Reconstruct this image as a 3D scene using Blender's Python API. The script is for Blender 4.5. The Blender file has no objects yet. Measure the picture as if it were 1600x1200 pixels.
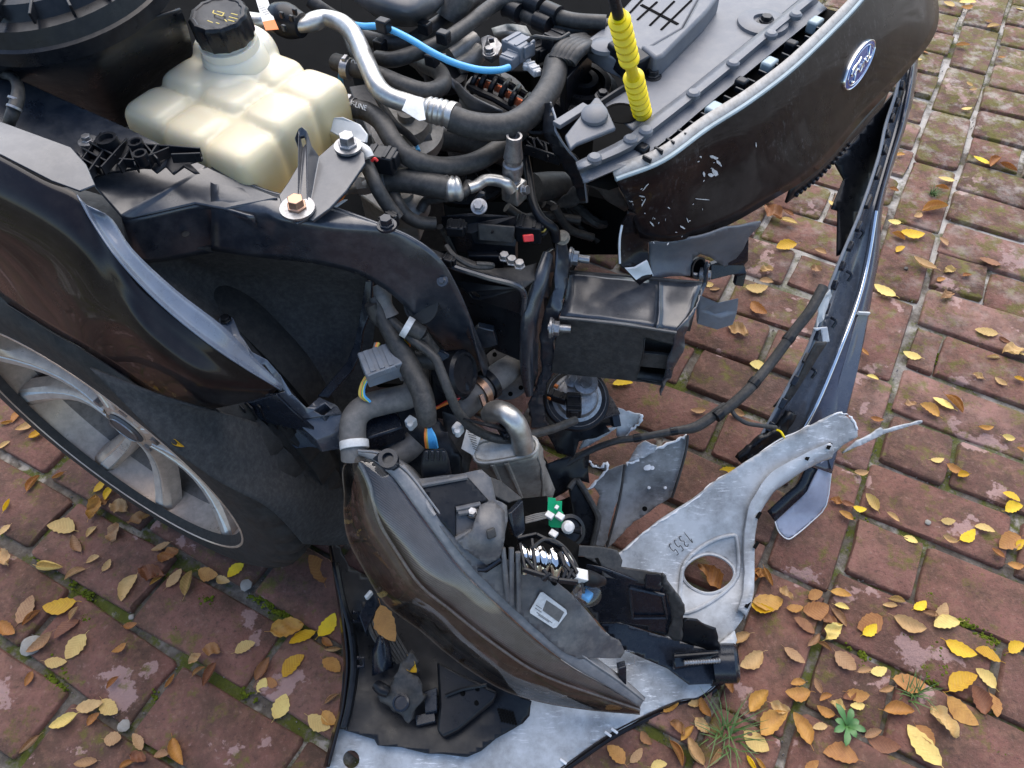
import bpy, bmesh, math, random
from mathutils import Vector, Matrix, noise
from mathutils.geometry import tessellate_polygon
R = math.radians
random.seed(7)
S = bpy.context.scene
COL = S.collection

# ------------------------------------------------------------------ camera
PITCH, ROLL, FPX, CAMH = R(53.2), R(-2.0), 1197.0, 1.3
_F = Vector((0, math.cos(PITCH), -math.sin(PITCH)))
_U0 = Vector((0, math.sin(PITCH), math.cos(PITCH)))
_R0 = Vector((1, 0, 0))
_R = _R0 * math.cos(ROLL) + _U0 * math.sin(ROLL)
_U = _U0 * math.cos(ROLL) - _R0 * math.sin(ROLL)
CAMP = Vector((0, 0, CAMH))
cd = bpy.data.cameras.new('camera'); cam = bpy.data.objects.new('camera', cd); COL.objects.link(cam)
m = Matrix((_R, _U, -_F)).transposed().to_4x4(); m.translation = CAMP
cam.matrix_world = m
cd.sensor_width = 36.0; cd.lens = FPX / 1600 * 36.0; cd.clip_start = 0.02; cd.clip_end = 400
S.camera = cam

# ------------------------------------------------------------------ world, sun, exposure
SUN_EL, SUN_AZ = R(58), R(10)
w = bpy.data.worlds.new('World'); S.world = w; w.use_nodes = True
nt = w.node_tree; bg = nt.nodes['Background']
sky = nt.nodes.new('ShaderNodeTexSky'); sky.sky_type = 'NISHITA'; sky.sun_disc = False
sky.sun_elevation = SUN_EL; sky.sun_rotation = SUN_AZ
sky.air_density = 1.0; sky.dust_density = 1.2; sky.ozone_density = 1.0
nt.links.new(sky.outputs[0], bg.inputs[0]); bg.inputs[1].default_value = 0.10
sl = bpy.data.lights.new('sun', 'SUN'); so = bpy.data.objects.new('sun', sl); COL.objects.link(so)
sl.energy = 1.5; sl.angle = R(80); sl.color = (1.0, 0.91, 0.80)
sd = Vector((math.sin(SUN_AZ) * math.cos(SUN_EL), math.cos(SUN_AZ) * math.cos(SUN_EL), math.sin(SUN_EL)))
so.rotation_euler = sd.to_track_quat('Z', 'Y').to_euler()
S.view_settings.view_transform = 'Standard'; S.view_settings.look = 'None'
S.view_settings.exposure = 1.65; S.view_settings.gamma = 1.0
S.view_settings.use_curve_mapping = False
S.cycles.max_bounces = 8; S.cycles.transparent_max_bounces = 12
S.cycles.use_denoising = True

# ------------------------------------------------------------------ where things stand
HEAD = R(-37)                                  # direction the car's nose points
FD = Vector((math.cos(HEAD), math.sin(HEAD), 0))
LD = Vector((-math.sin(HEAD), math.cos(HEAD), 0))   # towards the car's far side
Z3 = Vector((0, 0, 1))
def ray(px, py): return _F + _R * ((px - 800) / FPX) + _U * ((600 - py) / FPX)
def W(px, py, z):
    d = ray(px, py); return CAMP + d * ((z - CAMH) / d.z)
def LP(px, py, l):
    d = ray(px, py); return CAMP + d * (l / d.dot(LD))
def BEL(px, py, ref):                           # on the upright plane through ref that runs along the car
    return LP(px, py, ref.dot(LD))
def PL(px, py, p0, n):
    d = ray(px, py); return CAMP + d * ((p0 - CAMP).dot(n) / d.dot(n))
def org(x0, y0, s=0.3375):
    return lambda x, y, z: W(x0 + x * s, y0 + y * s, z)
A = org(0, 0); B = org(400, 0); C = org(800, 0); D = org(1060, 0); E = org(0, 300); F_ = org(400, 350)
G = org(760, 350); H = org(1060, 400); I = org(0, 600); J = org(480, 640); K = org(480, 800); L = org(820, 600)
M = org(800, 800); N = org(1060, 800); O = org(0, 800)

# ------------------------------------------------------------------ object helpers
def tag(o, label=None, cat=None, group=None, kind=None):
    if label: o['label'] = label
    if cat: o['category'] = cat
    if group: o['group'] = group
    if kind: o['kind'] = kind
    return o
def empty(name, loc):
    o = bpy.data.objects.new(name, None); COL.objects.link(o); o.location = loc
    o.empty_display_size = 0.05; bpy.context.view_layer.update(); return o
def wloc(o):
    v = Vector((0, 0, 0))
    while o: v += o.location; o = o.parent
    return v
def link(name, me, mat, parent=None, smooth=True, bevel=0.0, solid=0.0, sub=0, seg=2, loc=None):
    """the mesh is in world coordinates; its origin is put at its own middle"""
    n = len(me.vertices)
    c = Vector((0, 0, 0))
    for v in me.vertices: c += v.co
    c /= max(n, 1)
    me.transform(Matrix.Translation(-c))
    o = bpy.data.objects.new(name, me); COL.objects.link(o)
    if parent: o.parent = parent; o.location = c - wloc(parent)
    else: o.location = c
    if mat: me.materials.append(mat)
    if smooth:
        for p in me.polygons: p.use_smooth = True
        me.set_sharp_from_angle(angle=R(38))
    if sub:
        s = o.modifiers.new('sub', 'SUBSURF'); s.levels = s.render_levels = sub
    if solid:
        s = o.modifiers.new('solid', 'SOLIDIFY'); s.thickness = abs(solid); s.offset = -1 if solid > 0 else 1
    if bevel:
        b = o.modifiers.new('bevel', 'BEVEL'); b.width = bevel; b.segments = seg; b.limit_method = 'ANGLE'; b.angle_limit = R(35)
        b.harden_normals = False
    return o
def meshof(name, vs, fs):
    me = bpy.data.meshes.new(name); me.from_pydata([tuple(v) for v in vs], [], fs); me.update(); return me
def frombm(name, bm):
    bmesh.ops.recalc_face_normals(bm, faces=bm.faces[:])
    me = bpy.data.meshes.new(name); bm.to_mesh(me); bm.free(); return me
def cr(p0, p1, p2, p3, t):
    return 0.5 * ((2 * p1) + (p2 - p0) * t + (2 * p0 - 5 * p1 + 4 * p2 - p3) * t * t + (3 * p1 - p0 - 3 * p2 + p3) * t ** 3)
def spline(pts, n=4):
    out = []; k = len(pts)
    for i in range(k - 1):
        a = pts[i - 1] if i else pts[0] * 2 - pts[1]
        d = pts[i + 2] if i + 2 < k else pts[k - 1] * 2 - pts[k - 2]
        for j in range(n): out.append(cr(a, pts[i], pts[i + 1], d, j / n))
    out.append(pts[-1].copy()); return out
def sp1(vals, n):
    return [v.x for v in spline([Vector((a, 0, 0)) for a in vals], n)]
def patch(name, rows, mat, parent, n=4, m_=4, thick=0.003, crump=0.0, cs=25.0, flip=False, bevel=0.0, linear=False):
    """a curved sheet through rows of points"""
    if linear: rr = rows
    else:
        rr = [spline(r, n) for r in rows]
        cols = list(zip(*rr)); cols = [spline(list(c), m_) for c in cols]
        rr = list(zip(*cols))
    nr, nc = len(rr), len(rr[0]); vs = []
    for i, r in enumerate(rr):
        for p in r:
            p = p.copy()
            if crump: p += noise.noise_vector(p * cs) * crump
            vs.append(p)
    fs = []
    for i in range(nr - 1):
        for j in range(nc - 1):
            a = i * nc + j; q = (a, a + 1, a + nc + 1, a + nc); fs.append(q[::-1] if flip else q)
    me = meshof(name, vs, fs)
    # normals towards the camera side so that the sheet thickens away from the seen face
    s = 0.0
    for p in me.polygons: s += p.normal.dot(CAMP - vs[p.vertices[0]])
    if s < 0: me.flip_normals()
    return link(name, me, mat, parent, solid=thick, bevel=bevel)
def poly(name, pts, mat, parent, thick=0.004, holes=(), direc=None, bevel=0.0012, sub=0, crump=0.0, cs=30.0, jag=0.0, jn=4, smooth=True):
    """a plate: outline (with holes) extruded away from the camera side"""
    loops = [list(pts)] + [list(h) for h in holes]
    if jag:
        out = []
        for k, a in enumerate(loops[0]):
            b = loops[0][(k + 1) % len(loops[0])]
            for j in range(jn):
                p = a.lerp(b, j / jn)
                if j: p += noise.noise_vector(p * 90) * jag
                out.append(p)
        loops[0] = out
    flat = [p for l in loops for p in l]
    nrm = Vector((0, 0, 0)); l0 = loops[0]
    for k in range(len(l0)):
        a, b = l0[k], l0[(k + 1) % len(l0)]
        nrm += Vector(((a.y - b.y) * (a.z + b.z), (a.z - b.z) * (a.x + b.x), (a.x - b.x) * (a.y + b.y)))
    nrm.normalize()
    if nrm.dot(CAMP - l0[0]) < 0: nrm = -nrm
    ref = Vector((0, 0, 1)) if abs(nrm.z) < 0.9 else Vector((1, 0, 0))
    ax = nrm.cross(ref).normalized(); ay = nrm.cross(ax)
    loops2 = [[Vector((p.dot(ax), p.dot(ay), 0)) for p in l] for l in loops]
    tris = tessellate_polygon(loops2)
    bm = bmesh.new(); tv = [bm.verts.new(p) for p in flat]
    for t in tris:
        try: bm.faces.new([tv[i] for i in t])
        except ValueError: pass
    bmesh.ops.recalc_face_normals(bm, faces=bm.faces[:])
    if not crump and not sub:
        bmesh.ops.dissolve_limit(bm, angle_limit=R(0.5), verts=[], edges=bm.edges[:])
    for _ in range(sub):
        bmesh.ops.subdivide_edges(bm, edges=[e for e in bm.edges if e.calc_length() > 0.012], cuts=1, use_grid_fill=True)
        bmesh.ops.triangulate(bm, faces=bm.faces[:])
    if crump:
        for v in bm.verts: v.co += nrm * noise.noise(v.co * cs) * crump
    fc = bm.faces[:]
    d = (direc if direc is not None else -nrm) * thick
    ret = bmesh.ops.extrude_face_region(bm, geom=fc, use_keep_orig=True)
    for g in ret['geom']:
        if isinstance(g, bmesh.types.BMVert): g.co += d
    me = frombm(name, bm)
    return link(name, me, mat, parent, bevel=bevel, smooth=smooth)
def tube(name, pts, rad, mat, parent, seg=14, n=6, cap=True, flat=1.0):
    """a hose or wire; rad one number or one per point"""
    rads = rad if isinstance(rad, (list, tuple)) else [rad] * len(pts)
    c = spline(pts, n); rr = sp1(list(rads), n)
    vs, fs = [], []; up = None
    for i, p in enumerate(c):
        t = (c[min(i + 1, len(c) - 1)] - c[max(i - 1, 0)])
        t = t.normalized() if t.length > 1e-9 else Vector((1, 0, 0))
        if up is None: up = t.orthogonal().normalized()
        up = (up - t * up.dot(t)).normalized(); sd_ = t.cross(up)
        for k in range(seg):
            a = 2 * math.pi * k / seg
            vs.append(p + (up * math.cos(a) * flat + sd_ * math.sin(a)) * rr[i])
    for i in range(len(c) - 1):
        for k in range(seg):
            a, b = i * seg + k, i * seg + (k + 1) % seg
            fs.append((a, b, b + seg, a + seg))
    if cap:
        fs.append(tuple(range(seg))[::-1]); fs.append(tuple(range((len(c) - 1) * seg, len(c) * seg)))
    return link(name, meshof(name, vs, fs), mat, parent)
def lathe(name, prof, o, ax, mat, parent, seg=28, flute=0.0, nf=0, bevel=0.0, arc=None):
    """prof: (radius, height along ax) pairs"""
    ax = ax.normalized(); e1 = ax.orthogonal().normalized(); e2 = ax.cross(e1); vs, fs = [], []
    for (r_, h_) in prof:
        for k in range(seg):
            a = 2 * math.pi * k / seg
            q = r_ * (1 + flute * (1 if math.cos(a * nf) > 0 else 0)) if nf else r_
            vs.append(o + ax * h_ + (e1 * math.cos(a) + e2 * math.sin(a)) * q)
    for i in range(len(prof) - 1):
        for k in range(seg):
            a, b = i * seg + k, i * seg + (k + 1) % seg
            fs.append((a, b, b + seg, a + seg))
    if prof[0][0] > 1e-6: fs.append(tuple(range(seg))[::-1])
    if prof[-1][0] > 1e-6: fs.append(tuple(range((len(prof) - 1) * seg, len(prof) * seg)))
    me = meshof(name, vs, fs); bm = bmesh.new(); bm.from_mesh(me); bmesh.ops.remove_doubles(bm, verts=bm.verts[:], dist=1e-6)
    bpy.data.meshes.remove(me)
    return link(name, frombm(name, bm), mat, parent, bevel=bevel)
def box(name, c, ax, ay, d, mat, parent, bevel=0.002, taper=1.0):
    """a bevelled block with its faces along ax, ay and their normal; taper narrows the far end of the third axis"""
    ax = ax.normalized(); ay = (ay - ax * ay.dot(ax)).normalized(); az = ax.cross(ay)
    vs = []
    for sz in (-1, 1):
        k = taper if sz > 0 else 1
        for sy in (-1, 1):
            for sx in (-1, 1):
                vs.append(c + ax * sx * d[0] / 2 * k + ay * sy * d[1] / 2 * k + az * sz * d[2] / 2)
    fs = [(0, 2, 3, 1), (4, 5, 7, 6), (0, 1, 5, 4), (2, 6, 7, 3), (0, 4, 6, 2), (1, 3, 7, 5)]
    return link(name, meshof(name, vs, fs), mat, parent, bevel=min(bevel, min(d) * 0.3))
def slab(name, pts, drop, mat, parent, bevel=0.002):
    """a block whose top is the outline, dropped straight down"""
    return poly(name, pts, mat, parent, thick=drop, direc=Vector((0, 0, -1)), bevel=bevel)
def bolt(name, p, ax, r_, h_, mat, parent, washer=0.0, wmat=None):
    o = lathe(name, [(r_ * 1.25, 0), (r_ * 1.25, h_ * 0.25), (r_, h_ * 0.25), (r_, h_), (0, h_)], p, ax, mat, parent, seg=6, bevel=r_ * 0.08)
    if washer: lathe('washer', [(washer, -0.003), (washer, 0.0), (washer * 0.55, 0.0005), (0, 0.0005)], p, ax, wmat or mat, o, seg=28)
    return o
def joinbm(name, objs_vs_fs, mat, parent, bevel=0.0):
    vs, fs = [], []
    for v, f in objs_vs_fs:
        k = len(vs); vs += v; fs += [tuple(i + k for i in q) for q in f]
    return link(name, meshof(name, vs, fs), mat, parent, bevel=bevel)

# ------------------------------------------------------------------ materials
def new_mat(name):
    mt = bpy.data.materials.new(name); mt.use_nodes = True
    return mt, mt.node_tree, mt.node_tree.nodes['Principled BSDF']
def nd(t, typ, **kw):
    x = t.nodes.new(typ)
    for k, v in kw.items():
        if k in x.inputs.keys(): x.inputs[k].default_value = v
        else: setattr(x, k, v)
    return x
def coord(t, which='Generated'):
    tc = nd(t, 'ShaderNodeNewGeometry'); return tc.outputs['Position']
def ramp(t, fac, stops):
    r_ = nd(t, 'ShaderNodeValToRGB'); t.links.new(fac, r_.inputs[0]); e = r_.color_ramp.elements
    while len(e) < len(stops): e.new(0.5)
    for k, (p, c) in enumerate(stops):
        e[k].position = p; e[k].color = (*c, 1) if len(c) == 3 else c
    return r_.outputs[0]
def mixc(t, fac, a, b):
    x = nd(t, 'ShaderNodeMix', data_type='RGBA')
    for s_, v in ((0, fac), (6, a), (7, b)):
        if hasattr(v, 'links') or isinstance(v, bpy.types.NodeSocket): t.links.new(v, x.inputs[s_])
        else: x.inputs[s_].default_value = v if s_ == 0 else (*v, 1)
    return x.outputs[2]
def g(v): return (v, v, v)
def surf(name, col, rough=0.5, metal=0.0, coat=0.0, dust=None, dcol=(0.22, 0.2, 0.18), dscale=30.0, bump=0.0, bscale=300.0, spec=0.5, scratch=0.0, coat_rough=0.03, rvar=0.12):
    """one workshop material: base colour, uneven dust or wear, fine relief"""
    mt, t, b = new_mat(name)
    pos = coord(t)
    b.inputs['Roughness'].default_value = rough; b.inputs['Metallic'].default_value = metal
    b.inputs['Coat Weight'].default_value = coat; b.inputs['Coat Roughness'].default_value = coat_rough
    b.inputs['Specular IOR Level'].default_value = spec
    n1 = nd(t, 'ShaderNodeTexNoise', Scale=dscale, Detail=8.0, Roughness=0.65); t.links.new(pos, n1.inputs['Vector'])
    cc = mixc(t, ramp(t, n1.outputs[0], [(0.3, g(0)), (0.75, g(1))]), tuple(c * 0.82 for c in col), tuple(min(1, c * 1.2) for c in col))
    if dust:
        n2 = nd(t, 'ShaderNodeTexNoise', Scale=dscale * 2.7, Detail=10.0, Roughness=0.7); t.links.new(pos, n2.inputs['Vector'])
        f = ramp(t, n2.outputs[0], [(0.42, g(0)), (0.68, g(dust))])
        cc = mixc(t, f, cc, dcol)
    if scratch:
        mp = nd(t, 'ShaderNodeMapping'); mp.inputs['Scale'].default_value = (40, 260, 90); mp.inputs['Rotation'].default_value = (0.3, 0.2, 0.9)
        t.links.new(pos, mp.inputs[0])
        n3 = nd(t, 'ShaderNodeTexNoise', Scale=1.0, Detail=6.0, Roughness=0.75); t.links.new(mp.outputs[0], n3.inputs['Vector'])
        sf = ramp(t, n3.outputs[0], [(0.55, g(0)), (0.63, g(scratch))])
        n5 = nd(t, 'ShaderNodeTexNoise', Scale=9.0, Detail=5.0); t.links.new(pos, n5.inputs['Vector'])
        mx = nd(t, 'ShaderNodeMath', operation='MULTIPLY'); t.links.new(sf, mx.inputs[0]); t.links.new(ramp(t, n5.outputs[0], [(0.46, g(0.04)), (0.58, g(1))]), mx.inputs[1])
        cc = mixc(t, mx.outputs[0], cc, (0.75, 0.76, 0.78))
    t.links.new(cc, b.inputs['Base Color'])
    if rvar:
        rr = ramp(t, n1.outputs[0], [(0.3, g(max(0.02, rough - rvar))), (0.72, g(min(1, rough + rvar)))])
        t.links.new(rr, b.inputs['Roughness'])
    if bump:
        n4 = nd(t, 'ShaderNodeTexNoise', Scale=bscale, Detail=4.0); t.links.new(pos, n4.inputs['Vector'])
        bp = nd(t, 'ShaderNodeBump', Strength=bump, Distance=0.002); t.links.new(n4.outputs[0], bp.inputs['Height'])
        t.links.new(bp.outputs[0], b.inputs['Normal'])
    return mt
MT = {}
MT['paint'] = surf('dark_paint', (0.006, 0.004, 0.005), 0.3, coat=0.36, dust=0.03, dscale=14, coat_rough=0.02, rvar=0.05, spec=0.1)
MT['paint_scuffed'] = surf('scuffed_paint', (0.007, 0.005, 0.006), 0.3, coat=0.22, dust=0.04, dscale=12, scratch=0.04, coat_rough=0.06, rvar=0.05, spec=0.08)
MT['rail'] = surf('black_body_metal', (0.015, 0.020, 0.030), 0.33, coat=0.6, dust=0.3, dcol=(0.12, 0.118, 0.12), coat_rough=0.18, dscale=22, rvar=0.1)  # black, with the blue of reflected sky put into the base colour
MT['plastic'] = surf('black_plastic', (0.006, 0.0072, 0.0100), 0.34, dust=0.12, dcol=(0.065, 0.064, 0.066), dscale=45, spec=0.25)  # blue tint for reflected sky, in this and the glossy plastic
MT['plastic_gloss'] = surf('glossy_black_plastic', (0.007, 0.010, 0.017), 0.25, dust=0.05, dcol=(0.15, 0.15, 0.15), dscale=60, spec=0.4)
MT['dusty'] = surf('dusty_black_plastic', (0.034, 0.034, 0.034), 0.5, spec=0.3, dust=0.3, dcol=(0.14, 0.128, 0.115), dscale=35, bump=0.15)
MT['felt'] = surf('wheel_liner_felt', (0.042, 0.0425, 0.044), 0.95, dust=0.4, dcol=(0.11, 0.108, 0.104), dscale=60, bump=0.3, bscale=900, spec=0.15)
MT['grey'] = surf('grey_moulded_plastic', (0.105, 0.113, 0.13), 0.45, dust=0.2, dcol=(0.25, 0.24, 0.22), dscale=20, bump=0.08, bscale=900)
MT['cover'] = surf('engine_cover_plastic', (0.055, 0.058, 0.065), 0.42, dust=0.2, dscale=20)
MT['rubber'] = surf('black_rubber', (0.027, 0.027, 0.0265), 0.5, dust=0.4, dcol=(0.11, 0.10, 0.092), dscale=60, spec=0.35)
MT['hose_grey'] = surf('grey_dusty_hose', (0.11, 0.105, 0.10), 0.6, dust=0.4, dcol=(0.25, 0.23, 0.21), dscale=40)
MT['alu'] = surf('bare_aluminium', (0.50, 0.49, 0.465), 0.38, metal=0.85, dust=0.5, dcol=(0.3, 0.27, 0.23), dscale=50)
MT['steel'] = surf('zinc_steel', (0.33, 0.335, 0.345), 0.42, metal=0.8, dust=0.7, dcol=(0.15, 0.13, 0.12), dscale=60)
MT['copper'] = surf('copper_bolt', (0.42, 0.25, 0.17), 0.4, metal=0.9, dust=0.4, dscale=90)
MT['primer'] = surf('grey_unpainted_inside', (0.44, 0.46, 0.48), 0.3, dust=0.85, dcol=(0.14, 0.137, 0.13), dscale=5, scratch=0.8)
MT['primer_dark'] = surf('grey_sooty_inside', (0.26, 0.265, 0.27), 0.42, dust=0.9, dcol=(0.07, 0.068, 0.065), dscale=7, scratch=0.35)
MT['torn'] = surf('white_torn_edge', (0.72, 0.73, 0.74), 0.6)
MT['chrome'] = surf('chrome_trim', (0.75, 0.76, 0.78), 0.12, metal=1.0, rvar=0.05)
MT['rim'] = surf('bronze_grey_alloy', (0.56, 0.44, 0.345), 0.36, metal=0.35, dust=0.3, dcol=(0.12, 0.09, 0.07), dscale=30)
MT['rim_cut'] = surf('machined_alloy_face', (0.62, 0.60, 0.55), 0.35, metal=0.5, dust=0.2, dscale=40)
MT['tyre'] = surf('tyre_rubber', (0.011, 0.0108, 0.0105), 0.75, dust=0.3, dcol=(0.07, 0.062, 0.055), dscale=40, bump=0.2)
MT['blue'] = surf('blue_hose', (0.08, 0.36, 0.66), 0.35)
MT['yellow'] = surf('yellow_sleeve', (0.82, 0.62, 0.0), 0.38, rvar=0.05)
MT['orange'] = surf('orange_tag', (0.8, 0.2, 0.03), 0.5)
MT['red'] = surf('red_clip', (0.6, 0.03, 0.03), 0.4)
MT['green'] = surf('green_circuit_board', (0.0, 0.33, 0.13), 0.4)
MT['white'] = surf('white_plastic', (0.62, 0.62, 0.61), 0.5, dust=0.4, dcol=(0.4, 0.38, 0.35), dscale=90)
MT['paper'] = surf('paper_label', (0.66, 0.66, 0.64), 0.6, dust=0.3, dcol=(0.4, 0.38, 0.35), dscale=80)
MT['ink'] = surf('black_ink', (0.02, 0.02, 0.02), 0.6)
MT['gold_ink'] = surf('yellow_print', (0.55, 0.42, 0.08), 0.5)
MT['badge'] = surf('badge_blue', (0.015, 0.05, 0.25), 0.25, coat=0.8, rvar=0.03)
MT['wirecu'] = surf('copper_winding', (0.6, 0.16, 0.07), 0.4, metal=0.6)
MT['dark'] = surf('bare_dark_metal', (0.03, 0.028, 0.027), 0.6, dust=0.4, dcol=(0.1, 0.09, 0.08), dscale=40)
MT['cast'] = surf('cast_alloy', (0.3, 0.29, 0.27), 0.5, metal=0.6, dust=0.5, dcol=(0.12, 0.11, 0.1), dscale=40)
MT['bluegrey'] = surf('grey_blue_connector', (0.16, 0.18, 0.21), 0.45, dust=0.3, dscale=60)
MT['housing'] = surf('headlight_housing', (0.070, 0.073, 0.080), 0.42, dust=0.55, dcol=(0.20, 0.185, 0.17), dscale=16, bump=0.12)
MT['bezel'] = surf('headlight_bezel', (0.075, 0.055, 0.042), 0.22, metal=0.2, dust=0.3, dcol=(0.2, 0.17, 0.13), dscale=25)
MT['reflector'] = surf('headlight_reflector', (0.75, 0.73, 0.70), 0.1, metal=1.0, rvar=0.03)
def lens_mat(name, tint, gloss=0.06):
    mt, t, b = new_mat(name); t.nodes.remove(b)
    tr = nd(t, 'ShaderNodeBsdfTransparent'); tr.inputs[0].default_value = (*tint, 1)
    gl = nd(t, 'ShaderNodeBsdfGlossy'); gl.inputs[0].default_value = (0.95, 0.95, 0.95, 1); gl.inputs['Roughness'].default_value = 0.03
    df = nd(t, 'ShaderNodeBsdfDiffuse'); df.inputs[0].default_value = (0.3, 0.27, 0.24, 1)
    pos = coord(t); n1 = nd(t, 'ShaderNodeTexNoise', Scale=12.0, Detail=8.0, Roughness=0.7); t.links.new(pos, n1.inputs['Vector'])
    lw = nd(t, 'ShaderNodeLayerWeight', Blend=0.5); pw = nd(t, 'ShaderNodeMath', operation='POWER'); t.links.new(lw.outputs['Facing'], pw.inputs[0]); pw.inputs[1].default_value = 4.0
    fr = nd(t, 'ShaderNodeMath', operation='MULTIPLY_ADD'); t.links.new(pw.outputs[0], fr.inputs[0]); fr.inputs[1].default_value = 0.45; fr.inputs[2].default_value = 0.06
    m1 = nd(t, 'ShaderNodeMixShader'); t.links.new(ramp(t, n1.outputs[0], [(0.4, g(0.0)), (0.75, g(0.12))]), m1.inputs[0])
    t.links.new(tr.outputs[0], m1.inputs[1]); t.links.new(df.outputs[0], m1.inputs[2])
    m2 = nd(t, 'ShaderNodeMixShader'); t.links.new(fr.outputs[0], m2.inputs[0]); t.links.new(m1.outputs[0], m2.inputs[1]); t.links.new(gl.outputs[0], m2.inputs[2])
    t.links.new(m2.outputs[0], t.nodes['Material Output'].inputs[0]); return mt
MT['lens'] = lens_mat('smoked_lens', (0.80, 0.75, 0.70))
MT['clear'] = lens_mat('clear_bulb', (0.9, 0.92, 0.95))
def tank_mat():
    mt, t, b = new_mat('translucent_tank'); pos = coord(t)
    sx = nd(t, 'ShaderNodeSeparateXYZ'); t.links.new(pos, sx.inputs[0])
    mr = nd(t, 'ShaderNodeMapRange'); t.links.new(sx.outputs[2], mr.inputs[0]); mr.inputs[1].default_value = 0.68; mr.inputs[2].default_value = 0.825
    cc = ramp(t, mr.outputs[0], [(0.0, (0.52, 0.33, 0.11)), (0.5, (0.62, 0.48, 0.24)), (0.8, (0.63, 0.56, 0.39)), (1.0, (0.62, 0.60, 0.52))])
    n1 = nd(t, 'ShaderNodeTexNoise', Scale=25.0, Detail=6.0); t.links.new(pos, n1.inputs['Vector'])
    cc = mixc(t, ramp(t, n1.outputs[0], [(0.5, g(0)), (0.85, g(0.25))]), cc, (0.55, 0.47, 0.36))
    t.links.new(cc, b.inputs['Base Color']); b.inputs['Roughness'].default_value = 0.32
    b.inputs['Subsurface Weight'].default_value = 0.55; b.inputs['Subsurface Radius'].default_value = (1.0, 0.7, 0.35); b.inputs['Subsurface Scale'].default_value = 0.012
    return mt
MT['tank'] = tank_mat()
# ------------------------------------------------------------------ ground: mortar bed and clay pavers
GA = R(-29.9)
GU = Vector((math.cos(GA), math.sin(GA), 0)); GV = Vector((-math.sin(GA), math.cos(GA), 0))
def GP(u, v, z=0.0): return GU * u + GV * v + Z3 * z
def topx(p):
    d = p - CAMP; k = d.dot(_F); return 800 + FPX * d.dot(_R) / k, 600 - FPX * d.dot(_U) / k, k
def uvmask(t):
    """(u, v) of the paving grid from the world position"""
    pos = coord(t); mp = nd(t, 'ShaderNodeVectorRotate', rotation_type='Z_AXIS'); mp.inputs['Angle'].default_value = -GA
    t.links.new(pos, mp.inputs['Vector']); sx = nd(t, 'ShaderNodeSeparateXYZ'); t.links.new(mp.outputs[0], sx.inputs[0])
    return pos, sx.outputs[0], sx.outputs[1]
def mathn(t, op, a, b=None, c=None):
    x = nd(t, 'ShaderNodeMath', operation=op)
    for k, v in enumerate((a, b, c)):
        if v is None: continue
        if isinstance(v, (int, float)): x.inputs[k].default_value = v
        else: t.links.new(v, x.inputs[k])
    return x.outputs[0]
def noisen(t, pos, sc, det=8.0, ro=0.65, off=None):
    n_ = nd(t, 'ShaderNodeTexNoise', Scale=sc, Detail=det, Roughness=ro)
    if off:
        a = nd(t, 'ShaderNodeVectorMath', operation='ADD'); a.inputs[1].default_value = off; t.links.new(pos, a.inputs[0]); pos = a.outputs[0]
    t.links.new(pos, n_.inputs['Vector']); return n_.outputs[0]
def mortar_mat():
    mt, t, b = new_mat('mortar_and_sand'); pos, u, v = uvmask(t)
    cc = ramp(t, noisen(t, pos, 60), [(0.25, (0.055, 0.045, 0.038)), (0.5, (0.12, 0.105, 0.09)), (0.75, (0.21, 0.195, 0.175))])
    # paler cement where the joints were repointed, on the far side of the border course
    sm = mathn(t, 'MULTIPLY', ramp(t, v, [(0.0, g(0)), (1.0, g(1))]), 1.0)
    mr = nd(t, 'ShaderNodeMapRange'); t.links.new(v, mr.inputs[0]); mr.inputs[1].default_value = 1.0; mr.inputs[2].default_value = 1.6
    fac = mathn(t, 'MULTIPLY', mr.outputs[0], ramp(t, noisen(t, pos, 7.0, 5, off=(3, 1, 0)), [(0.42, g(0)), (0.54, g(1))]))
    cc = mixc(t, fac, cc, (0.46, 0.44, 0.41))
    nearf = mathn(t, 'MULTIPLY', ramp(t, noisen(t, pos, 9.0, 4, off=(8, 2, 0)), [(0.57, g(0)), (0.62, g(1))]), 0.8)
    cc = mixc(t, nearf, cc, (0.36, 0.34, 0.31))
    mo = ramp(t, noisen(t, pos, 11.0, 7, 0.75, off=(5, 7, 0)), [(0.49, g(0)), (0.57, g(0.9))])
    mo = mathn(t, 'MULTIPLY', mo, mathn(t, 'SUBTRACT', 1.0, fac))
    cc = mixc(t, mo, cc, mixc(t, noisen(t, pos, 220, 3), (0.035, 0.045, 0.008), (0.11, 0.13, 0.012)))
    t.links.new(cc, b.inputs['Base Color']); b.inputs['Roughness'].default_value = 0.95; b.inputs['Specular IOR Level'].default_value = 0.2
    bp = nd(t, 'ShaderNodeBump', Strength=0.9, Distance=0.006); t.links.new(noisen(t, pos, 120, 8, 0.75), bp.inputs['Height']); t.links.new(bp.outputs[0], b.inputs['Normal'])
    return mt
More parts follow.
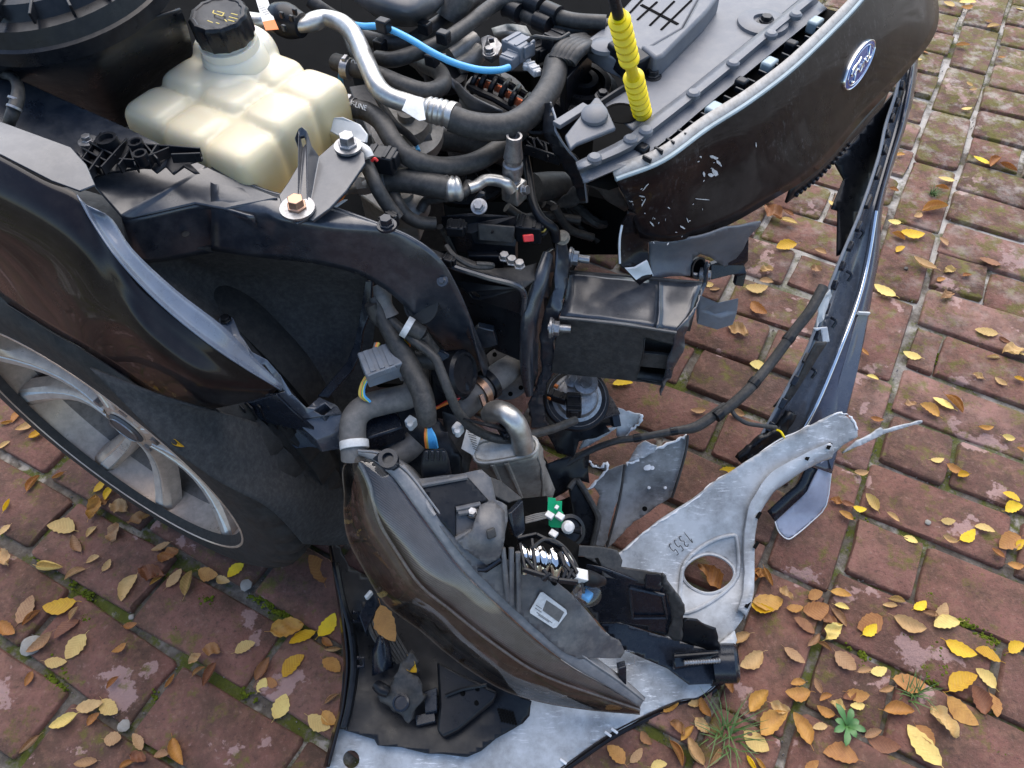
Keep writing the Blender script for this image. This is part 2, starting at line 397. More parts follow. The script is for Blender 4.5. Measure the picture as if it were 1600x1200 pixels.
def brick_mat():
    mt, t, b = new_mat('clay_paver'); pos, u, v = uvmask(t)
    oi = nd(t, 'ShaderNodeObjectInfo')
    base = ramp(t, oi.outputs['Random'], [(0.0, (0.108, 0.050, 0.038)), (0.3, (0.146, 0.066, 0.050)), (0.6, (0.180, 0.078, 0.059)), (0.85, (0.212, 0.097, 0.074)), (1.0, (0.25, 0.135, 0.112))])
    n1 = noisen(t, pos, 13, 9, 0.72); n2 = noisen(t, pos, 120, 8, 0.75); n3 = noisen(t, pos, 38, 8, 0.72, off=(4, 9, 0))
    cc = mixc(t, ramp(t, n1, [(0.40, g(0.0)), (0.62, g(0.75))]), base, (0.060, 0.040, 0.026))
    cc = mixc(t, ramp(t, n3, [(0.50, g(0.0)), (0.64, g(0.6))]), cc, (0.20, 0.105, 0.072))
    cc = mixc(t, ramp(t, n2, [(0.32, g(0.75)), (0.46, g(0.0))]), cc, (0.045, 0.027, 0.022))
    cc = mixc(t, ramp(t, n2, [(0.56, g(0.0)), (0.70, g(0.45))]), cc, (0.30, 0.20, 0.165))
    # where the skin of the paver has spalled the body is pink and pale
    sp = ramp(t, noisen(t, pos, 7.5, 8, 0.6, off=(1.7, 3.3, 0)), [(0.60, g(0)), (0.612, g(0.85))])
    cc = mixc(t, sp, cc, mixc(t, n3, (0.27, 0.16, 0.145), (0.40, 0.27, 0.245)))
    # moss film
    mm = nd(t, 'ShaderNodeMapRange'); t.links.new(v, mm.inputs[0]); mm.inputs[1].default_value = 0.9; mm.inputs[2].default_value = 2.4; mm.inputs[3].default_value = 0.0; mm.inputs[4].default_value = 0.09
    mo = ramp(t, mathn(t, 'ADD', noisen(t, pos, 19, 9, 0.75, off=(2, 2, 1)), mm.outputs[0]), [(0.545, g(0)), (0.64, g(0.8))])
    cc = mixc(t, mo, cc, mixc(t, n2, (0.055, 0.048, 0.008), (0.16, 0.15, 0.018)))
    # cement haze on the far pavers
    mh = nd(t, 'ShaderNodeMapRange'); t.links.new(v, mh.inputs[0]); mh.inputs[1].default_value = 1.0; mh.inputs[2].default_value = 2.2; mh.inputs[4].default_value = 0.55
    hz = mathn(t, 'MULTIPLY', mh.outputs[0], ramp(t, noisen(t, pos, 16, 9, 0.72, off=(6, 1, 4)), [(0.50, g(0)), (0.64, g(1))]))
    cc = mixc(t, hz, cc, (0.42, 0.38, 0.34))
    t.links.new(cc, b.inputs['Base Color'])
    b.inputs['Specular IOR Level'].default_value = 0.35
    t.links.new(ramp(t, n1, [(0.3, g(0.65)), (0.7, g(0.92))]), b.inputs['Roughness'])
    hgt = mathn(t, 'ADD', mathn(t, 'MULTIPLY', n2, 0.6), mathn(t, 'MULTIPLY', n3, 1.2))
    bp = nd(t, 'ShaderNodeBump', Strength=0.85, Distance=0.005); t.links.new(hgt, bp.inputs['Height']); t.links.new(bp.outputs[0], b.inputs['Normal'])
    return mt
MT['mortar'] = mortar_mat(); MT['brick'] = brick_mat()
# one sheet: fine near the car, coarse to the horizon
def ground_sheet():
    bm = bmesh.new(); e = [-80, -20, -6, -2.5] + [-1.6 + 0.08 * k for k in range(52)] + [3.2, 6, 20, 80]
    grid = [[bm.verts.new((x, y, -0.011 + (noise.noise(Vector((x * 9, y * 9, 0))) * 0.004 if abs(x) < 3.5 and -1.7 < y < 3 else 0))) for x in e] for y in e]
    for i in range(len(e) - 1):
        for j in range(len(e) - 1): bm.faces.new((grid[i][j], grid[i][j + 1], grid[i + 1][j + 1], grid[i + 1][j]))
    return frombm('ground', bm)
ground = bpy.data.objects.new('ground', ground_sheet()); COL.objects.link(ground); ground.data.materials.append(MT['mortar'])
tag(ground, 'yard of red clay pavers with grey mortar and mossy joints', None, kind='structure')
for p_ in ground.data.polygons: p_.use_smooth = True
def brick_mesh(lx, ly, seed):
    rnd = random.Random(seed); vs, fs = [], []
    n_ = 16; rc = 0.004 + rnd.random() * 0.007
    out = []
    for k in range(n_):
        q, j = divmod(k, 4)
        cx = (lx / 2 - rc) * (1 if q in (0, 3) else -1); cy = (ly / 2 - rc) * (1 if q in (0, 1) else -1)
        if j < 3:
            a = math.pi / 2 * (q + j / 2.0); p = Vector((cx + rc * math.cos(a), cy + rc * math.sin(a), 0))
        else:
            q2 = (q + 1) % 4; cx2 = (lx / 2 - rc) * (1 if q2 in (0, 3) else -1); cy2 = (ly / 2 - rc) * (1 if q2 in (0, 1) else -1)
            a = math.pi / 2 * (q + 1); p = Vector(((cx + cx2) / 2 + rc * math.cos(a), (cy + cy2) / 2 + rc * math.sin(a), 0))
        p += Vector((rnd.uniform(-1, 1), rnd.uniform(-1, 1), 0)) * 0.0022
        out.append(p)
    tl = rnd.uniform(-1, 1) * 0.02
    for p in out: vs.append(Vector((p.x * 0.975, p.y * 0.95, p.x * tl * 0.2)))
    for p in out: vs.append(Vector((p.x, p.y, -0.0035 + rnd.uniform(-0.001, 0.001))))
    for p in out: vs.append(Vector((p.x * 1.01, p.y * 1.01, -0.035)))
    for k in range(n_):
        k2 = (k + 1) % n_
        fs.append((k + n_, k2 + n_, k2, k)); fs.append((k + 2 * n_, k2 + 2 * n_, k2 + n_, k + n_))
    fs.append(tuple(range(n_)))
    me = meshof('brick', vs, fs)
    for p in me.polygons: p.use_smooth = True
    me.set_sharp_from_angle(angle=R(50)); me.materials.append(MT['brick']); return me
BM = {}
def get_brick(lx, ly, k):
    lx, ly = round(lx / .004) * .004, round(ly / .004) * .004; key = (round(lx, 3), round(ly, 3), k % 4)
    if key not in BM: BM[key] = brick_mesh(lx, ly, int(key[0] * 9000 + key[1] * 70000) + key[2] * 17)
    return BM[key]
bricks = []
rb = random.Random(3)
PITCHV, V0 = 0.1305, 0.082
UB0, UB1 = 0.107, 0.228
def lay(u0, u1, v0, v1):
    """one paver that fills the cell, less its joints"""
    j = rb.uniform(0.010, 0.020) if u1 <= UB0 + .01 else rb.uniform(0.008, 0.017)
    bricks.append((GP((u0 + u1) / 2, (v0 + v1) / 2), max(0.03, u1 - u0 - j), v1 - v0 - j, GA))
for k in range(-9, 30):                                     # near field, up to the border course
    v1 = V0 + PITCHV * k; v0 = v1 - PITCHV
    off = -0.697 if k % 2 == 0 else -0.827
    off += rb.uniform(-0.02, 0.02)
    u = off - 0.26 * 12; edge = UB0
    while u < edge - 0.001:
        a, bb = u, min(u + 0.26, edge)
        if bb - a < 0.05: bb = a + 0.05
        if edge - bb < 0.05: bb = edge
        lay(a, bb, v0, v1); u = bb
v = -1.4
while v < 4.0:                                              # the border course of stretchers
    ln = 0.26 + rb.uniform(-0.008, 0.008)
    bricks.append((GP((UB0 + UB1) / 2, v + ln / 2), ln - 0.011, UB1 - UB0 - 0.012, GA + math.pi / 2)); v += ln
first = {0: 0.26, 1: 0.13}
for k in range(-16, 24):                                    # far field beyond the border
    v0 = 0.8775 + PITCHV * k; v1 = v0 + PITCHV
    u = UB1; f_ = 0.26 if k % 2 == 0 else 0.13
    if k == 3: f_ = 0.055
    if k == 7: f_ = 0.19
    while u < 3.4:
        ln = f_ + rb.uniform(-0.012, 0.012); lay(u, u + ln, v0, v1); u += ln; f_ = 0.26
seen, rest = [], []
for bk in bricks:
    d = bk[0] - CAMP
    if d.dot(_F) > 0.3:
        x, y, _k = topx(bk[0])
        if -90 < x < 1690 and -70 < y < 1290: seen.append((bk, x, y)); continue
        if -900 < x < 2600 and -600 < y < 2400: rest.append(bk)
def under_car(x, y):                                        # wholly hidden by the bodywork
    if y < 300 and x < 1200: return True
    if x < 1000 and y < 480: return True
    return False
rest += [s[0] for s in seen if under_car(s[1], s[2])]
seen = [s for s in seen if not under_car(s[1], s[2])]
for kk, ((c, lx, ly, an), x, y) in enumerate(seen):
    o = bpy.data.objects.new('brick', get_brick(lx, ly, kk)); COL.objects.link(o); o.parent = ground
    o.location = c + Vector((rb.uniform(-1, 1), rb.uniform(-1, 1), rb.uniform(-1.2, 0.8))) * 0.0042
    o.rotation_euler = (rb.uniform(-1, 1) * 0.018, rb.uniform(-1, 1) * 0.018, an + rb.uniform(-1, 1) * 0.026 + (math.pi if rb.random() < 0.5 else 0))
bmr = bmesh.new()
for kk, (c, lx, ly, an) in enumerate(rest):
    me = get_brick(lx, ly, kk); n0 = len(bmr.verts); bmr.from_mesh(me)
    mx = Matrix.Translation(c) @ Matrix.Rotation(an, 4, 'Z'); bmr.verts.ensure_lookup_table()
    for vv in bmr.verts[n0:]: vv.co = mx @ vv.co
mr_ = bpy.data.meshes.new('paving'); bmr.to_mesh(mr_); bmr.free()
pv = bpy.data.objects.new('paving', mr_); COL.objects.link(pv); pv.parent = ground; pv['kind'] = 'stuff'; mr_.materials.append(MT['brick'])
for p_ in mr_.polygons: p_.use_smooth = True

# ------------------------------------------------------------------ fallen leaves
def leaf_mat(name, c1, c2, c3, spots):
    mt, t, b = new_mat(name)
    tc = nd(t, 'ShaderNodeTexCoord'); oi = nd(t, 'ShaderNodeObjectInfo')
    ad = nd(t, 'ShaderNodeVectorMath', operation='MULTIPLY_ADD'); t.links.new(oi.outputs['Random'], ad.inputs[0]); ad.inputs[1].default_value = (9, 7, 3); t.links.new(tc.outputs['Object'], ad.inputs[2])
    n1 = noisen(t, ad.outputs[0], 45, 6, 0.65); n2 = noisen(t, ad.outputs[0], 160, 5, 0.7)
    cc = mixc(t, ramp(t, n1, [(0.35, g(0)), (0.7, g(1))]), c1, c2)
    hs = nd(t, 'ShaderNodeHueSaturation'); t.links.new(cc, hs.inputs['Color'])
    t.links.new(mathn(t, 'MULTIPLY_ADD', oi.outputs['Random'], 0.55, 0.66), hs.inputs['Value'])
    t.links.new(mathn(t, 'MULTIPLY_ADD', oi.outputs['Random'], 0.03, 0.485), hs.inputs['Hue'])
    cc = mixc(t, ramp(t, n2, [(0.58, g(0)), (0.72, g(spots))]), hs.outputs[0], c3)
    # pale veins: the midrib and the side veins, in the leaf's own coordinates
    sx = nd(t, 'ShaderNodeSeparateXYZ'); t.links.new(tc.outputs['Object'], sx.inputs[0])
    wv = mathn(t, 'ABSOLUTE', sx.outputs[1])
    sv = mathn(t, 'FRACT', mathn(t, 'MULTIPLY', mathn(t, 'SUBTRACT', sx.outputs[0], mathn(t, 'MULTIPLY', wv, 0.8)), 150.0))
    vein = ramp(t, sv, [(0.0, g(0.35)), (0.12, g(0.0)), (0.9, g(0.0)), (1.0, g(0.35))])
    cc = mixc(t, vein, cc, tuple(min(1, x * 1.25) for x in c1))
    t.links.new(cc, b.inputs['Base Color']); b.inputs['Roughness'].default_value = 0.55
    b.inputs['Subsurface Weight'].default_value = 0.0
    tl = nd(t, 'ShaderNodeBsdfTranslucent'); t.links.new(cc, tl.inputs[0]); ms = nd(t, 'ShaderNodeMixShader'); ms.inputs[0].default_value = 0.25
    t.links.new(b.outputs[0], ms.inputs[1]); t.links.new(tl.outputs[0], ms.inputs[2]); t.links.new(ms.outputs[0], t.nodes['Material Output'].inputs[0])
    bp = nd(t, 'ShaderNodeBump', Strength=0.5, Distance=0.0015); t.links.new(mathn(t, 'ADD', n2, mathn(t, 'MULTIPLY', vein, 2.0)), bp.inputs['Height']); t.links.new(bp.outputs[0], b.inputs['Normal'])
    return mt
LM = {'Y': leaf_mat('yellow_leaf', (0.80, 0.52, 0.02), (0.70, 0.40, 0.015), (0.25, 0.13, 0.02), 0.35),
      'P': leaf_mat('pale_leaf', (0.76, 0.57, 0.19), (0.66, 0.45, 0.14), (0.27, 0.16, 0.06), 0.45),
      'T': leaf_mat('tan_leaf', (0.58, 0.37, 0.17), (0.44, 0.255, 0.11), (0.14, 0.07, 0.03), 0.6),
      'O': leaf_mat('orange_leaf', (0.55, 0.275, 0.07), (0.40, 0.175, 0.045), (0.15, 0.06, 0.02), 0.55),
      'B': leaf_mat('brown_leaf', (0.34, 0.155, 0.065), (0.24, 0.10, 0.045), (0.09, 0.04, 0.02), 0.6)}
CN = {'Y': 'bright yellow', 'P': 'pale yellow', 'T': 'tan', 'O': 'orange brown', 'B': 'dark brown'}
SN = {'f': 'flat', 'c': 'cupped', 'r': 'rolled', 'w': 'crumpled'}
def leaf_mesh(kind, seed, mat):
    """a toothed oval leaf one unit long along x, with its stalk; kind says how it has dried"""
    rnd = random.Random(seed); nx, ny = 11, 4
    wd = {'f': rnd.uniform(0.23, 0.34), 'c': rnd.uniform(0.26, 0.36), 'r': rnd.uniform(0.30, 0.4), 'w': rnd.uniform(0.30, 0.40)}[kind]
    bend = {'f': rnd.uniform(-0.05, 0.3), 'c': rnd.uniform(0.15, 0.6), 'r': rnd.uniform(-0.1, 0.35), 'w': rnd.uniform(-0.1, 0.3)}[kind]
    roll = {'f': rnd.uniform(0.1, 0.5), 'c': rnd.uniform(0.9, 1.5), 'r': rnd.uniform(1.7, 2.6), 'w': rnd.uniform(0.6, 1.4)}[kind]
    sway = rnd.uniform(-0.12, 0.12); vs, fs = [], []
    for i in range(nx + 1):
        s = i / nx; hw = wd * (math.sin(math.pi * min(1, s ** 0.85)) ** 0.8) if 0 < s < 1 else 0.012
        for j in range(-ny, ny + 1):
            q = j / ny; tooth = 1.0
            if abs(j) == ny and 0 < i < nx: tooth = 1.0 + (0.10 if i % 2 else -0.04) + rnd.uniform(-0.06, 0.04)
            d = hw * q * tooth; a = roll * q
            y = hw * math.sin(a) / max(roll, 1e-3) * tooth; z = hw * (1 - math.cos(a)) / max(roll, 1e-3)
            z += bend * (s - 0.45) ** 2 - 0.010 * (1 - abs(q)) * math.cos(s * 9 * math.pi) * (1 if kind != 'f' else 0.35)
            if kind == 'w': z += 0.10 * math.sin(s * 9 + seed) * q + 0.07 * math.cos(s * 13 + q * 4 + seed)
            x = s - 0.5 + (0.03 * abs(q) * (1 if i < nx else 0))
            vs.append(Vector((x, y + sway * math.sin(math.pi * s) + 0.0, z)))
    c = 2 * ny + 1
    for i in range(nx):
        for j in range(c - 1): a = i * c + j; fs.append((a, a + 1, a + c + 1, a + c))
    st = len(vs)                                            # the stalk
    for k, (x, y, z) in enumerate(((-0.48, 0, 0), (-0.57, 0.012, 0.012), (-0.65, 0.03 + sway * 0.2, 0.0))):
        for a in range(3): vs.append(Vector((x, y + 0.009 * math.cos(a * 2.09), z + 0.009 * math.sin(a * 2.09) + bend * 0.22)))
    for k in range(2):
        for a in range(3): fs.append((st + k * 3 + a, st + k * 3 + (a + 1) % 3, st + k * 3 + 3 + (a + 1) % 3, st + k * 3 + 3 + a))
    zmin = min(v.z for v in vs); sc = 0.06
    vs = [Vector((v.x, v.y, v.z - zmin)) * sc for v in vs]
    me = meshof('fallen_leaf', vs, fs)
    for p in me.polygons: p.use_smooth = True
    me.materials.append(mat); return me
LMESH = {}
def leafm(kind, col, k):
    key = (kind, col, k % 6)
    if key not in LMESH: LMESH[key] = leaf_mesh(kind, (ord(kind) * 7 + k % 6 * 31 + ord(col)) % 997, LM[col])
    return LMESH[key]
LEAVES = {
(0, 800): '''215 60 355 90 Pf;400 115 445 65 Tc;340 110 380 190 Tc;515 140 545 50 Tw;590 55 700 20 Bw;700 180 795 145 Tc;735 230 840 180 Ow;640 265 760 290 Bw;690 340 750 290 Or;560 415 640 285 Tc;765 350 840 260 Tf;850 390 890 270 Pr;915 270 1010 290 Of;1000 300 1070 330 Tc;1050 300 1130 235 Yf;1430 200 1500 330 Of;155 240 300 260 Pr;295 315 400 260 Tr;395 235 470 210 Tc;475 270 510 225 Tc;0 180 50 250 Tw;75 520 160 385 Tf;100 525 190 450 Or;195 440 355 410 Yf;250 590 365 490 Bf;330 490 360 450 Tr;125 650 255 555 Tc;0 510 75 570 Oc;300 680 400 560 Pf;200 690 305 690 Pf;115 805 150 735 Oc;500 815 540 765 Or;525 650 580 610 Oc;570 530 640 520 Oc;345 910 480 880 Tf;460 860 545 935 Pf;400 985 460 930 Oc;230 1000 370 935 Pc;85 1120 190 1030 Tr;475 1050 570 1050 Tf;615 1025 655 1105 Tf;600 1130 680 1150 Bw;705 1130 785 1125 Tc;790 1040 850 1180 Or;765 805 800 755 Or;935 640 1020 650 Bw;940 810 1000 690 Br;880 700 925 660 Tw;890 760 950 720 Br;1080 650 1180 600 Pf;1175 780 1250 670 Br;1200 790 1290 800 Of;1190 830 1230 770 Pf;1305 770 1410 660 Yf;1340 620 1465 550 Yf;1250 560 1410 520 Ow;1470 580 1550 465 Yf;1490 580 1540 620 Oc;1265 960 1325 840 Pf;1420 940 1530 1000 Pf;1490 920 1560 980 Of;1490 680 1575 740 Of;1500 890 1570 840 Tr;1500 635 1580 630 Tr;340 1170 450 1150 Tc;560 1185 610 1160 Or''',
(0, 600): '''0 180 60 170 Or;55 180 110 120 Oc;75 220 170 165 Tc;130 250 220 210 Yc;0 290 35 270 Tc;120 500 185 420 Or;245 430 290 410 Or;10 590 45 530 Yr;430 500 490 440 Yf;490 540 530 470 Yc;410 630 450 520 Ow;450 560 500 530 Bw;510 555 590 590 Tw;0 690 40 655 Tf''',
(1060, 800): '''1235 590 1380 670 Yf;1365 640 1505 690 Yf;1530 650 1600 610 Yf;1255 830 1380 760 Yf;1380 720 1475 820 Pf;1355 800 1430 940 Bc;1440 830 1480 950 Of;1235 850 1395 985 Of;1160 900 1290 1050 Tw;1190 910 1230 915 Oc;945 920 1090 930 Oc;1060 980 1230 1180 Pf;1100 980 1190 1080 Of;870 1040 1030 1090 Bf;860 1040 940 1010 Tc;670 1110 840 1150 Of;1180 530 1305 510 Pf;1190 500 1240 420 Tf;1090 450 1150 410 Yf;990 480 1150 540 Tc;965 430 1000 432 Tc;970 400 1055 415 Pr;1150 470 1190 480 Tr;825 540 950 480 Of;850 570 915 520 Yf;530 490 640 560 Bf;490 620 590 700 Tf;500 440 580 440 Of;570 460 700 430 Of;600 400 670 370 Of;700 370 800 400 Oc;720 430 790 450 Pc;705 440 780 530 Tr;600 620 655 560 Tr;650 600 705 640 Br;675 590 750 520 Pw;670 500 730 520 Bw;725 640 820 740 Tf;830 740 890 730 Tc;890 740 970 720 Pf;990 770 1150 800 Of;930 830 1000 810 Tr;480 840 615 830 Oc;520 800 590 790 Oc;630 770 665 840 Tc;775 830 885 850 Of;770 860 820 830 Bc;795 895 870 890 Pf;630 900 730 940 Oc;700 880 775 920 Pw;660 870 700 850 Oc;625 1000 690 990 Tf;330 930 415 830 Oc;420 880 520 920 Tw;370 1040 500 930 Oc;525 930 610 1090 Oc;300 1010 420 1110 Pf;335 420 490 400 Of;330 430 440 465 Yc;465 350 530 410 Tw;395 250 440 340 Or;340 270 400 300 Ow;340 330 390 260 Or;1220 35 1280 40 Pf;1300 130 1370 80 Yf;1370 60 1465 95 Pf;1220 110 1295 140 Tc;1050 110 1105 140 Pf;1490 160 1590 110 Of;1575 170 1600 130 Yf;1450 170 1510 210 Oc;1520 240 1600 250 Oc;960 0 1020 50 Tc;740 0 810 45 Oc;220 600 335 560 Tr;275 720 395 640 Tc;200 760 250 840 Oc;320 1130 360 1190 Yr;370 1150 400 1190 Or;580 1190 650 1150 Of''',
(800, 800): '''440 1080 525 1170 Of;545 1160 605 1090 Tf;600 1015 645 1070 Bc;640 1180 720 1165 Pf;700 930 775 890 Oc;870 850 925 950 Or;730 970 800 1040 Bw;780 1060 840 990 Or;730 1050 790 1180 Or;810 1040 890 1180 Tr;840 950 915 1020 Tw;910 1180 970 1090 Tr;850 250 965 365 Ow;820 890 865 872 Tc''',
(1060, 400): '''1080 15 1195 70 Tc;1225 70 1285 60 Pw;1200 115 1230 105 Oc;905 130 1010 190 Pf;1385 20 1500 35 Bf;1215 200 1265 170 Tw;1320 95 1350 90 Oc;1370 340 1485 360 Pf;1040 440 1130 470 Pf;870 550 930 570 Pc;1360 545 1415 565 Tw;1465 560 1525 600 Tc;1500 450 1600 440 Tw;1560 430 1600 460 Pf;1555 570 1600 580 Yc;1425 465 1495 465 Tr;1490 375 1530 395 Bc;1180 650 1280 710 Pf;1230 640 1315 730 Or;1110 690 1215 740 Oc;1045 690 1100 690 Tw;890 750 945 765 Oc;1385 790 1460 790 Oc;1505 830 1555 840 Pc;1175 940 1225 940 Pf;1240 960 1320 1000 Oc;1290 1020 1345 1010 Yc;810 1000 880 1000 Tc;1500 1090 1580 1140 Yf;1510 1180 1600 1150 Yf;865 1100 930 1180 Pc;705 1130 755 1140 Ow;760 1140 805 1160 Bc;810 1160 870 1170 Yf;1580 900 1602 910 Oc;850 430 875 460 Oc''',
(1060, 0): '''1230 5 1280 30 Pf;1300 0 1380 10 Pf;1305 35 1365 30 Oc;1430 125 1490 120 Tc;1425 95 1445 100 Tc;1280 210 1350 215 Oc;1120 240 1160 245 Of;1100 275 1130 265 Pf;1480 265 1515 265 Oc;1340 380 1360 395 Pc;1350 415 1380 410 Tc;1310 500 1360 500 Pf;1360 730 1450 760 Yf;1440 780 1490 730 Or;1485 750 1575 785 Or;1200 825 1285 830 Pf;1190 860 1255 880 Or;1125 975 1250 960 Or;1085 1010 1125 985 Tc;970 1020 1035 1030 Pf;1020 1080 1140 1085 Yf;985 1075 1050 1110 Or;1010 1160 1050 1140 Yf;1210 1095 1245 1140 Tc;975 870 1020 885 Oc;1010 720 1050 715 Oc;450 1150 550 1130 Yf;460 1015 550 1040 Pc;480 970 535 1000 Bc;400 950 480 1020 Bw;630 1150 685 1180 Tc;1565 35 1600 45 Pf;700 930 725 950 Pf''',
(760, 350): '''1500 200 1555 215 Tw;1260 220 1330 210 Tw;1260 260 1330 265 Tc;1195 290 1305 290 Pf;1225 355 1300 420 Oc;1115 470 1215 520 Tw;1055 430 1115 450 Tc;1215 650 1300 660 Pf;580 740 680 740 Yf;945 860 1020 860 Tc;1120 880 1200 880 Tc;1075 1140 1160 1135 Yf;1000 280 1055 275 Pf;1035 305 1080 300 Tc'''}
def where(x, y):
    if x < 560: return ('beside the front wheel' if y < 905 else 'in the bottom left corner')
    if x > 1290 and y < 320: return 'beyond the badge'
    if x > 1370 and y < 660: return 'beside the chrome bumper strip'
    if y < 790 and x < 1330: return 'between car and torn bumper'
    if y < 990 and x > 1150: return 'near the broken bumper end'
    if x > 1330: return 'in the bottom right corner'
    return 'below the torn bumper cover'
ORD = 'first second third fourth fifth sixth seventh eighth ninth tenth eleventh twelfth thirteenth fourteenth fifteenth sixteenth seventeenth eighteenth nineteenth twentieth'.split()
leafobjs = []; rl = random.Random(11); kk = 0
for (x0, y0), txt in LEAVES.items():
    for it in txt.split(';'):
        a = it.split(); x1, y1, x2, y2 = [float(v) * 0.3375 for v in a[:4]]; col, kd = a[4]
        p = W(x0 + x1, y0 + y1, 0.006); q = W(x0 + x2, y0 + y2, 0.006)
        if rl.random() < 0.5: p, q = q, p
        o = bpy.data.objects.new('fallen_leaf', leafm(kd, col, kk)); COL.objects.link(o)
        d = q - p; ln = max(0.026, d.length); sc = ln / 0.062
        o.location = (p + q) / 2 + Z3 * (-0.0035 + 0.0006 * (kk % 7)); o.scale = (sc, sc, sc)
        o.rotation_euler = (rl.uniform(-0.28, 0.28), rl.uniform(-0.2, 0.12), math.atan2(d.y, d.x))
        cx, cy = x0 + (x1 + x2) / 2, y0 + (y1 + y2) / 2
        leafobjs.append([o, cx, cy, '%s %s leaf on the bricks %s' % (CN[col], SN[kd], where(cx, cy))]); kk += 1
byl = {}
for it in leafobjs: byl.setdefault(it[3], []).append(it)
for lab, its in byl.items():
    its.sort(key=lambda i: i[1])
    for k, it in enumerate(its):
        s_ = lab if len(its) == 1 else lab + ', %s from the left' % ORD[min(k, 19)]
        tag(it[0], s_, 'leaf', 'autumn leaves on the paving')

# ------------------------------------------------------------------ moss, weeds, pebbles
def moss_mat():
    mt, t, b = new_mat('moss'); pos = coord(t)
    cc = ramp(t, noisen(t, pos, 90, 6), [(0.3, (0.03, 0.04, 0.006)), (0.6, (0.10, 0.125, 0.012)), (0.8, (0.17, 0.18, 0.02))])
    t.links.new(cc, b.inputs['Base Color']); b.inputs['Roughness'].default_value = 1.0; b.inputs['Specular IOR Level'].default_value = 0.1; return mt
MT['moss'] = moss_mat()
bmm = bmesh.new(); rm = random.Random(5)
MOSS = [(0, 800, 230, 770, 300, 830, 60), (0, 800, 170, 190, 310, 260, 60), (0, 800, 330, 330, 430, 390, 50), (0, 800, 1160, 370, 1350, 490, 130), (0, 800, 480, 130, 530, 200, 30), (0, 800, 60, 410, 150, 340, 40), (0, 800, 1130, 850, 1190, 870, 25), (0, 800, 1000, 1170, 1060, 1110, 25), (0, 800, 720, 850, 740, 880, 12), (0, 800, 790, 940, 810, 980, 14), (0, 800, 380, 480, 410, 500, 12), (0, 800, 950, 400, 980, 410, 8), (0, 800, 780, 530, 800, 550, 8), (0, 800, 250, 640, 300, 780, 25),
        (1060, 800, 750, 530, 860, 690, 120), (1060, 800, 1000, 570, 1110, 590, 70), (1060, 800, 1180, 600, 1230, 760, 50), (1060, 800, 1400, 1060, 1560, 1140, 90), (1060, 800, 1300, 500, 1520, 660, 110), (1060, 800, 840, 30, 860, 110, 30), (1060, 800, 720, 1020, 790, 1110, 60), (1060, 800, 1140, 380, 1210, 400, 25), (1060, 800, 1120, 700, 1190, 800, 40), (1060, 400, 1190, 450, 1205, 500, 14)]
for (x0, y0, xa, ya, xb, yb, n_) in MOSS:
    for k in range(n_ * 3):
        s = rm.random(); x = x0 + (xa + (xb - xa) * s) * 0.3375 + rm.gauss(0, 4.5); y = y0 + (ya + (yb - ya) * s) * 0.3375 + rm.gauss(0, 4.0)
        p = W(x, y, -0.004)
        if noise.noise(p * 55) < -0.12: continue
        r_ = rm.uniform(0.0009, 0.0030)
        ret = bmesh.ops.create_icosphere(bmm, subdivisions=1, radius=r_, matrix=Matrix.Translation(p + Z3 * rm.uniform(-0.001, 0.003)) @ Matrix.Diagonal((1, 1, 0.8, 1)))
me = bpy.data.meshes.new('moss'); bmm.to_mesh(me); bmm.free(); mo_ = bpy.data.objects.new('moss', me); COL.objects.link(mo_); me.materials.append(MT['moss'])
tag(mo_, 'patches of green moss in the joints between pavers', 'moss', kind='stuff')
gt = bmesh.new(); rg = random.Random(8)
for k in range(1500):
    bk = rg.choice(seen)[0]; e_ = rg.choice((0, 1)); sgn = rg.choice((-1, 1)); ca, sa = math.cos(bk[3]), math.sin(bk[3])
    lu, lv = (rg.uniform(-.5, .5) * bk[1], sgn * (bk[2] / 2 + rg.uniform(-.002, .010))) if e_ else (sgn * (bk[1] / 2 + rg.uniform(-.002, .010)), rg.uniform(-.5, .5) * bk[2])
    p = bk[0] + Vector((ca * lu - sa * lv, sa * lu + ca * lv, -0.006)); r_ = rg.uniform(0.0006, 0.0022)
    vs_ = [gt.verts.new(p + Vector((math.cos(a) * r_ * rg.uniform(.6, 1.2), math.sin(a) * r_ * rg.uniform(.6, 1.2), -r_))) for a in (0, 1.6, 3.1, 4.7)]; tp_ = gt.verts.new(p + Vector((0, 0, r_ * 1.6)))
    for j in range(4): gt.faces.new((vs_[j], vs_[(j + 1) % 4], tp_))
me = bpy.data.meshes.new('gravel'); gt.to_mesh(me); gt.free(); go_ = bpy.data.objects.new('gravel', me); COL.objects.link(go_)
me.materials.append(surf('grit', (0.2, 0.185, 0.165), 0.9, dust=0.9, dcol=(0.4, 0.38, 0.35), dscale=70)); tag(go_, 'grit and tiny stones scattered in the paving joints', 'gravel', kind='stuff')
MT['blade'] = surf('grass_green', (0.07, 0.13, 0.03), 0.5, rvar=0.05)
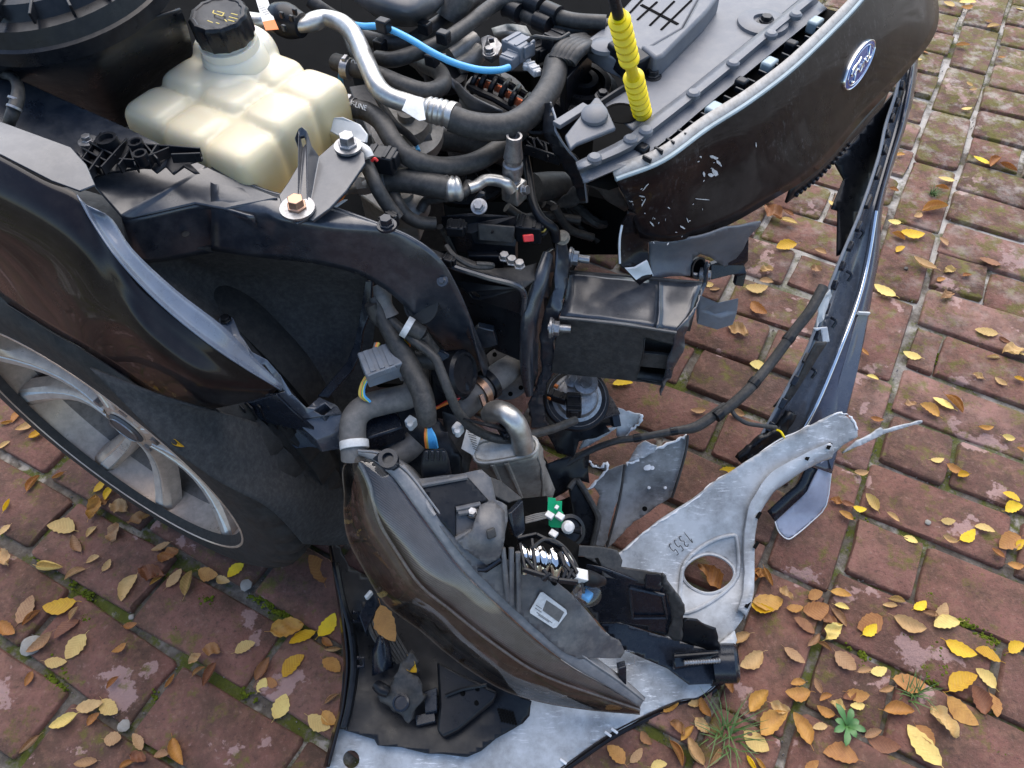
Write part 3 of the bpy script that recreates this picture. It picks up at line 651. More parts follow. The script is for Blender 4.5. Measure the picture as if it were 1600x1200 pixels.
def tuft(px, py, n_, ln, label, seed, wide=0.0016):
    c = W(px, py, 0.0); rnd = random.Random(seed); vs, fs = [], []
    for k in range(n_):
        a = rnd.uniform(0, 6.28); l_ = ln * rnd.uniform(0.5, 1.1); lean = rnd.uniform(0.5, 1.25); b0 = c + Vector((rnd.gauss(0, 1), rnd.gauss(0, 1), 0)) * ln * 0.13
        d = Vector((math.cos(a), math.sin(a), 0)); s_ = Vector((-d.y, d.x, 0)); i0 = len(vs)
        for j in range(4):
            t_ = j / 3; w_ = wide * (1 - t_ * 0.9); p = b0 + d * (l_ * math.sin(lean) * t_ ** 1.25) + Z3 * (l_ * (math.cos(lean) * t_ + 0.42 * t_ * (1 - t_)) - 0.006)
            vs += [p - s_ * w_, p + s_ * w_]
        for j in range(3): fs.append((i0 + 2 * j, i0 + 2 * j + 1, i0 + 2 * j + 3, i0 + 2 * j + 2))
    o = link('grass_tuft', meshof('grass_tuft', vs, fs), MT['blade'], None)
    return tag(o, label, 'grass', 'grass tufts in the paving joints')
tuft(1137, 1152, 46, 0.075, 'tuft of thin grass blades among leaves below the bumper cover', 1)
tuft(1425, 1086, 30, 0.05, 'short grass tuft in the joint near the bottom right corner', 2)
tuft(1458, 302, 60, 0.03, 'low dark green grass clump beside the bumper strip', 3, 0.001)
wd_ = empty('weed', W(1322, 1135, 0.0)); tag(wd_, 'small broad leaved green weed among leaves at the bottom', 'weed')
MT['weed'] = surf('weed_green', (0.055, 0.15, 0.035), 0.45, rvar=0.05)
for k in range(8):
    a = k * 0.8 + 0.3; d = Vector((math.cos(a), math.sin(a), 0)); s_ = Vector((-d.y, d.x, 0)); c = W(1322, 1135, 0.002); ln = 0.020 + 0.007 * (k % 3)
    vs, fs = [], []
    for j, (t_, w_) in enumerate(((0, 0.1), (0.3, 0.6), (0.6, 1.0), (0.85, 0.7), (1.0, 0.05))):
        p = c + d * ln * t_ + Z3 * (0.012 * math.sin(t_ * 2.3) + 0.002 * (k % 3)); vs += [p - s_ * 0.0055 * w_, p + Z3 * -0.0012, p + s_ * 0.0055 * w_]
    for j in range(4):
        for q in range(2): i0 = j * 3 + q; fs.append((i0, i0 + 1, i0 + 4, i0 + 3))
    link('leaf_blade', meshof('leaf_blade', vs, fs), MT['weed'], wd_)
MT['stone'] = surf('pale_pebble', (0.24, 0.23, 0.21), 0.9, dust=0.7, dcol=(0.2, 0.18, 0.15), dscale=80)
def pebble(px, py, r_, label, mat='stone', seed=0):
    bm = bmesh.new(); bmesh.ops.create_icosphere(bm, subdivisions=2, radius=r_)
    for v in bm.verts: v.co *= 1 + 0.25 * noise.noise(v.co / r_ * 1.3 + Vector((seed, 0, 0))); v.co.z *= 0.35; v.co += W(px, py, r_ * 0.15)
    tag(link('pebble', frombm('pebble', bm), MT[mat], None), label, 'pebble', 'pebbles in the paving joints')
pebble(384, 914, 0.011, 'white stone chip in the joint below the front tyre', seed=1)
pebble(193, 1134, 0.010, 'pale grey stone in the joint at the bottom left', seed=2)
pebble(205, 964, 0.005, 'small round white pebble in the mossy joint', seed=3)
pebble(1450, 816, 0.0055, 'small grey pebble on a paver beside the bumper end', seed=4)
pebble(1416, 419, 0.005, 'tiny dark pebble on a paver beside the chrome strip', 'dark', seed=5)
pebble(48, 1008, 0.018, 'large pale mortar lump among leaves at the left edge', seed=6)
# ------------------------------------------------------------------ the car: wheel, wing, inner wing
car = empty('car', W(560, 560, 0)); tag(car, 'dark wrecked car front with torn open corner and bared engine bay', 'car')
def bar(name, p, q, w_, h_, mat, parent, up=Z3, bevel=0.0008):
    d = q - p; return box(name, (p + q) / 2, d, up.cross(d) if up.cross(d).length > 1e-6 else d.orthogonal(), (d.length, w_, h_), mat, parent, bevel=bevel)
poly('filler_tray', [W(-300, -260, .3), W(1180, -260, .3), W(1080, 150, .3), W(860, 470, .3), W(700, 600, .3), W(590, 600, .3), W(330, 420, .3), W(60, 330, .3), W(-200, 150, .3)], MT['ink'], car, thick=0.01)  # added black floor that keeps the gaps of the bay dark
# ---- wheel
WA = R(-30); wf = Vector((math.cos(WA), math.sin(WA), 0)); wn = Vector((math.sin(WA), -math.cos(WA), 0))
wc = W(172, 694, .33); hub = wc - wn * 0.032
wheel = empty('wheel', hub - wloc(car)); wheel.parent = car; wheel.location = hub - wloc(car)
def tyre():
    prof = [(0.232, -0.006), (0.240, 0.004), (0.247, 0.007), (0.262, 0.006), (0.283, 0.007), (0.303, 0.003), (0.316, -0.003), (0.325, -0.010), (0.3305, -0.018), (0.333, -0.034), (0.3265, -0.036), (0.3265, -0.044), (0.3340, -0.046), (0.3345, -0.076), (0.327, -0.078), (0.327, -0.088), (0.3350, -0.090), (0.3350, -0.124), (0.327, -0.126), (0.327, -0.136), (0.3345, -0.138), (0.333, -0.175), (0.322, -0.196), (0.300, -0.205), (0.25, -0.2), (0.232, -0.19)]
    seg = 180; vs, fs = [], []
    for i, (r_, h_) in enumerate(prof):
        for k in range(seg):
            a = 2 * math.pi * k / seg; q = r_
            if 6 <= i <= 9 and k % 5 < 2: q -= 0.007
            if i in (12, 13, 16, 17) and k % 5 == 0: q -= 0.006
            vs.append(wc + wn * h_ + (wf * math.cos(a) + Z3 * math.sin(a)) * q)
    for i in range(len(prof) - 1):
        for k in range(seg): a, b = i * seg + k, i * seg + (k + 1) % seg; fs.append((a, b, b + seg, a + seg))
    bm = bmesh.new(); me = meshof('t', vs, fs); bm.from_mesh(me); bpy.data.meshes.remove(me)
    return link('tyre', frombm('tyre', bm), MT['tyre'], wheel)
tyre()
def ringlathe(name, prof, mat, parent, seg=72):
    vs, fs = [], []
    for (r_, h_) in prof:
        for k in range(seg): a = 2 * math.pi * k / seg; vs.append(wc + wn * h_ + (wf * math.cos(a) + Z3 * math.sin(a)) * r_)
    for i in range(len(prof) - 1):
        for k in range(seg): a, b = i * seg + k, i * seg + (k + 1) % seg; fs.append((a, b, b + seg, a + seg))
    bm = bmesh.new(); me = meshof('t', vs, fs); bm.from_mesh(me); bpy.data.meshes.remove(me)
    return link(name, frombm(name, bm), mat, parent)
ringlathe('rim', [(0.2495, 0.002), (0.2485, 0.0075), (0.2455, 0.008), (0.2435, 0.002), (0.241, -0.030), (0.236, -0.050)], MT['rim'], wheel)
MT['barrel'] = surf('dusty_wheel_barrel', (0.20, 0.16, 0.13), 0.55, metal=0.3, dust=0.6, dcol=(0.035, 0.03, 0.026), dscale=30)
ringlathe('rim_barrel', [(0.2362, -0.050), (0.224, -0.075), (0.212, -0.16), (0.2, -0.18)], MT['barrel'], wheel)
lathe('brake_disc', [(0.16, -0.098), (0.16, -0.09), (0.09, -0.09), (0.085, -0.07), (0, -0.07)], wc, wn, MT['dark'], wheel, seg=48)
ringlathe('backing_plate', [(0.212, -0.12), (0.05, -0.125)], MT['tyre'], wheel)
lathe('hub', [(0.066, -0.075), (0.064, -0.048), (0.055, -0.040), (0.034, -0.036), (0.033, -0.034)], wc, wn, MT['rim'], wheel, seg=40)
hc = lathe('hub_cap', [(0.031, -0.038), (0.031, -0.032), (0.028, -0.029), (0, -0.0275)], wc, wn, MT['cover'], wheel, seg=32)
ringlathe('cap_ring', [(0.027, -0.0285), (0.0262, -0.0268), (0.0252, -0.0268), (0.0245, -0.0278)], MT['steel'], hc, seg=32)
for k in range(5):
    a = R(-40 + 36 + 72 * k); p = wc + wn * -0.046 + (wf * math.cos(a) + Z3 * math.sin(a)) * 0.054
    lathe('wheel_nut', [(0.011, -0.01), (0.011, 0.0), (0.008, 0.002), (0.008, 0.012), (0, 0.013)], p, wn, MT['steel'], wheel, seg=6)
def limb(name, a0, a1, w0, w1, mat, h0=-0.036, h1=-0.006, dp=0.03, r0=0.045, r1=0.2425, face=0.0):
    """one arm of a twin spoke, sweeping from the hub out to the rim"""
    vs, fs = [], []; n_ = 9
    for i in range(n_ + 1):
        s = i / n_; r_ = r0 + (r1 - r0) * s; a = a0 + (a1 - a0) * (s ** 1.15); w_ = w0 + (w1 - w0) * s
        h_ = h0 + (h1 - h0) * (s ** 2.2) - 0.012 * math.sin(math.pi * s)
        e = wf * math.cos(a) + Z3 * math.sin(a); tg = -wf * math.sin(a) + Z3 * math.cos(a); c = wc + e * r_ + wn * (h_ + face)
        for (q, d) in ((-1, -dp), (-0.86, -0.007), (-0.5, 0.0), (0.5, 0.0), (0.86, -0.007), (1, -dp)): vs.append(c + tg * w_ * q + wn * d)
    for i in range(n_):
        for j in range(5): b = i * 6 + j; fs.append((b, b + 1, b + 7, b + 6))
    fs.append(tuple(range(6))); fs.append(tuple(range(n_ * 6, n_ * 6 + 6))[::-1])
    bm = bmesh.new(); me = meshof('t', vs, fs); bm.from_mesh(me); bpy.data.meshes.remove(me)
    return link(name, frombm(name, bm), mat, wheel)
for k in range(5):
    c = R(-40 + 72 * k)
    for s in (-1, 1):
        limb('spoke', c + s * 0.16, c + s * 0.27, 0.0125, 0.022, MT['rim'])
        limb('spoke_face', c + s * 0.16, c + s * 0.255, 0.0085, 0.0150, MT['rim_cut'], face=0.0016, dp=0.008)
    limb('spoke_web', c, c, 0.005, 0.010, MT['rim'], h0=-0.065, h1=-0.055, dp=0.03)
# ---- wing (front fender)
MT['edge'] = surf('sky_tinted_edge', (0.085, 0.107, 0.15), 0.28, coat=0.6, dust=0.25, dcol=(0.1, 0.1, 0.1), dscale=30)  # black paint made pale blue to stand for the sky it reflects
cols = [((-90, 200, .875), (-90, 272, .845), (-90, 345, .775), (-90, 420, .15)),
        ((0, 245, .865), (0, 315, .835), (0, 390, .765), (0, 467, .15)),
        ((68, 282, .855), (66, 350, .825), (68, 430, .755), (72, 512, .15)),
        ((121, 304, .845), (120, 380, .815), (124, 465, .750), (130, 545, .152)),
        ((146, 350, .825), (160, 415, .795), (174, 500, .740), (186, 580, .16)),
        ((188, 410, .80), (208, 462, .775), (222, 535, .73), (232, 611, .17)),
        ((250, 475, .76), (262, 513, .74), (266, 570, .705), (268, 630, .182)),
        ((324, 536, .715), (328, 560, .70), (320, 602, .675), (312, 640, .197)),
        ((385, 577, .67), (384, 590, .662), (374, 612, .645), (362, 633, .22)),
        ((437, 607, .63), (432, 610, .626), (428, 613, .622), (424, 617, .242))]
rows = [[], [], [], []]
for c in cols:
    rows[0].append(W(*c[0])); rows[1].append(W(*c[1])); rows[2].append(W(*c[2])); rows[3].append(LP(*c[3]))
fender = patch('fender', rows, MT['paint'], car, n=6, m_=6, thick=0.0015)
lip = [LP(*c[3]) for c in cols[:8]]
patch('arch_lip', [[p + LD * -0.001 for p in lip], [p + LD * 0.006 - Z3 * 0.006 for p in lip], [p + LD * 0.022 - Z3 * 0.006 for p in lip]], MT['paint'], fender, n=4, m_=3, thick=0.001)
fo = [W(121, 304, .847), W(146, 349, .828), W(188, 409, .803), W(250, 474, .763), W(324, 535, .718), W(385, 576, .673), W(437, 606, .632)]
fi = [W(152, 330, .835), W(176, 343, .82), W(208, 390, .797), W(275, 453, .757), W(350, 511, .712), W(397, 558, .668), W(441, 602, .63)]
fm = [a.lerp(b, .3) - Z3 * 0.006 for a, b in zip(fo, fi)]
patch('fender_flange', [fo, fm, fi], MT['edge'], fender, n=4, m_=3, thick=0.0012)
poly('fender_shelf', [A(0, 560, .862), A(330, 680, .852), A(400, 760, .847), A(440, 855, .842), A(370, 885, .842), A(240, 838, .846), A(0, 715, .862), A(-200, 640, .87), A(-200, 480, .87)], MT['rail'], fender, thick=0.002)
# ---- mounting bracket at the wing's front end
tabb = poly('wing_bracket', [E(1005, 600, .60), E(1020, 575, .60), E(1050, 568, .60), E(1078, 582, .60), E(1110, 655, .595), E(1140, 700, .59), E(1165, 738, .585), E(1235, 775, .575), E(1300, 850, .56), E(1355, 940, .54), E(1335, 945, .54), E(1285, 880, .55), E(1225, 800, .57), E(1185, 800, .575), E(1100, 745, .59), E(1030, 650, .60)], MT['edge'], car, thick=0.004)
bolt('clip_bolt', E(1046, 592, .602), Z3, 0.006, 0.006, MT['plastic'], tabb)
fb = [F_(75, 790, .525), F_(150, 765, .525), F_(235, 850, .505), F_(290, 800, .50), F_(375, 838, .49), F_(400, 880, .485), F_(385, 960, .475), F_(370, 985, .47), F_(280, 1000, .475), F_(180, 910, .49)]
MT['edge_dark'] = surf('blue_black_edge', (0.05, 0.06, 0.08), 0.26, coat=0.6, dust=0.25, dcol=(0.12, 0.12, 0.12), dscale=40)  # bluish sky sheen on black parts, painted as base colour
blk = poly('bracket_block', fb, MT['edge_dark'], car, thick=0.03, direc=-Z3, holes=[[F_(268, 862, .5), F_(320, 828, .498), F_(350, 858, .495), F_(312, 888, .497)]], bevel=0.002)
poly('bracket_skirt', [I(985, 122, .50), I(1180, 80, .53), I(1280, 50, .54), I(1360, 130, .52), I(1480, 235, .47), I(1575, 150, .46), I(1562, 258, .44), I(1500, 305, .43), I(1440, 292, .43), I(1370, 300, .43), I(1300, 242, .44), I(1250, 244, .44), I(1075, 272, .44), I(1055, 245, .445), I(1005, 212, .455)], MT['plastic_gloss'], car, thick=0.004)
for k in range(8):
    x = 1040 + k * 38
    bar('rib', I(x, 110 - k * 4, .525), I(x + 55, 235 - k * 3, .452), 0.0025, 0.012, MT['plastic'], blk)
strap = poly('strut_strap', [W(571, 438, .62), W(582, 438, .62), W(579, 485, .585), W(566, 519, .56), W(563, 552, .54), W(549, 580, .525), W(512, 622, .50), W(495, 620, .50), W(541, 566, .53), W(552, 539, .545), W(559, 512, .56)], MT['plastic_gloss'], car, thick=0.006, bevel=0.0015)
# ---- wheel arch liner
def ringdent(rows):
    return rows
lin = [[(205, 395, .70), (300, 388, .70), (400, 395, .68), (500, 405, .66), (590, 430, .62)],
       [(255, 440, .665), (330, 436, .62), (420, 440, .60), (510, 455, .58), (590, 480, .55)],
       [(330, 500, .61), (390, 500, .555), (450, 515, .535), (520, 530, .505), (580, 550, .48)],
       [(395, 560, .575), (430, 575, .51), (480, 590, .475), (520, 605, .45), (570, 620, .42)],
       [(440, 615, .52), (480, 640, .445), (510, 655, .41), (540, 675, .38), (565, 700, .34)],
       [(455, 690, .42), (500, 720, .34), (520, 745, .30), (540, 770, .26), (555, 820, .16)]]
ln = patch('arch_liner', [[W(*p) for p in r] for r in lin], MT['felt'], car, n=8, m_=8, thick=0.003)
c0 = W(430, 540, .54)
for v in ln.data.vertices:                                   # the pressed bead in the liner
    d = (v.co + ln.location + wloc(car)) - c0; r_ = math.hypot(d.dot(FD), d.dot(LD))
    v.co.z += 0.010 * math.exp(-((r_ - 0.085) / 0.010) ** 2)
sk = [[(140, 575, .66), (250, 684, .60), (337, 748, .52), (422, 795, .42), (475, 850, .28)],
      [(230, 612, .65), (330, 690, .56), (410, 735, .46), (480, 785, .36), (515, 852, .20)],
      [(300, 636, .62), (400, 660, .50), (470, 700, .40), (530, 745, .30), (560, 850, .16)]]
patch('arch_liner_skirt', [[W(*p) for p in r] for r in sk], MT['felt'], car, n=6, m_=6, thick=0.003)
# ---- inner wing: apron plate, side panel, front rail
apron = poly('apron', [A(-300, 250, .86), A(100, 370, .835), A(600, 595, .80), A(960, 770, .775), A(1140, 850, .765), A(1290, 915, .76), A(1040, 968, .757), A(900, 942, .76), A(600, 1012, .765), A(560, 1002, .77), A(440, 865, .79), A(400, 780, .80), A(330, 690, .805), A(0, 575, .825), A(-300, 460, .85)], MT['rail'], car, thick=0.004, bevel=0.003)
ap = [W(189, 336, .768), W(202, 342, .764), W(304, 318, .759), W(351, 327, .756), W(395, 340, .752)]
lo = [W(200, 398, .71), W(233, 411, .70), W(337, 395, .685), W(398, 396, .68), W(420, 402, .675)]
patch('apron_side', [ap, [a.lerp(b, .5) for a, b in zip(ap, lo)], lo], MT['rail'], car, n=4, m_=4, thick=0.003)
for (x, y) in ((284, 350), (290, 366), (250, 313)):
    lathe('hole_rim', [(0.0042, 0), (0.0042, 0.0006), (0, 0.0007)], W(x, y, .7265 if y > 340 else .7655) , (CAMP - W(x, y, .72)).normalized() * .3 + Z3, MT['ink'], apron, seg=12)
rt = [(330, 262, .772), (400, 293, .762), (437, 305, .757), (515, 324, .747), (589, 350, .735), (640, 371, .72), (680, 400, .70), (704, 434, .67), (731, 492, .61), (744, 525, .56), (762, 568, .47)]
rc_ = [(330, 325, .757), (400, 333, .752), (440, 344, .750), (515, 357, .740), (572, 366, .728), (612, 382, .712), (645, 410, .69), (672, 447, .655), (700, 502, .59), (714, 532, .54), (735, 576, .45)]
rlw = [(330, 392, .70), (400, 402, .69), (450, 407, .685), (501, 414, .68), (556, 428, .665), (598, 450, .645), (634, 480, .62), (656, 504, .59), (686, 535, .53), (698, 552, .48), (716, 590, .40)]
T_ = [W(*p) for p in rt]; C_ = [W(*p) for p in rc_]; L_ = [W(*p) for p in rlw]
rowsR = [T_, [a.lerp(b, .55) + Z3 * 0.003 for a, b in zip(T_, C_)], [a.lerp(b, .9) + Z3 * 0.001 for a, b in zip(T_, C_)], [a.lerp(b, .12) for a, b in zip(C_, L_)], [a.lerp(b, .55) for a, b in zip(C_, L_)], L_]
rail = patch('front_rail', rowsR, MT['rail'], car, n=5, m_=3, thick=0.004)
bk_ = [[p + LD * 0.03 - Z3 * 0.0 for p in T_], [p + LD * 0.03 - Z3 * 0.12 for p in T_]]
patch('rail_inner', [T_, [p - Z3 * 0.09 + LD * 0.01 for p in T_]], MT['rail'], car, n=5, m_=2, thick=0.003)
lathe('rail_opening', [(0.024, 0), (0.024, 0.0012), (0.021, 0.0012), (0.0208, -0.002), (0, -0.002)], F_(775, 375, .612) + Vector((-0.002, -0.004, 0.006)), Vector((-.35, -.55, .6)), MT['ink'], rail, seg=24)
bolt('rail_bolt', B(605, 1040, .737), Z3, 0.007, 0.010, MT['plastic_gloss'], rail, 0.011)
bolt('rail_rivet', F_(862, 262, .668), Vector((-.3, -.5, .8)), 0.004, 0.003, MT['rail'], rail, 0.007)
# ---- strut tower and its cover
tw = [[(-150, 290, .87), (0, 250, .88), (200, 225, .885), (400, 175, .89), (600, 110, .89), (840, 45, .88)],
      [(-150, 330, .86), (50, 310, .865), (260, 300, .865), (450, 285, .865), (660, 200, .86), (870, 130, .85)],
      [(-150, 380, .85), (80, 350, .845), (310, 410, .815), (500, 430, .80), (700, 320, .80), (892, 230, .79)],
      [(-150, 420, .83), (90, 400, .82), (340, 500, .75), (580, 590, .70), (740, 430, .70), (905, 300, .70)]]
patch('strut_tower', [[A(*p) for p in r] for r in tw], MT['plastic'], car, n=5, m_=5, thick=0.003)
cp = W(70, -66, .93)
cowl = lathe('tower_cover', [(0.122, -0.045), (0.122, -0.03), (0.118, -0.028), (0.113, -0.012), (0.100, -0.010), (0.092, 0.004), (0.078, 0.006), (0.070, -0.004), (0.03, -0.004), (0.026, 0.006), (0, 0.006)], cp, Vector((-.05, -.08, 1)), MT['plastic'], car, seg=56)
for k in range(10):
    a = R(180 + 20 * k); e = Vector((math.cos(a), math.sin(a), 0)); bar('rib', cp + e * 0.072 + Z3 * -0.004, cp + e * 0.11 + Z3 * -0.010, 0.003, 0.012, MT['plastic'], cowl)
MT['seal'] = surf('dusty_sealant', (0.30, 0.265, 0.21), 0.9, dust=0.7, dcol=(0.1, 0.085, 0.07), dscale=60)
patch('sealant', [[A(-150, 185, .896), A(0, 165, .896), A(200, 150, .898), A(430, 128, .898)], [A(-150, 250, .89), A(0, 235, .89), A(200, 190, .894), A(430, 150, .896)]], MT['seal'], car, n=5, m_=3, thick=0.004, crump=0.002, cs=60)
tube('sensor_lead', [A(10, 345, .85), A(60, 360, .855), A(85, 410, .855), A(75, 480, .85), A(45, 560, .84), A(30, 620, .80)], [0.004, 0.005, 0.006, 0.0068, 0.006, 0.005], MT['rubber'], car)
for y in (462, 500): lathe('lead_band', [(0.0074, -0.0012), (0.0074, 0.0012)], A(72 if y < 480 else 66, y, .852), A(75, 480, .85) - A(45, 560, .84), MT['steel'], car, seg=16)
# ---- black corner bracket with its two big bolts
brk = poly('corner_bracket', [B(105, 905, .764), B(150, 840, .765), B(212, 735, .768), B(178, 640, .790), B(195, 595, .797), B(212, 585, .80), B(235, 605, .797), B(258, 680, .782), B(292, 722, .770), B(360, 662, .774), B(440, 670, .776), B(500, 705, .775), B(505, 755, .772), B(420, 880, .766), B(340, 965, .762), B(262, 1022, .760), B(238, 1010, .760), B(190, 1035, .760), B(135, 1000, .761)], MT['rail'], car, thick=0.004, holes=[[B(204, 632, .792), B(222, 628, .792), B(232, 662, .787), B(216, 682, .784)]], bevel=0.0015)
bolt('bracket_bolt', B(190, 958, .7665), Vector((.05, -.05, 1)), 0.0088, 0.012, MT['copper'], brk, 0.0185, MT['steel'])
bolt('bracket_bolt', B(425, 672, .779), Vector((.05, -.05, 1)), 0.0088, 0.014, MT['steel'], brk, 0.0155, MT['steel'])
# ---- broken lattice clip lying on the apron
clip = poly('broken_clip', [A(358, 742, .812), A(410, 685, .814), A(470, 632, .816), A(540, 640, .814), A(610, 662, .812), A(700, 682, .81), A(790, 695, .808), A(935, 708, .80), A(940, 738, .798), A(880, 755, .80), A(925, 800, .796), A(900, 802, .796), A(845, 768, .80), A(800, 806, .797), A(765, 770, .80), A(725, 802, .799), A(690, 772, .802), A(560, 792, .803), A(500, 800, .803), A(420, 826, .802), A(372, 795, .806)], MT['plastic'], car, thick=0.003)
for (a_, b_) in (((370, 745), (470, 800)), ((395, 710), (505, 770)), ((425, 680), (545, 745)), ((372, 790), (480, 640)), ((420, 822), (545, 642)), ((480, 800), (600, 665)), ((600, 665), (640, 790)), ((560, 790), (640, 680)), ((640, 690), (790, 700)), ((640, 770), (800, 705)), ((680, 690), (740, 760)), ((740, 690), (690, 770)), ((790, 700), (935, 712)), ((800, 740), (935, 735)), ((560, 760), (700, 770))):
    bar('lattice_rib', A(*a_, .812) + Z3 * 0.002, A(*b_, .808) + Z3 * 0.002, 0.0022, 0.011, MT['plastic'], clip)
for (x, y, r_) in ((505, 668, .011), (640, 685, .0075), (660, 738, .0075)):
    lathe('boss', [(r_, -0.004), (r_, 0.008), (r_ * .7, 0.008), (r_ * .62, 0.003), (0, 0.003)], A(x, y, .815), Z3, MT['plastic'], clip, seg=20)
bolt('apron_bolt', A(300, 742, .806), Z3, 0.007, 0.006, MT['plastic'], apron, 0.0155)
bolt('apron_bolt', A(405, 650, .812), Z3, 0.005, 0.006, MT['steel'], apron, 0.010)
# ------------------------------------------------------------------ engine bay
MT['void'] = surf('void_black', (0.006, 0.006, 0.006), 0.95, spec=0.05, rvar=0)  # near-black colour stands in for shade in gaps, slots and openings
bpy.data.objects['filler_tray'].data.materials[0] = MT['void']
# ---- coolant tank: nine blown lobes on a lower shell, with neck and cap
tank = empty('coolant_tank', Vector((0, 0, 0))); tank.parent = car; TC = W(373, 167, .780); tank.location = TC - wloc(car)
def superell(bm, c, hx, hy, hz, e=0.45, nu=24, nv=14):
    def s_(v, p): return math.copysign(abs(v) ** p, v)
    ring = []
    for i in range(nv + 1):
        ph = -math.pi / 2 + math.pi * i / nv; row = []
        for k in range(nu):
            th = 2 * math.pi * k / nu
            row.append(bm.verts.new(c + FD2 * hx * s_(math.cos(ph), e) * s_(math.cos(th), e) + LD2 * hy * s_(math.cos(ph), e) * s_(math.sin(th), e) + Z3 * hz * s_(math.sin(ph), 0.42)))
        ring.append(row)
    for i in range(nv):
        for k in range(nu):
            try: bm.faces.new((ring[i][k], ring[i][(k + 1) % nu], ring[i + 1][(k + 1) % nu], ring[i + 1][k]))
            except ValueError: pass
TA = R(-33); FD2 = Vector((math.cos(TA), math.sin(TA), 0)); LD2 = Vector((-FD2.y, FD2.x, 0))
bm = bmesh.new()
for i in range(3):
    for j in range(3):
        if i == 0 and j == 2: continue
        hh = 0.052 - (0.008 if j == 2 else 0)
        superell(bm, TC + FD2 * (i - 1) * 0.063 + LD2 * (j - 1) * 0.060 + Z3 * (-0.028 - 0.004 * i + 0.006 * j), 0.0345, 0.0330, hh, e=0.42)
superell(bm, TC + Z3 * -0.036, 0.091, 0.086, 0.050, e=0.35)
superell(bm, TC + FD2 * 0.035 + LD2 * -0.045 + Z3 * -0.078, 0.056, 0.043, 0.042, e=0.5)
superell(bm, TC + FD2 * -0.055 + LD2 * 0.062 + Z3 * -0.010, 0.05, 0.045, 0.060, e=0.75)
superell(bm, TC + FD2 * -0.03 + LD2 * 0.03 + Z3 * -0.010, 0.04, 0.05, 0.045, e=0.75)
me = bpy.data.meshes.new('tank_body'); bm.to_mesh(me); bm.free()
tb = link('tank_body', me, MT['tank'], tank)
rmd = tb.modifiers.new('r', 'REMESH'); rmd.mode = 'VOXEL'; rmd.voxel_size = 0.0035; rmd.use_smooth_shade = True
sm = tb.modifiers.new('s', 'SMOOTH'); sm.factor = 0.6; sm.iterations = 2
# the weld seam round it
seam = []
for k in range(41):
    a = 2 * math.pi * k / 40; ca, sa = math.cos(a), math.sin(a); e = 0.35
    seam.append(TC + FD2 * 0.1045 * math.copysign(abs(ca) ** e, ca) + LD2 * 0.0985 * math.copysign(abs(sa) ** e, sa) + Z3 * (-0.046 - 0.006 * ca))
tube('weld_seam', seam, 0.0042, MT['tank'], tank, seg=8, n=2, flat=1.0)
nk = W(356, 62, .835); nax = Vector((-.02, -.10, 1)).normalized()
lathe('filler_neck', [(0.041, -0.045), (0.036, -0.012), (0.034, -0.010), (0.034, 0.0), (0.029, 0.0), (0.029, 0.018)], nk, nax, MT['tank'], tank, seg=32)
cap = lathe('filler_cap', [(0.0315, 0.004), (0.0325, 0.006), (0.0325, 0.030), (0.030, 0.0335), (0.026, 0.0335), (0.0255, 0.0325), (0, 0.0325)], nk, nax, MT['plastic'], tank, seg=48, flute=0.05, nf=12, bevel=0.001)
def capmark(x0, y0, x1, y1, w_=0.0012): bar('cap_print', A(x0, y0, .8695), A(x1, y1, .8695), w_, 0.0006, MT['gold_ink'], cap)
for s_ in ((985, 60, 1030, 75), (1030, 75, 1035, 62), (985, 60, 990, 48), (1005, 52, 1040, 62), (960, 95, 985, 105), (1000, 105, 1015, 110), (1070, 62, 1100, 70), (1060, 78, 1100, 88), (1055, 92, 1085, 100), (1040, 90, 1050, 100)): capmark(*s_)
box('level_boss', TC + FD2 * 0.10 + LD2 * 0.05 + Z3 * -0.05, FD2, LD2, (0.03, 0.018, 0.05), MT['tank'], tank, bevel=0.004)
for k in range(5): bar('tank_rib', TC + FD2 * 0.104 + LD2 * (0.005 - k * 0.011) + Z3 * -0.055, TC + FD2 * 0.099 + LD2 * (0.005 - k * 0.011) + Z3 * -0.10, 0.002, 0.010, MT['tank'], tank)
MT['milky'] = surf('milky_plastic', (0.55, 0.56, 0.55), 0.4)
poly('tank_bracket', [B(320, 545, .765), B(400, 540, .77), B(480, 575, .765), B(515, 620, .76), B(510, 660, .755), B(400, 640, .755), B(330, 600, .755)], MT['milky'], tank, thick=0.004)
# ---- hoses and pipes
def T(name, pts, r_, mat='rubber', z=None, fn=B, **k):
    return tube(name, [fn(*p) if len(p) == 3 else fn(p[0], p[1], z) for p in pts], r_, MT[mat], car, **k)
h1 = T('upper_tank_hose', [(370, 288, .765), (440, 310, .77), (560, 345, .77), (680, 395, .77), (790, 425, .765), (862, 395, .755), (850, 335, .74), (780, 300, .72), (730, 270, .70)], 0.0112)
h2 = T('lower_tank_hose', [(375, 480, .75), (430, 500, .75), (510, 515, .75), (580, 565, .75), (640, 660, .745), (720, 735, .735), (850, 772, .72), (1000, 755, .71), (1120, 690, .71), (1230, 600, .71)], [0.0115, 0.0118, 0.0118, 0.0118, 0.0118, 0.0118, 0.012, 0.0122, 0.0122, 0.0122])
for (x, y, z, x2, y2) in ((422, 318, .7705, 480, 330), (440, 500, .7505, 500, 512)):
    a, b = B(x, y, z), B(x2, y2, z); cl = lathe('hose_clamp', [(0.0126, -0.005), (0.0130, -0.005), (0.0130, 0.005), (0.0126, 0.005)], a, b - a, MT['steel'], car, seg=24)
    box('clamp_ear', a + Z3 * 0.014, b - a, Z3, (0.006, 0.005, 0.010), MT['steel'], cl, bevel=0.001)
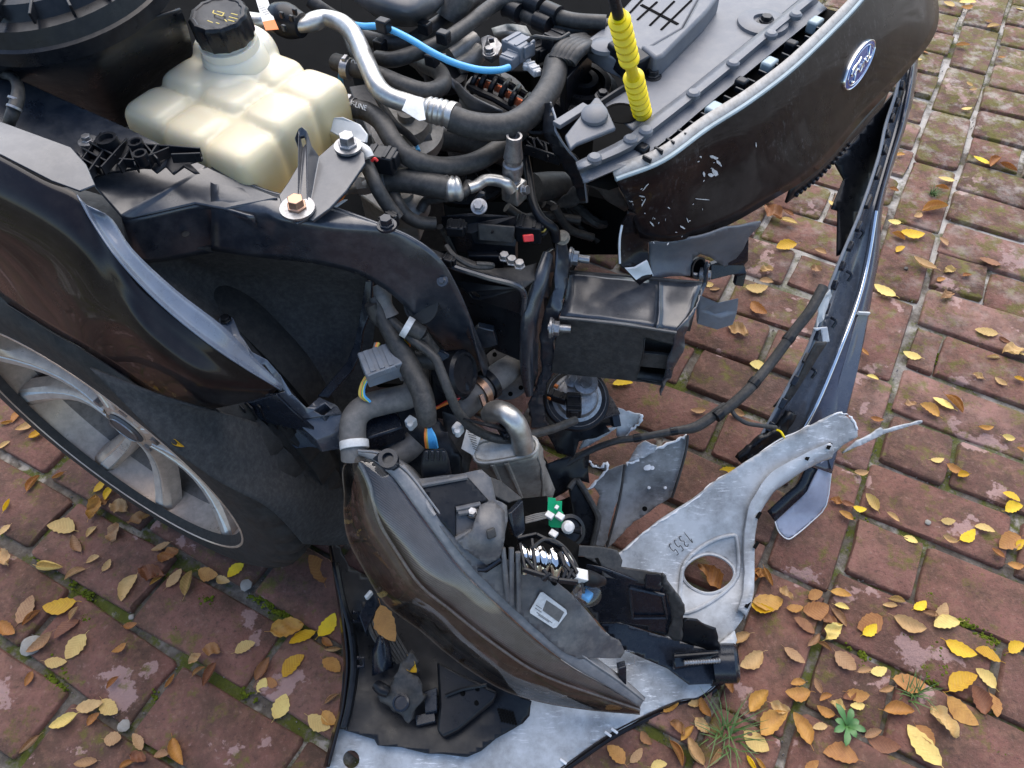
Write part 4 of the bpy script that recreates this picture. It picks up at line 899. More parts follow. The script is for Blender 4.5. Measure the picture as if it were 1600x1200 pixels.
def stamp(name, txt, p, q, size, mat, parent, off=0.0):
    """printed lettering lying along p to q"""
    cu = bpy.data.curves.new(name, 'FONT'); cu.body = txt; cu.size = size; cu.extrude = 0.0002; cu.align_x = 'LEFT'; cu.align_y = 'CENTER'; cu.resolution_u = 2
    t0 = bpy.data.objects.new(name, cu); COL.objects.link(t0); bpy.context.view_layer.update()
    me = bpy.data.meshes.new_from_object(t0.evaluated_get(bpy.context.evaluated_depsgraph_get())); bpy.data.objects.remove(t0)
    d = (q - p).normalized(); n_ = (CAMP - p).normalized(); up_ = n_.cross(d).normalized(); n2 = d.cross(up_)
    mw = Matrix((d, up_, n2)).transposed().to_4x4(); mw.translation = p + n2 * off; me.transform(mw); me.materials.clear()
    return link(name, me, MT[mat] if isinstance(mat, str) else mat, parent, smooth=False)
stamp('hose_print', 'OPR-0 24', B(470, 295, .772), B(600, 335, .772), 0.0085, 'paper', car, 0.0145)
stamp('hose_print', 'F-LINE', B(470, 488, .752), B(540, 512, .752), 0.0085, 'paper', car, 0.0145)
T('aluminium_pipe', [(185, 120, .80), (225, 115, .80), (270, 100, .80), (320, 85, .80), (390, 105, .80), (445, 150, .80), (480, 215, .797), (520, 310, .79), (565, 405, .78), (620, 450, .772), (700, 478, .765), (790, 505, .76)], [0.0085, 0.0095, 0.012, 0.0105, 0.0115, 0.0115, 0.0115, 0.0115, 0.0118, 0.0115, 0.0115, 0.0115], 'alu', seg=20)
T('pipe_stub', [(-40, 95, .79), (40, 105, .79), (110, 115, .795), (190, 120, .80)], 0.011, 'alu')
cgr = T('pipe_coupling', [(90, 75, .80), (130, 90, .80), (165, 105, .80), (215, 118, .80)], [0.017, 0.021, 0.020, 0.015], 'plastic', seg=20)
for (x, y) in ((120, 70), (165, 85), (130, 130), (180, 55)): box('coupling_lug', B(x, y, .822), FD, LD, (0.006, 0.004, 0.008), MT['plastic'], cgr, bevel=0.001)
poly('pipe_tag', [B(0, 0, .815), B(55, 0, .815), B(85, 90, .812), B(30, 100, .812)], MT['paper'], car, thick=0.0006, bevel=0)
poly('pipe_tag_end', [B(30, 100, .8125), B(85, 90, .8125), B(105, 135, .808), B(45, 140, .808)], MT['orange'], car, thick=0.0006, bevel=0)
for k in range(5): bar('tag_print', B(12 + k * 7, 30 + k * 9, .8158), B(34 + k * 7, 26 + k * 9, .8158), 0.0009, 0.0003, MT['ink'], car)
cr_ = T('crimp_collar', [(785, 503, .76), (805, 508, .76), (815, 510, .76), (825, 513, .76), (838, 516, .76), (848, 519, .76), (860, 522, .76), (870, 524, .76), (882, 528, .76), (895, 531, .76), (910, 536, .76), (925, 540, .76)], [0.0125, 0.0155, 0.0135, 0.0158, 0.0138, 0.016, 0.014, 0.016, 0.014, 0.0162, 0.0165, 0.0165], 'alu', seg=22, n=3)
T('air_conditioning_hose', [(905, 548, .76), (980, 575, .755), (1080, 590, .755), (1180, 580, .755), (1270, 525, .755), (1340, 440, .755), (1375, 370, .755), (1390, 290, .755)], 0.0158, 'rubber', seg=20)
poly('paper_tag', [B(705, 440, .79), B(770, 450, .785), B(785, 555, .772), B(755, 560, .772), B(675, 510, .785)], MT['paper'], car, thick=0.0006, crump=0.004, sub=2, bevel=0)
bl = T('blue_hose', [(430, 112, .80), (500, 122, .805), (560, 122, .81), (630, 140, .81), (720, 185, .808), (820, 245, .80), (920, 292, .79), (1030, 322, .785), (1120, 325, .78), (1170, 312, .775)], 0.0042, 'blue', seg=12)
T('blue_wire', [(395, 330, .76), (392, 380, .74), (405, 420, .72)], 0.0035, 'blue', seg=8)
T('blue_wire_end', [(725, 650, .68), (745, 680, .68), (752, 700, .68)], 0.003, 'blue', seg=8)
T('coolant_pipe', [(560, 270, .765), (640, 275, .77), (750, 240, .775), (870, 190, .78), (980, 115, .78), (1070, 45, .78), (1130, 8, .78), (1220, -5, .78), (1290, 25, .775), (1360, 62, .775), (1470, 95, .775), (1620, 105, .775)], 0.0098, 'rubber')
T('vacuum_pipe', [(440, 155, .755), (540, 185, .755), (640, 205, .755), (720, 190, .76), (800, 140, .765), (930, 55, .77), (1010, -10, .77)], 0.0105, 'rubber')
T('heater_hose', [(1150, 35, .765), (1220, 60, .765), (1300, 95, .765), (1380, 120, .76), (1480, 138, .76), (1640, 118, .76)], 0.0095, 'rubber')
T('fuel_line', [(380, 100, .74), (430, 180, .73), (455, 240, .73), (480, 270, .73)], 0.008, 'rubber')
T('wiring_loom', [(250, 0, .80), (300, 40, .79), (380, 90, .77), (470, 140, .76)], 0.009, 'rubber')
T('wiring_loom_lower', [(540, 400, .74), (575, 470, .73), (640, 570, .72), (700, 620, .70), (745, 665, .685)], 0.005, 'rubber')
T('drain_hose', [(750, 270, .72), (790, 320, .715), (830, 350, .71), (880, 370, .70)], 0.012, 'rubber')
def block(name, quad, z, drop, mat, parent=None, fn=B, bevel=0.002):
    return slab(name, [fn(x, y, z) for (x, y) in quad], drop, MT[mat], parent or car, bevel)
for (x, y, z) in ((590, 118, .818), (782, 128, .785), (868, 172, .795), (815, 275, .775), (575, 210, .765)):
    b_ = box('pipe_clip', B(x, y, z), B(x + 40, y + 12, z) - B(x, y, z), LD, (0.016, 0.013, 0.016), MT['plastic'], car, bevel=0.002)
    bar('clip_tab', B(x - 12, y - 22, z), B(x + 22, y - 18, z), 0.003, 0.005, MT['plastic'], b_)
lathe('pipe_cap', [(0.020, -0.02), (0.020, 0.012), (0.017, 0.016), (0, 0.016)], B(925, 18, .79), Vector((.5, .3, .8)), MT['rubber'], car, seg=24)
for (x, y, z) in ((1290, 20, .78), (1370, 60, .778), (1190, 50, .77), (1330, 105, .768)):
    lathe('pipe_sleeve', [(0.0125, -0.012), (0.0125, 0.012)], B(x, y, z), B(x + 60, y + 26, z) - B(x, y, z), MT['plastic'], car, seg=18)
# ---- engine cover and block
ec = [[(400, -70, .80), (560, -70, .82), (740, -70, .82), (900, -70, .80)], [(440, -10, .80), (560, -20, .825), (740, -20, .825), (880, -10, .80)], [(500, 40, .795), (590, 40, .815), (720, 60, .815), (850, 40, .795)], [(560, 85, .78), (640, 95, .79), (720, 100, .79), (800, 85, .78)], [(600, 110, .75), (650, 122, .755), (720, 125, .755), (770, 115, .75)]]
patch('engine_cover', [[B(*p) for p in r] for r in ec], MT['cover'], car, n=5, m_=4, thick=0.004)
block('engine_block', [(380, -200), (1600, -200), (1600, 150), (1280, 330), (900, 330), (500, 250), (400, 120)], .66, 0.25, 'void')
block('gearbox', [(430, 400), (560, 380), (760, 540), (840, 700), (700, 720), (520, 620)], .60, 0.2, 'dark')
gb = lathe('gearbox_mount', [(0.05, -0.02), (0.05, 0.0), (0.035, 0.004), (0.03, 0.02), (0.012, 0.022), (0.012, 0.034), (0, 0.034)], B(700, 590, .67), Vector((.1, -.3, 1)), MT['cast'], car, seg=28)
patch('engine_mount', [[B(640, 520, .68), B(720, 540, .69), B(790, 560, .68)], [B(650, 620, .665), B(740, 640, .67), B(820, 660, .66)], [B(690, 720, .64), B(770, 740, .64), B(840, 740, .62)]], MT['cover'], car, n=4, m_=4, thick=0.01)
patch('belt_guard', [[B(880, 330, .73), B(930, 380, .72), B(990, 440, .72), B(1140, 520, .715)], [B(900, 380, .72), B(940, 450, .705), B(1000, 520, .70), B(1130, 530, .705)]], MT['cover'], car, n=5, m_=3, thick=0.003)
lathe('idler_pulley', [(0.028, -0.02), (0.03, -0.015), (0.03, 0.0), (0.022, 0.002), (0.02, -0.004), (0, -0.004)], B(880, 320, .72), Vector((.2, -.2, 1)), MT['plastic'], car, seg=28)
# ---- alternator with its bared windings
alt = empty('alternator', B(1110, 420, .70) - wloc(car)); alt.parent = car
lathe('alternator_body', [(0.050, -0.06), (0.052, -0.02), (0.048, -0.005), (0.03, 0.004), (0.0, 0.004)], B(1120, 440, .665), Vector((.25, -.3, .9)), MT['dark'], alt, seg=36)
for k, (x, y) in enumerate(((1065, 385), (1120, 405), (1165, 432), (1212, 466), (1030, 378))):
    for j in range(4):
        p = B(x - 18 + j * 10, y - 14 + j * 5, .708); q = B(x - 8 + j * 10, y + 18 + j * 4, .702)
        tube('winding', [p, p.lerp(q, .5) + Z3 * 0.004, q], 0.0028, MT['wirecu'], alt, seg=8, n=3)
for k, (x, y) in enumerate(((1010, 355), (1050, 358), (1095, 380), (1145, 402), (1190, 432), (1240, 470))):
    tube('cage_bar', [B(x + 28, y - 30, .712), B(x + 8, y, .716), B(x - 10, y + 38, .708), B(x - 8, y + 70, .69)], 0.0042, MT['plastic'], alt, seg=8, n=4)
tube('cage_hoop', [B(985, 400, .705), B(1040, 430, .706), B(1100, 455, .704), B(1160, 490, .70), B(1220, 525, .695)], 0.0052, MT['plastic'], alt, seg=8, n=4)
tube('cage_hoop', [B(1000, 335, .71), B(1060, 345, .714), B(1120, 365, .714), B(1180, 395, .712), B(1250, 440, .705)], 0.0052, MT['plastic'], alt, seg=8, n=4)
# ---- castings and connectors round it
cb = poly('lifting_eye', [B(1040, 175, .755), B(1075, 160, .757), B(1115, 175, .757), B(1140, 205, .755), B(1120, 250, .75), B(1085, 275, .745), B(1050, 255, .745)], MT['steel'], car, thick=0.008, holes=[[B(1075, 180, .756), B(1098, 178, .756), B(1102, 195, .755), B(1080, 198, .755)]])
bolt('eye_bolt', B(1080, 245, .752), Z3, 0.006, 0.008, MT['steel'], cb, 0.009)
T('cast_runner', [(900, 260, .73), (960, 220, .735), (1010, 190, .735)], 0.014, 'cast'); T('cast_runner_lower', [(930, 310, .72), (1000, 275, .725), (1040, 235, .73)], 0.013, 'cast')
patch('cast_cover', [[B(1090, 130, .74), B(1170, 110, .75), B(1250, 120, .74)], [B(1100, 160, .74), B(1190, 150, .75), B(1280, 170, .735)]], MT['cast'], car, n=4, m_=3, thick=0.01)
def plug(name, x, y, z, dx, dy, l_, w_, h_, mat='plastic', fn=B, ribs=2, parent=None):
    a = fn(x, y, z); d = fn(x + dx, y + dy, z) - a; o = box(name, a, d, Z3.cross(d), (l_, w_, h_), MT[mat], parent or car, bevel=0.0018)
    dn = d.normalized(); sd_ = Z3.cross(dn)
    if parent is None:
        for k in range(ribs): box('plug_rib', a + dn * (l_ * (-0.28 + 0.5 * k / max(1, ribs - 1))) + Z3 * h_ * 0.5, d, sd_, (l_ * 0.14, w_ * 0.92, 0.003), MT[mat], o, bevel=0.0006)
        box('plug_latch', a + dn * l_ * 0.5 + Z3 * h_ * 0.1, d, sd_, (0.006, w_ * 0.55, h_ * 0.7), MT[mat], o, bevel=0.001)
    return o
plug('connector', 1215, 220, .76, 60, 30, 0.034, 0.030, 0.022, 'bluegrey'); plug('connector', 1180, 275, .755, 50, -40, 0.026, 0.020, 0.016, 'bluegrey')
plug('connector', 1380, 190, .76, 40, -25, 0.028, 0.022, 0.02); plug('connector', 1300, 235, .745, 40, 30, 0.03, 0.022, 0.02)
plug('white_clip', 1285, 320, .745, 40, 40, 0.024, 0.012, 0.010, 'white'); plug('white_clip', 1255, 300, .745, 20, -40, 0.018, 0.008, 0.008, 'white')
T('sensor_wire', [(1260, 190, .77), (1290, 170, .785), (1340, 175, .785), (1400, 180, .78), (1450, 155, .78)], 0.0025, 'rubber', seg=8)
for k in range(5):
    T('loom_flute', [(1378 + k * 20, 275 + k * 4, .765), (1405 + k * 22, 225 + k * 5, .772), (1450 + k * 22, 192 + k * 6, .77), (1520 + k * 14, 178 + k * 12, .76)], 0.0078, 'rubber', seg=10)
block('loom_guide', [(1410, 330), (1530, 200), (1560, 230), (1440, 365)], .752, 0.05, 'plastic')
tn = lathe('mount_turret', [(0.052, -0.05), (0.050, -0.012), (0.040, -0.010), (0.038, 0.0), (0.030, 0.0), (0.029, -0.012), (0.021, -0.012), (0.020, 0.004), (0.012, 0.004), (0.0118, -0.02), (0, -0.02)], B(1515, 370, .72), Vector((.1, -.15, 1)), MT['plastic'], car, seg=36)
# ---- lower bay: valve, module, loom
T('silver_tube', [(370, 905, .70), (420, 880, .70), (470, 862, .705), (530, 850, .71)], [0.005, 0.006, 0.0095, 0.011], 'alu')
T('tube_nut', [(465, 858, .707), (500, 850, .708), (530, 848, .71)], [0.012, 0.0135, 0.012], 'alu', seg=6)
ol = T('oil_hose', [(570, 845, .71), (640, 835, .712), (720, 838, .712), (800, 855, .71), (880, 870, .705)], 0.0148, 'rubber', seg=18)
lathe('hose_band', [(0.0160, -0.004), (0.0160, 0.004)], B(588, 842, .711), B(640, 835, .712) - B(570, 845, .71), MT['steel'], ol, seg=20)
T('crimp_sleeve', [(875, 868, .705), (890, 871, .705), (905, 873, .705), (920, 874, .705), (935, 873, .705), (950, 870, .705)], [0.0152, 0.0135, 0.0155, 0.0135, 0.0155, 0.0125], 'alu', seg=20, n=3)
T('service_tube', [(985, 872, .70), (1020, 860, .70), (1060, 835, .70), (1110, 835, .70), (1160, 850, .70), (1185, 880, .69)], 0.0072, 'alu', seg=14)
sv = lathe('service_valve', [(0.010, -0.06), (0.012, -0.05), (0.012, -0.03), (0.0095, -0.028), (0.0095, -0.022), (0.0125, -0.02), (0.0125, -0.006), (0.0105, -0.004), (0.0105, 0.002), (0.012, 0.004), (0.0095, 0.022), (0.0095, 0.035), (0.007, 0.035), (0.0065, 0.028), (0, 0.028)], B(1190, 740, .72), Vector((.06, -.03, 1)), MT['steel'], car, seg=24)
box('valve_block', B(1195, 880, .675), FD, LD, (0.026, 0.022, 0.03), MT['alu'], sv, bevel=0.003)
bolt('valve_bolt', B(1235, 880, .685), Vector((.8, -.5, .4)), 0.006, 0.008, MT['steel'], sv)
T('loom_branch', [(505, 745, .75), (530, 800, .745), (560, 870, .735), (610, 950, .715), (655, 1010, .70)], 0.0085, 'rubber')
T('loom_branch_lower', [(630, 880, .70), (655, 940, .695), (700, 1000, .68), (760, 1030, .67), (830, 1035, .665)], 0.0082, 'rubber')
T('loom_branch_upper', [(760, 975, .67), (790, 930, .68), (850, 915, .69), (920, 908, .695), (970, 885, .70), (985, 850, .70)], 0.0062, 'rubber')
T('thin_wire', [(850, 1050, .66), (890, 1120, .63), (920, 1185, .60)], 0.0045, 'rubber', seg=8)
pl = plug('loom_plug', 585, 740, .745, 60, 10, 0.034, 0.024, 0.024); plug('loom_plug', 610, 1030, .71, 40, -30, 0.022, 0.016, 0.016)
T('white_elbow', [(480, 680, .765), (510, 700, .765), (525, 730, .76)], 0.006, 'white', seg=10)
T('loom_tail', [(640, 740, .70), (690, 790, .69), (740, 800, .685)], 0.008, 'rubber')
T('red_wire', [(535, 745, .757), (550, 735, .76), (562, 745, .757)], 0.0018, 'red', seg=6)
mod = slab('control_module', [B(855, 1000, .665), B(1000, 985, .665), B(1205, 1000, .66), B(1212, 1090, .63), B(1200, 1140, .62), B(1010, 1125, .63), B(995, 1080, .645), B(860, 1060, .645)], 0.035, MT['plastic'], car, 0.004)
poly('module_lid', [B(1025, 1030, .6575), B(1200, 1045, .6545), B(1192, 1120, .632), B(1030, 1105, .637)], MT['dusty'], mod, thick=-0.004, bevel=0.0018)
bolt('module_stud', B(1095, 1078, .6525), Z3, 0.002, 0.003, MT['plastic'], mod)
poly('module_tab', [B(1010, 985, .672), B(1005, 930, .69), B(1035, 890, .70), B(1060, 900, .70), B(1065, 985, .672)], MT['plastic'], mod, thick=0.006)
bolt('module_bolt', B(1032, 955, .69), Vector((-.1, -.5, .8)), 0.006, 0.008, MT['steel'], mod, 0.010)
plug('module_plug', 925, 1055, .662, 40, 2, 0.022, 0.018, 0.014); plug('module_plug', 1265, 1060, .635, 50, 5, 0.034, 0.026, 0.026)
poly('red_lock', [B(1235, 1090, .655), B(1285, 1085, .655), B(1288, 1118, .648), B(1240, 1122, .648)], MT['red'], car, thick=0.008)
block('module_bracket', [(975, 1130), (1080, 1135), (1150, 1185), (980, 1185)], .615, 0.03, 'plastic')
for k, c_ in enumerate(('orange', 'gold_ink', 'plastic')): T('plug_wire', [(1300, 1060 + k * 14, .635), (1335, 1050 + k * 18, .64), (1350, 1020 + k * 22, .64)], 0.0016, c_, seg=6)
T('side_loom', [(1240, 700, .68), (1262, 820, .67), (1280, 930, .66), (1320, 1010, .65), (1380, 1060, .64), (1390, 1110, .62)], 0.006, 'plastic', seg=10)
# ---- fan shroud and cross pieces seen in the gaps
fs = lathe('fan_shroud', [(0.09, -0.02), (0.09, 0.0), (0.085, 0.002), (0.085, -0.012), (0.03, -0.012), (0.026, 0.0), (0, 0.0)], B(960, 690, .55), Vector((.1, -.5, .8)), MT['plastic'], car, seg=40)
for k in range(16):
    a = 2 * math.pi * k / 16; ax_ = Vector((.1, -.5, .8)).normalized(); e1 = ax_.orthogonal().normalized(); e2 = ax_.cross(e1); e = e1 * math.cos(a) + e2 * math.sin(a)
    bar('shroud_spoke', B(960, 690, .55) + e * 0.028 - ax_ * 0.006, B(960, 690, .55) + e * 0.084 - ax_ * 0.006, 0.003, 0.008, MT['plastic'], fs, up=ax_)
T('lower_radiator_hose', [(840, 640, .63), (950, 650, .62), (1080, 690, .60), (1180, 720, .58)], 0.018, 'rubber')
block('bay_support', [(480, 900), (620, 800), (700, 880), (760, 930), (740, 980), (600, 990)], .655, 0.05, 'cast')
lathe('damper_mount', [(0.03, -0.02), (0.03, 0.0), (0.024, 0.006), (0.012, 0.008), (0.012, 0.018), (0, 0.018)], B(690, 920, .67), Vector((0, -.3, 1)), MT['cast'], car, seg=28)
poly('warning_tag', [B(340, 930, .735), B(390, 890, .74), B(415, 905, .738), B(400, 925, .735), B(350, 960, .73)], MT['orange'], car, thick=0.0006, bevel=0)
poly('warning_tag_print', [B(350, 962, .7305), B(402, 927, .7355), B(425, 925, .733), B(372, 962, .729)], MT['paper'], car, thick=0.0006, bevel=0)
T('bay_wire', [(700, 430, .66), (720, 560, .62), (830, 600, .60)], 0.006, 'rubber'); T('bay_wire', [(1160, 960, .60), (1240, 1010, .58), (1330, 1000, .57), (1500, 1020, .56)], 0.007, 'rubber')
T('bay_wire', [(1380, 960, .60), (1450, 1060, .56), (1560, 1100, .54)], 0.006, 'rubber'); T('bay_tube', [(1280, 870, .62), (1400, 860, .60), (1520, 880, .58)], 0.02, 'rubber')
# ------------------------------------------------------------------ sheets of any outline
import numpy as np
def tps(ctrl):
    c = np.array(ctrl, float); P = c[:, :2] / 400.0; n_ = len(c)
    def k(d): return np.where(d > 1e-9, d ** 2 * np.log(np.maximum(d, 1e-9)), 0)
    Km = k(np.linalg.norm(P[:, None] - P[None], axis=2)) + np.eye(n_) * 1e-4
    Q = np.hstack([np.ones((n_, 1)), P]); M_ = np.vstack([np.hstack([Km, Q]), np.hstack([Q.T, np.zeros((3, 3))])])
    s_ = np.linalg.lstsq(M_, np.concatenate([c[:, 2], np.zeros(3)]), rcond=None)[0]
    def f(x, y):
        q = np.array([x, y]) / 400.0; d = np.linalg.norm(P - q, axis=1)
        return float(k(d) @ s_[:n_] + s_[n_] + s_[n_ + 1:] @ q)
    return f
def Zp(x0, y0, pts, s=0.3375): return [(x0 + p[0] * s, y0 + p[1] * s) + tuple(p[2:]) for p in pts]
def sheet(name, outline, ctrl, mat, parent, holes=(), step=14, thick=0.003, crump=0.0, cs=40.0, jag=0.0, bevel=0.0, zf=None):
    """a sheet whose outline is given by where its edges show and whose height comes from a few known points"""
    f = zf or tps(ctrl); rnd = random.Random(len(outline) * 31 + int(outline[0][0]))
    def rough(l):
        if not jag: return l
        out = []
        for i, a in enumerate(l):
            b = l[(i + 1) % len(l)]; d = math.hypot(b[0] - a[0], b[1] - a[1]); m_ = max(1, int(d / 7))
            for j in range(m_):
                q = j / m_; out.append((a[0] + (b[0] - a[0]) * q + (rnd.gauss(0, jag) if j else 0), a[1] + (b[1] - a[1]) * q + (rnd.gauss(0, jag) if j else 0)))
        return out
    loops = [rough([(p[0], p[1]) for p in outline])] + [[(p[0], p[1]) for p in h] for h in holes]
    flat = [Vector((p[0], p[1], 0)) for l in loops for p in l]
    tris = tessellate_polygon([[Vector((p[0], p[1], 0)) for p in l] for l in loops])
    bm = bmesh.new(); tv = [bm.verts.new(p) for p in flat]
    for t in tris:
        try: bm.faces.new([tv[i] for i in t])
        except ValueError: pass
    bmesh.ops.dissolve_limit(bm, angle_limit=R(1), verts=[], edges=bm.edges[:])
    xs = [p.x for p in flat]; ys = [p.y for p in flat]
    for a, lo_, hi_ in ((0, min(xs), max(xs)), (1, min(ys), max(ys))):
        v = lo_ + step * 0.63
        while v < hi_:
            co = Vector((v, 0, 0)) if a == 0 else Vector((0, v, 0)); no = Vector((1, 0, 0)) if a == 0 else Vector((0, 1, 0))
            bmesh.ops.bisect_plane(bm, geom=bm.verts[:] + bm.edges[:] + bm.faces[:], plane_co=co, plane_no=no, dist=1e-4); v += step
    bmesh.ops.triangulate(bm, faces=[q for q in bm.faces if len(q.verts) > 4])
    for v in bm.verts:
        p = W(v.co.x, v.co.y, f(v.co.x, v.co.y))
        if crump: p += noise.noise_vector(p * cs) * crump
        v.co = p
    me = frombm(name, bm); s_ = sum(p.normal.dot(CAMP - me.vertices[p.vertices[0]].co) for p in me.polygons)
    if s_ < 0: me.flip_normals()
    return link(name, me, MT[mat] if isinstance(mat, str) else mat, parent, solid=thick, bevel=bevel)
def edge_tube(name, pts, r_, mat, parent, seg=6, n=2): return tube(name, pts, r_, MT[mat], parent, seg=seg, n=n)
# ------------------------------------------------------------------ front panel of the engine bay
G0 = [(295, 750), (510, 645), (620, 560), (800, 425), (1010, 258), (1200, 105), (1380, -40)]
G1 = [(310, 785), (540, 685), (650, 600), (835, 455), (1035, 295), (1225, 135), (1405, -10)]
G2 = [(318, 800), (550, 700), (660, 615), (845, 470), (1045, 310), (1238, 150), (1420, 5)]
G3 = [(335, 848), (572, 742), (720, 642), (885, 502), (1078, 347), (1272, 187), (1457, 37)]
rowsS = [[C(x, y, .757) for x, y in G0], [C(x, y, .7575) for x, y in G1], [C(x, y, .745) for x, y in G2], [C(x, y, .743) for x, y in G3], [C(x + 3, y + 4, .715) for x, y in G3]]
slam = patch('slam_panel', rowsS, MT['grey'], car, n=5, m_=2, thick=0.003)
for (x, y) in ((382, 738), (548, 652), (618, 612), (838, 440), (1022, 300), (1198, 165), (1312, 75)):
    lathe('panel_stud', [(0.0085, -0.002), (0.0085, 0.003), (0.006, 0.0055), (0, 0.006)], C(x, y, .757), Z3, MT['grey'], slam, seg=16)
for k in range(16):
    t_ = k / 15.0; x = 620 + 800 * t_; y = 600 - 0.745 * (x - 660) + 95
    box('panel_notch', C(x + 5, y + 12, .7455), C(x + 60, y - 45, .745) - C(x, y, .745), LD, (0.003, 0.012, 0.006), MT['plastic'], slam, bevel=0.0006)
cover = poly('radiator_cover', [C(*p, .748) for p in ((560, 400), (470, 330), (560, 300), (660, 270), (700, 250), (880, 80), (960, -20), (1200, -90), (1430, -110), (1380, -40), (1200, 108), (1010, 262), (800, 430), (620, 565), (560, 600), (420, 480))], MT['grey'], car, thick=0.004, bevel=0.003)
poly('cover_ridge', [C(*p, .776) for p in ((595, 205), (665, 268), (705, 250), (905, 50), (970, -40), (880, -40), (790, 125), (655, 205))], MT['grey'], cover, thick=0.03, direc=-Z3, bevel=0.004)
gp = poly('louvre_plate', [C(*p, .771) for p in ((345, 182), (450, 108), (575, -30), (860, -60), (885, -40), (790, 130), (650, 210), (600, 270), (560, 300), (440, 252))], MT['grey'], cover, thick=0.025, direc=-Z3, bevel=0.003)
for (a_, b_, w_) in (((598, 22), (768, 112), .0050), ((580, 92), (672, 8), .0032), ((638, 118), (752, 5), .0032), ((690, 138), (832, 0), .0032), ((545, 60), (620, -20), .0032)):
    bar('louvre_slot', C(*a_, .7714), C(*b_, .7714), w_, 0.0012, MT['void'], gp)
lathe('cover_boss', [(0.036, -0.006), (0.034, 0.004), (0.026, 0.007), (0.014, 0.007), (0.013, 0.003), (0, 0.003)], C(1160, 110, .748), Z3, MT['grey'], cover, seg=28)
for (x, y, z) in ((1175, 98, .752), (650, 350, .749), (430, 215, .772)):
    if z > .77: lathe('rivet', [(0.019, -0.002), (0.0185, 0.003), (0.012, 0.006), (0, 0.0068)], C(x, y, z), Z3, MT['grey'], cover, seg=20)
    else: bolt('cover_bolt', C(x, y, z), Z3, 0.0075, 0.008, MT['plastic'], cover, 0.012)
lathe('cover_opening', [(0.021, 0), (0.021, 0.001), (0.018, 0.001), (0.0178, 0.0004), (0, 0.0004)], C(507, 525, .7485), Z3, MT['void'], cover, seg=24)
lathe('clip_eye', [(0.008, 0), (0.008, 0.002), (0.005, 0.002), (0.005, 0.0005), (0, 0.0005)], C(438, 550, .7485), Z3, MT['void'], cover, seg=16)
tri = poly('corner_plate', [C(245, 625, .765), C(300, 555, .768), C(385, 448, .772), C(405, 452, .772), C(440, 500, .77), C(482, 592, .765), C(300, 665, .762), C(270, 690, .76)], MT['grey'], car, thick=0.006, bevel=0.002)
lathe('rivet', [(0.016, -0.002), (0.0155, 0.002), (0.010, 0.0055), (0, 0.006)], C(382, 530, .772), Vector((-.1, -.2, 1)), MT['grey'], tri, seg=20)
bar('plate_strut', C(205, 580, .765), C(345, 492, .765), 0.012, 0.006, MT['grey'], tri)
bar('cover_edge', C(400, 490, .75), C(545, 395, .75), 0.004, 0.012, MT['plastic'], cover)
box('latch_box', C(530, 275, .765), C(600, 330, .76) - C(530, 275, .765), LD, (0.05, 0.03, 0.03), MT['plastic'], cover, bevel=0.003)
bolt('turret_bolt', C(420, 440, .745), Z3, 0.006, 0.006, MT['plastic'], cover, 0.010)
# ---- bonnet stay with its yellow corrugated sleeve
stay = empty('bonnet_stay', C(605, 525, .745) - wloc(car)); stay.parent = car
s0, s1 = W(1004, 178, .75), W(966, 24, .93)
tube('stay_rod', [s0 - (s1 - s0) * 0.06, s0.lerp(s1, .5), s1, s1 + (s1 - s0) * 0.35], 0.0055, MT['plastic'], stay, seg=12)
prof = []; nr_ = 15; Ls = (s1 - s0).length
for k in range(nr_):
    h_ = Ls * k / nr_; r_ = 0.0068 + (0.0008 if k < 7 else 0)
    if k in (7, 8): prof += [(0.0064, h_), (0.0064, h_ + Ls / nr_ * .95)]; continue
    prof += [(r_, h_), (r_ + 0.0042, h_ + Ls / nr_ * .18), (r_ + 0.0042, h_ + Ls / nr_ * .42), (r_, h_ + Ls / nr_ * .62)]
lathe('yellow_sleeve', [(0.0074, 0)] + prof + [(0.008, Ls), (0.006, Ls)], s0, s1 - s0, MT['yellow'], stay, seg=22)
# ---- painted grille panel with badge
pc = [((962, 281, .735), (982, 322, .685), (1000, 372, .625)), ((1036, 252, .738), (1040, 312, .678), (1050, 377, .61)), ((1104, 203, .742), (1110, 278, .67), (1124, 358, .595)),
      ((1171, 160, .745), (1184, 242, .667), (1198, 318, .585)), ((1239, 108, .748), (1260, 188, .667), (1280, 264, .58)), ((1306, 44, .75), (1330, 122, .667), (1352, 183, .578)), ((1345, 2, .75), (1390, 62, .667), (1418, 111, .578)),
      ((1385, -50, .75), (1430, 0, .667), (1464, 45, .578)), ((1420, -110, .75), (1450, -50, .665), (1463, -20, .57)), ((1450, -160, .74), (1452, -110, .655), (1452, -90, .56))]
prow = [[W(*c[i]) for c in pc] for i in range(3)]
prow.insert(1, [a.lerp(b, .4) + (CAMP - a).normalized() * 0.004 for a, b in zip(prow[0], prow[1])])
nose = patch('grille_panel', prow, MT['paint_scuffed'], car, n=6, m_=5, thick=0.003, crump=0.0005, cs=11)
MT['lip'] = surf('weathered_panel_lip', (0.36, 0.35, 0.33), 0.5, dust=0.6, dcol=(0.16, 0.14, 0.12), dscale=50)
MT['lipedge'] = surf('pale_blue_edge', (0.27, 0.34, 0.37), 0.35, rvar=0.05)
tp = prow[0]; up1 = [p + (_U * 0.016 - _R * 0.005) for p in tp]
patch('panel_lip', [[p + Z3 * 0.001 for p in tp], up1], MT['lip'], nose, n=6, m_=2, thick=0.003)
tube('lip_highlight', [p + Z3 * 0.002 - _U * 0.001 for p in tp], 0.0028, MT['lipedge'], nose, seg=8, n=6)  # highlight along the lip, built as a pale blue bead
patch('panel_gap', [[C(x + 3, y + 4, .725) for x, y in G3], [p - Z3 * 0.035 for p in up1[:7]]], MT['void'], car, n=4, m_=2, thick=0.002)  # black sheet in place of the shade between the two panels
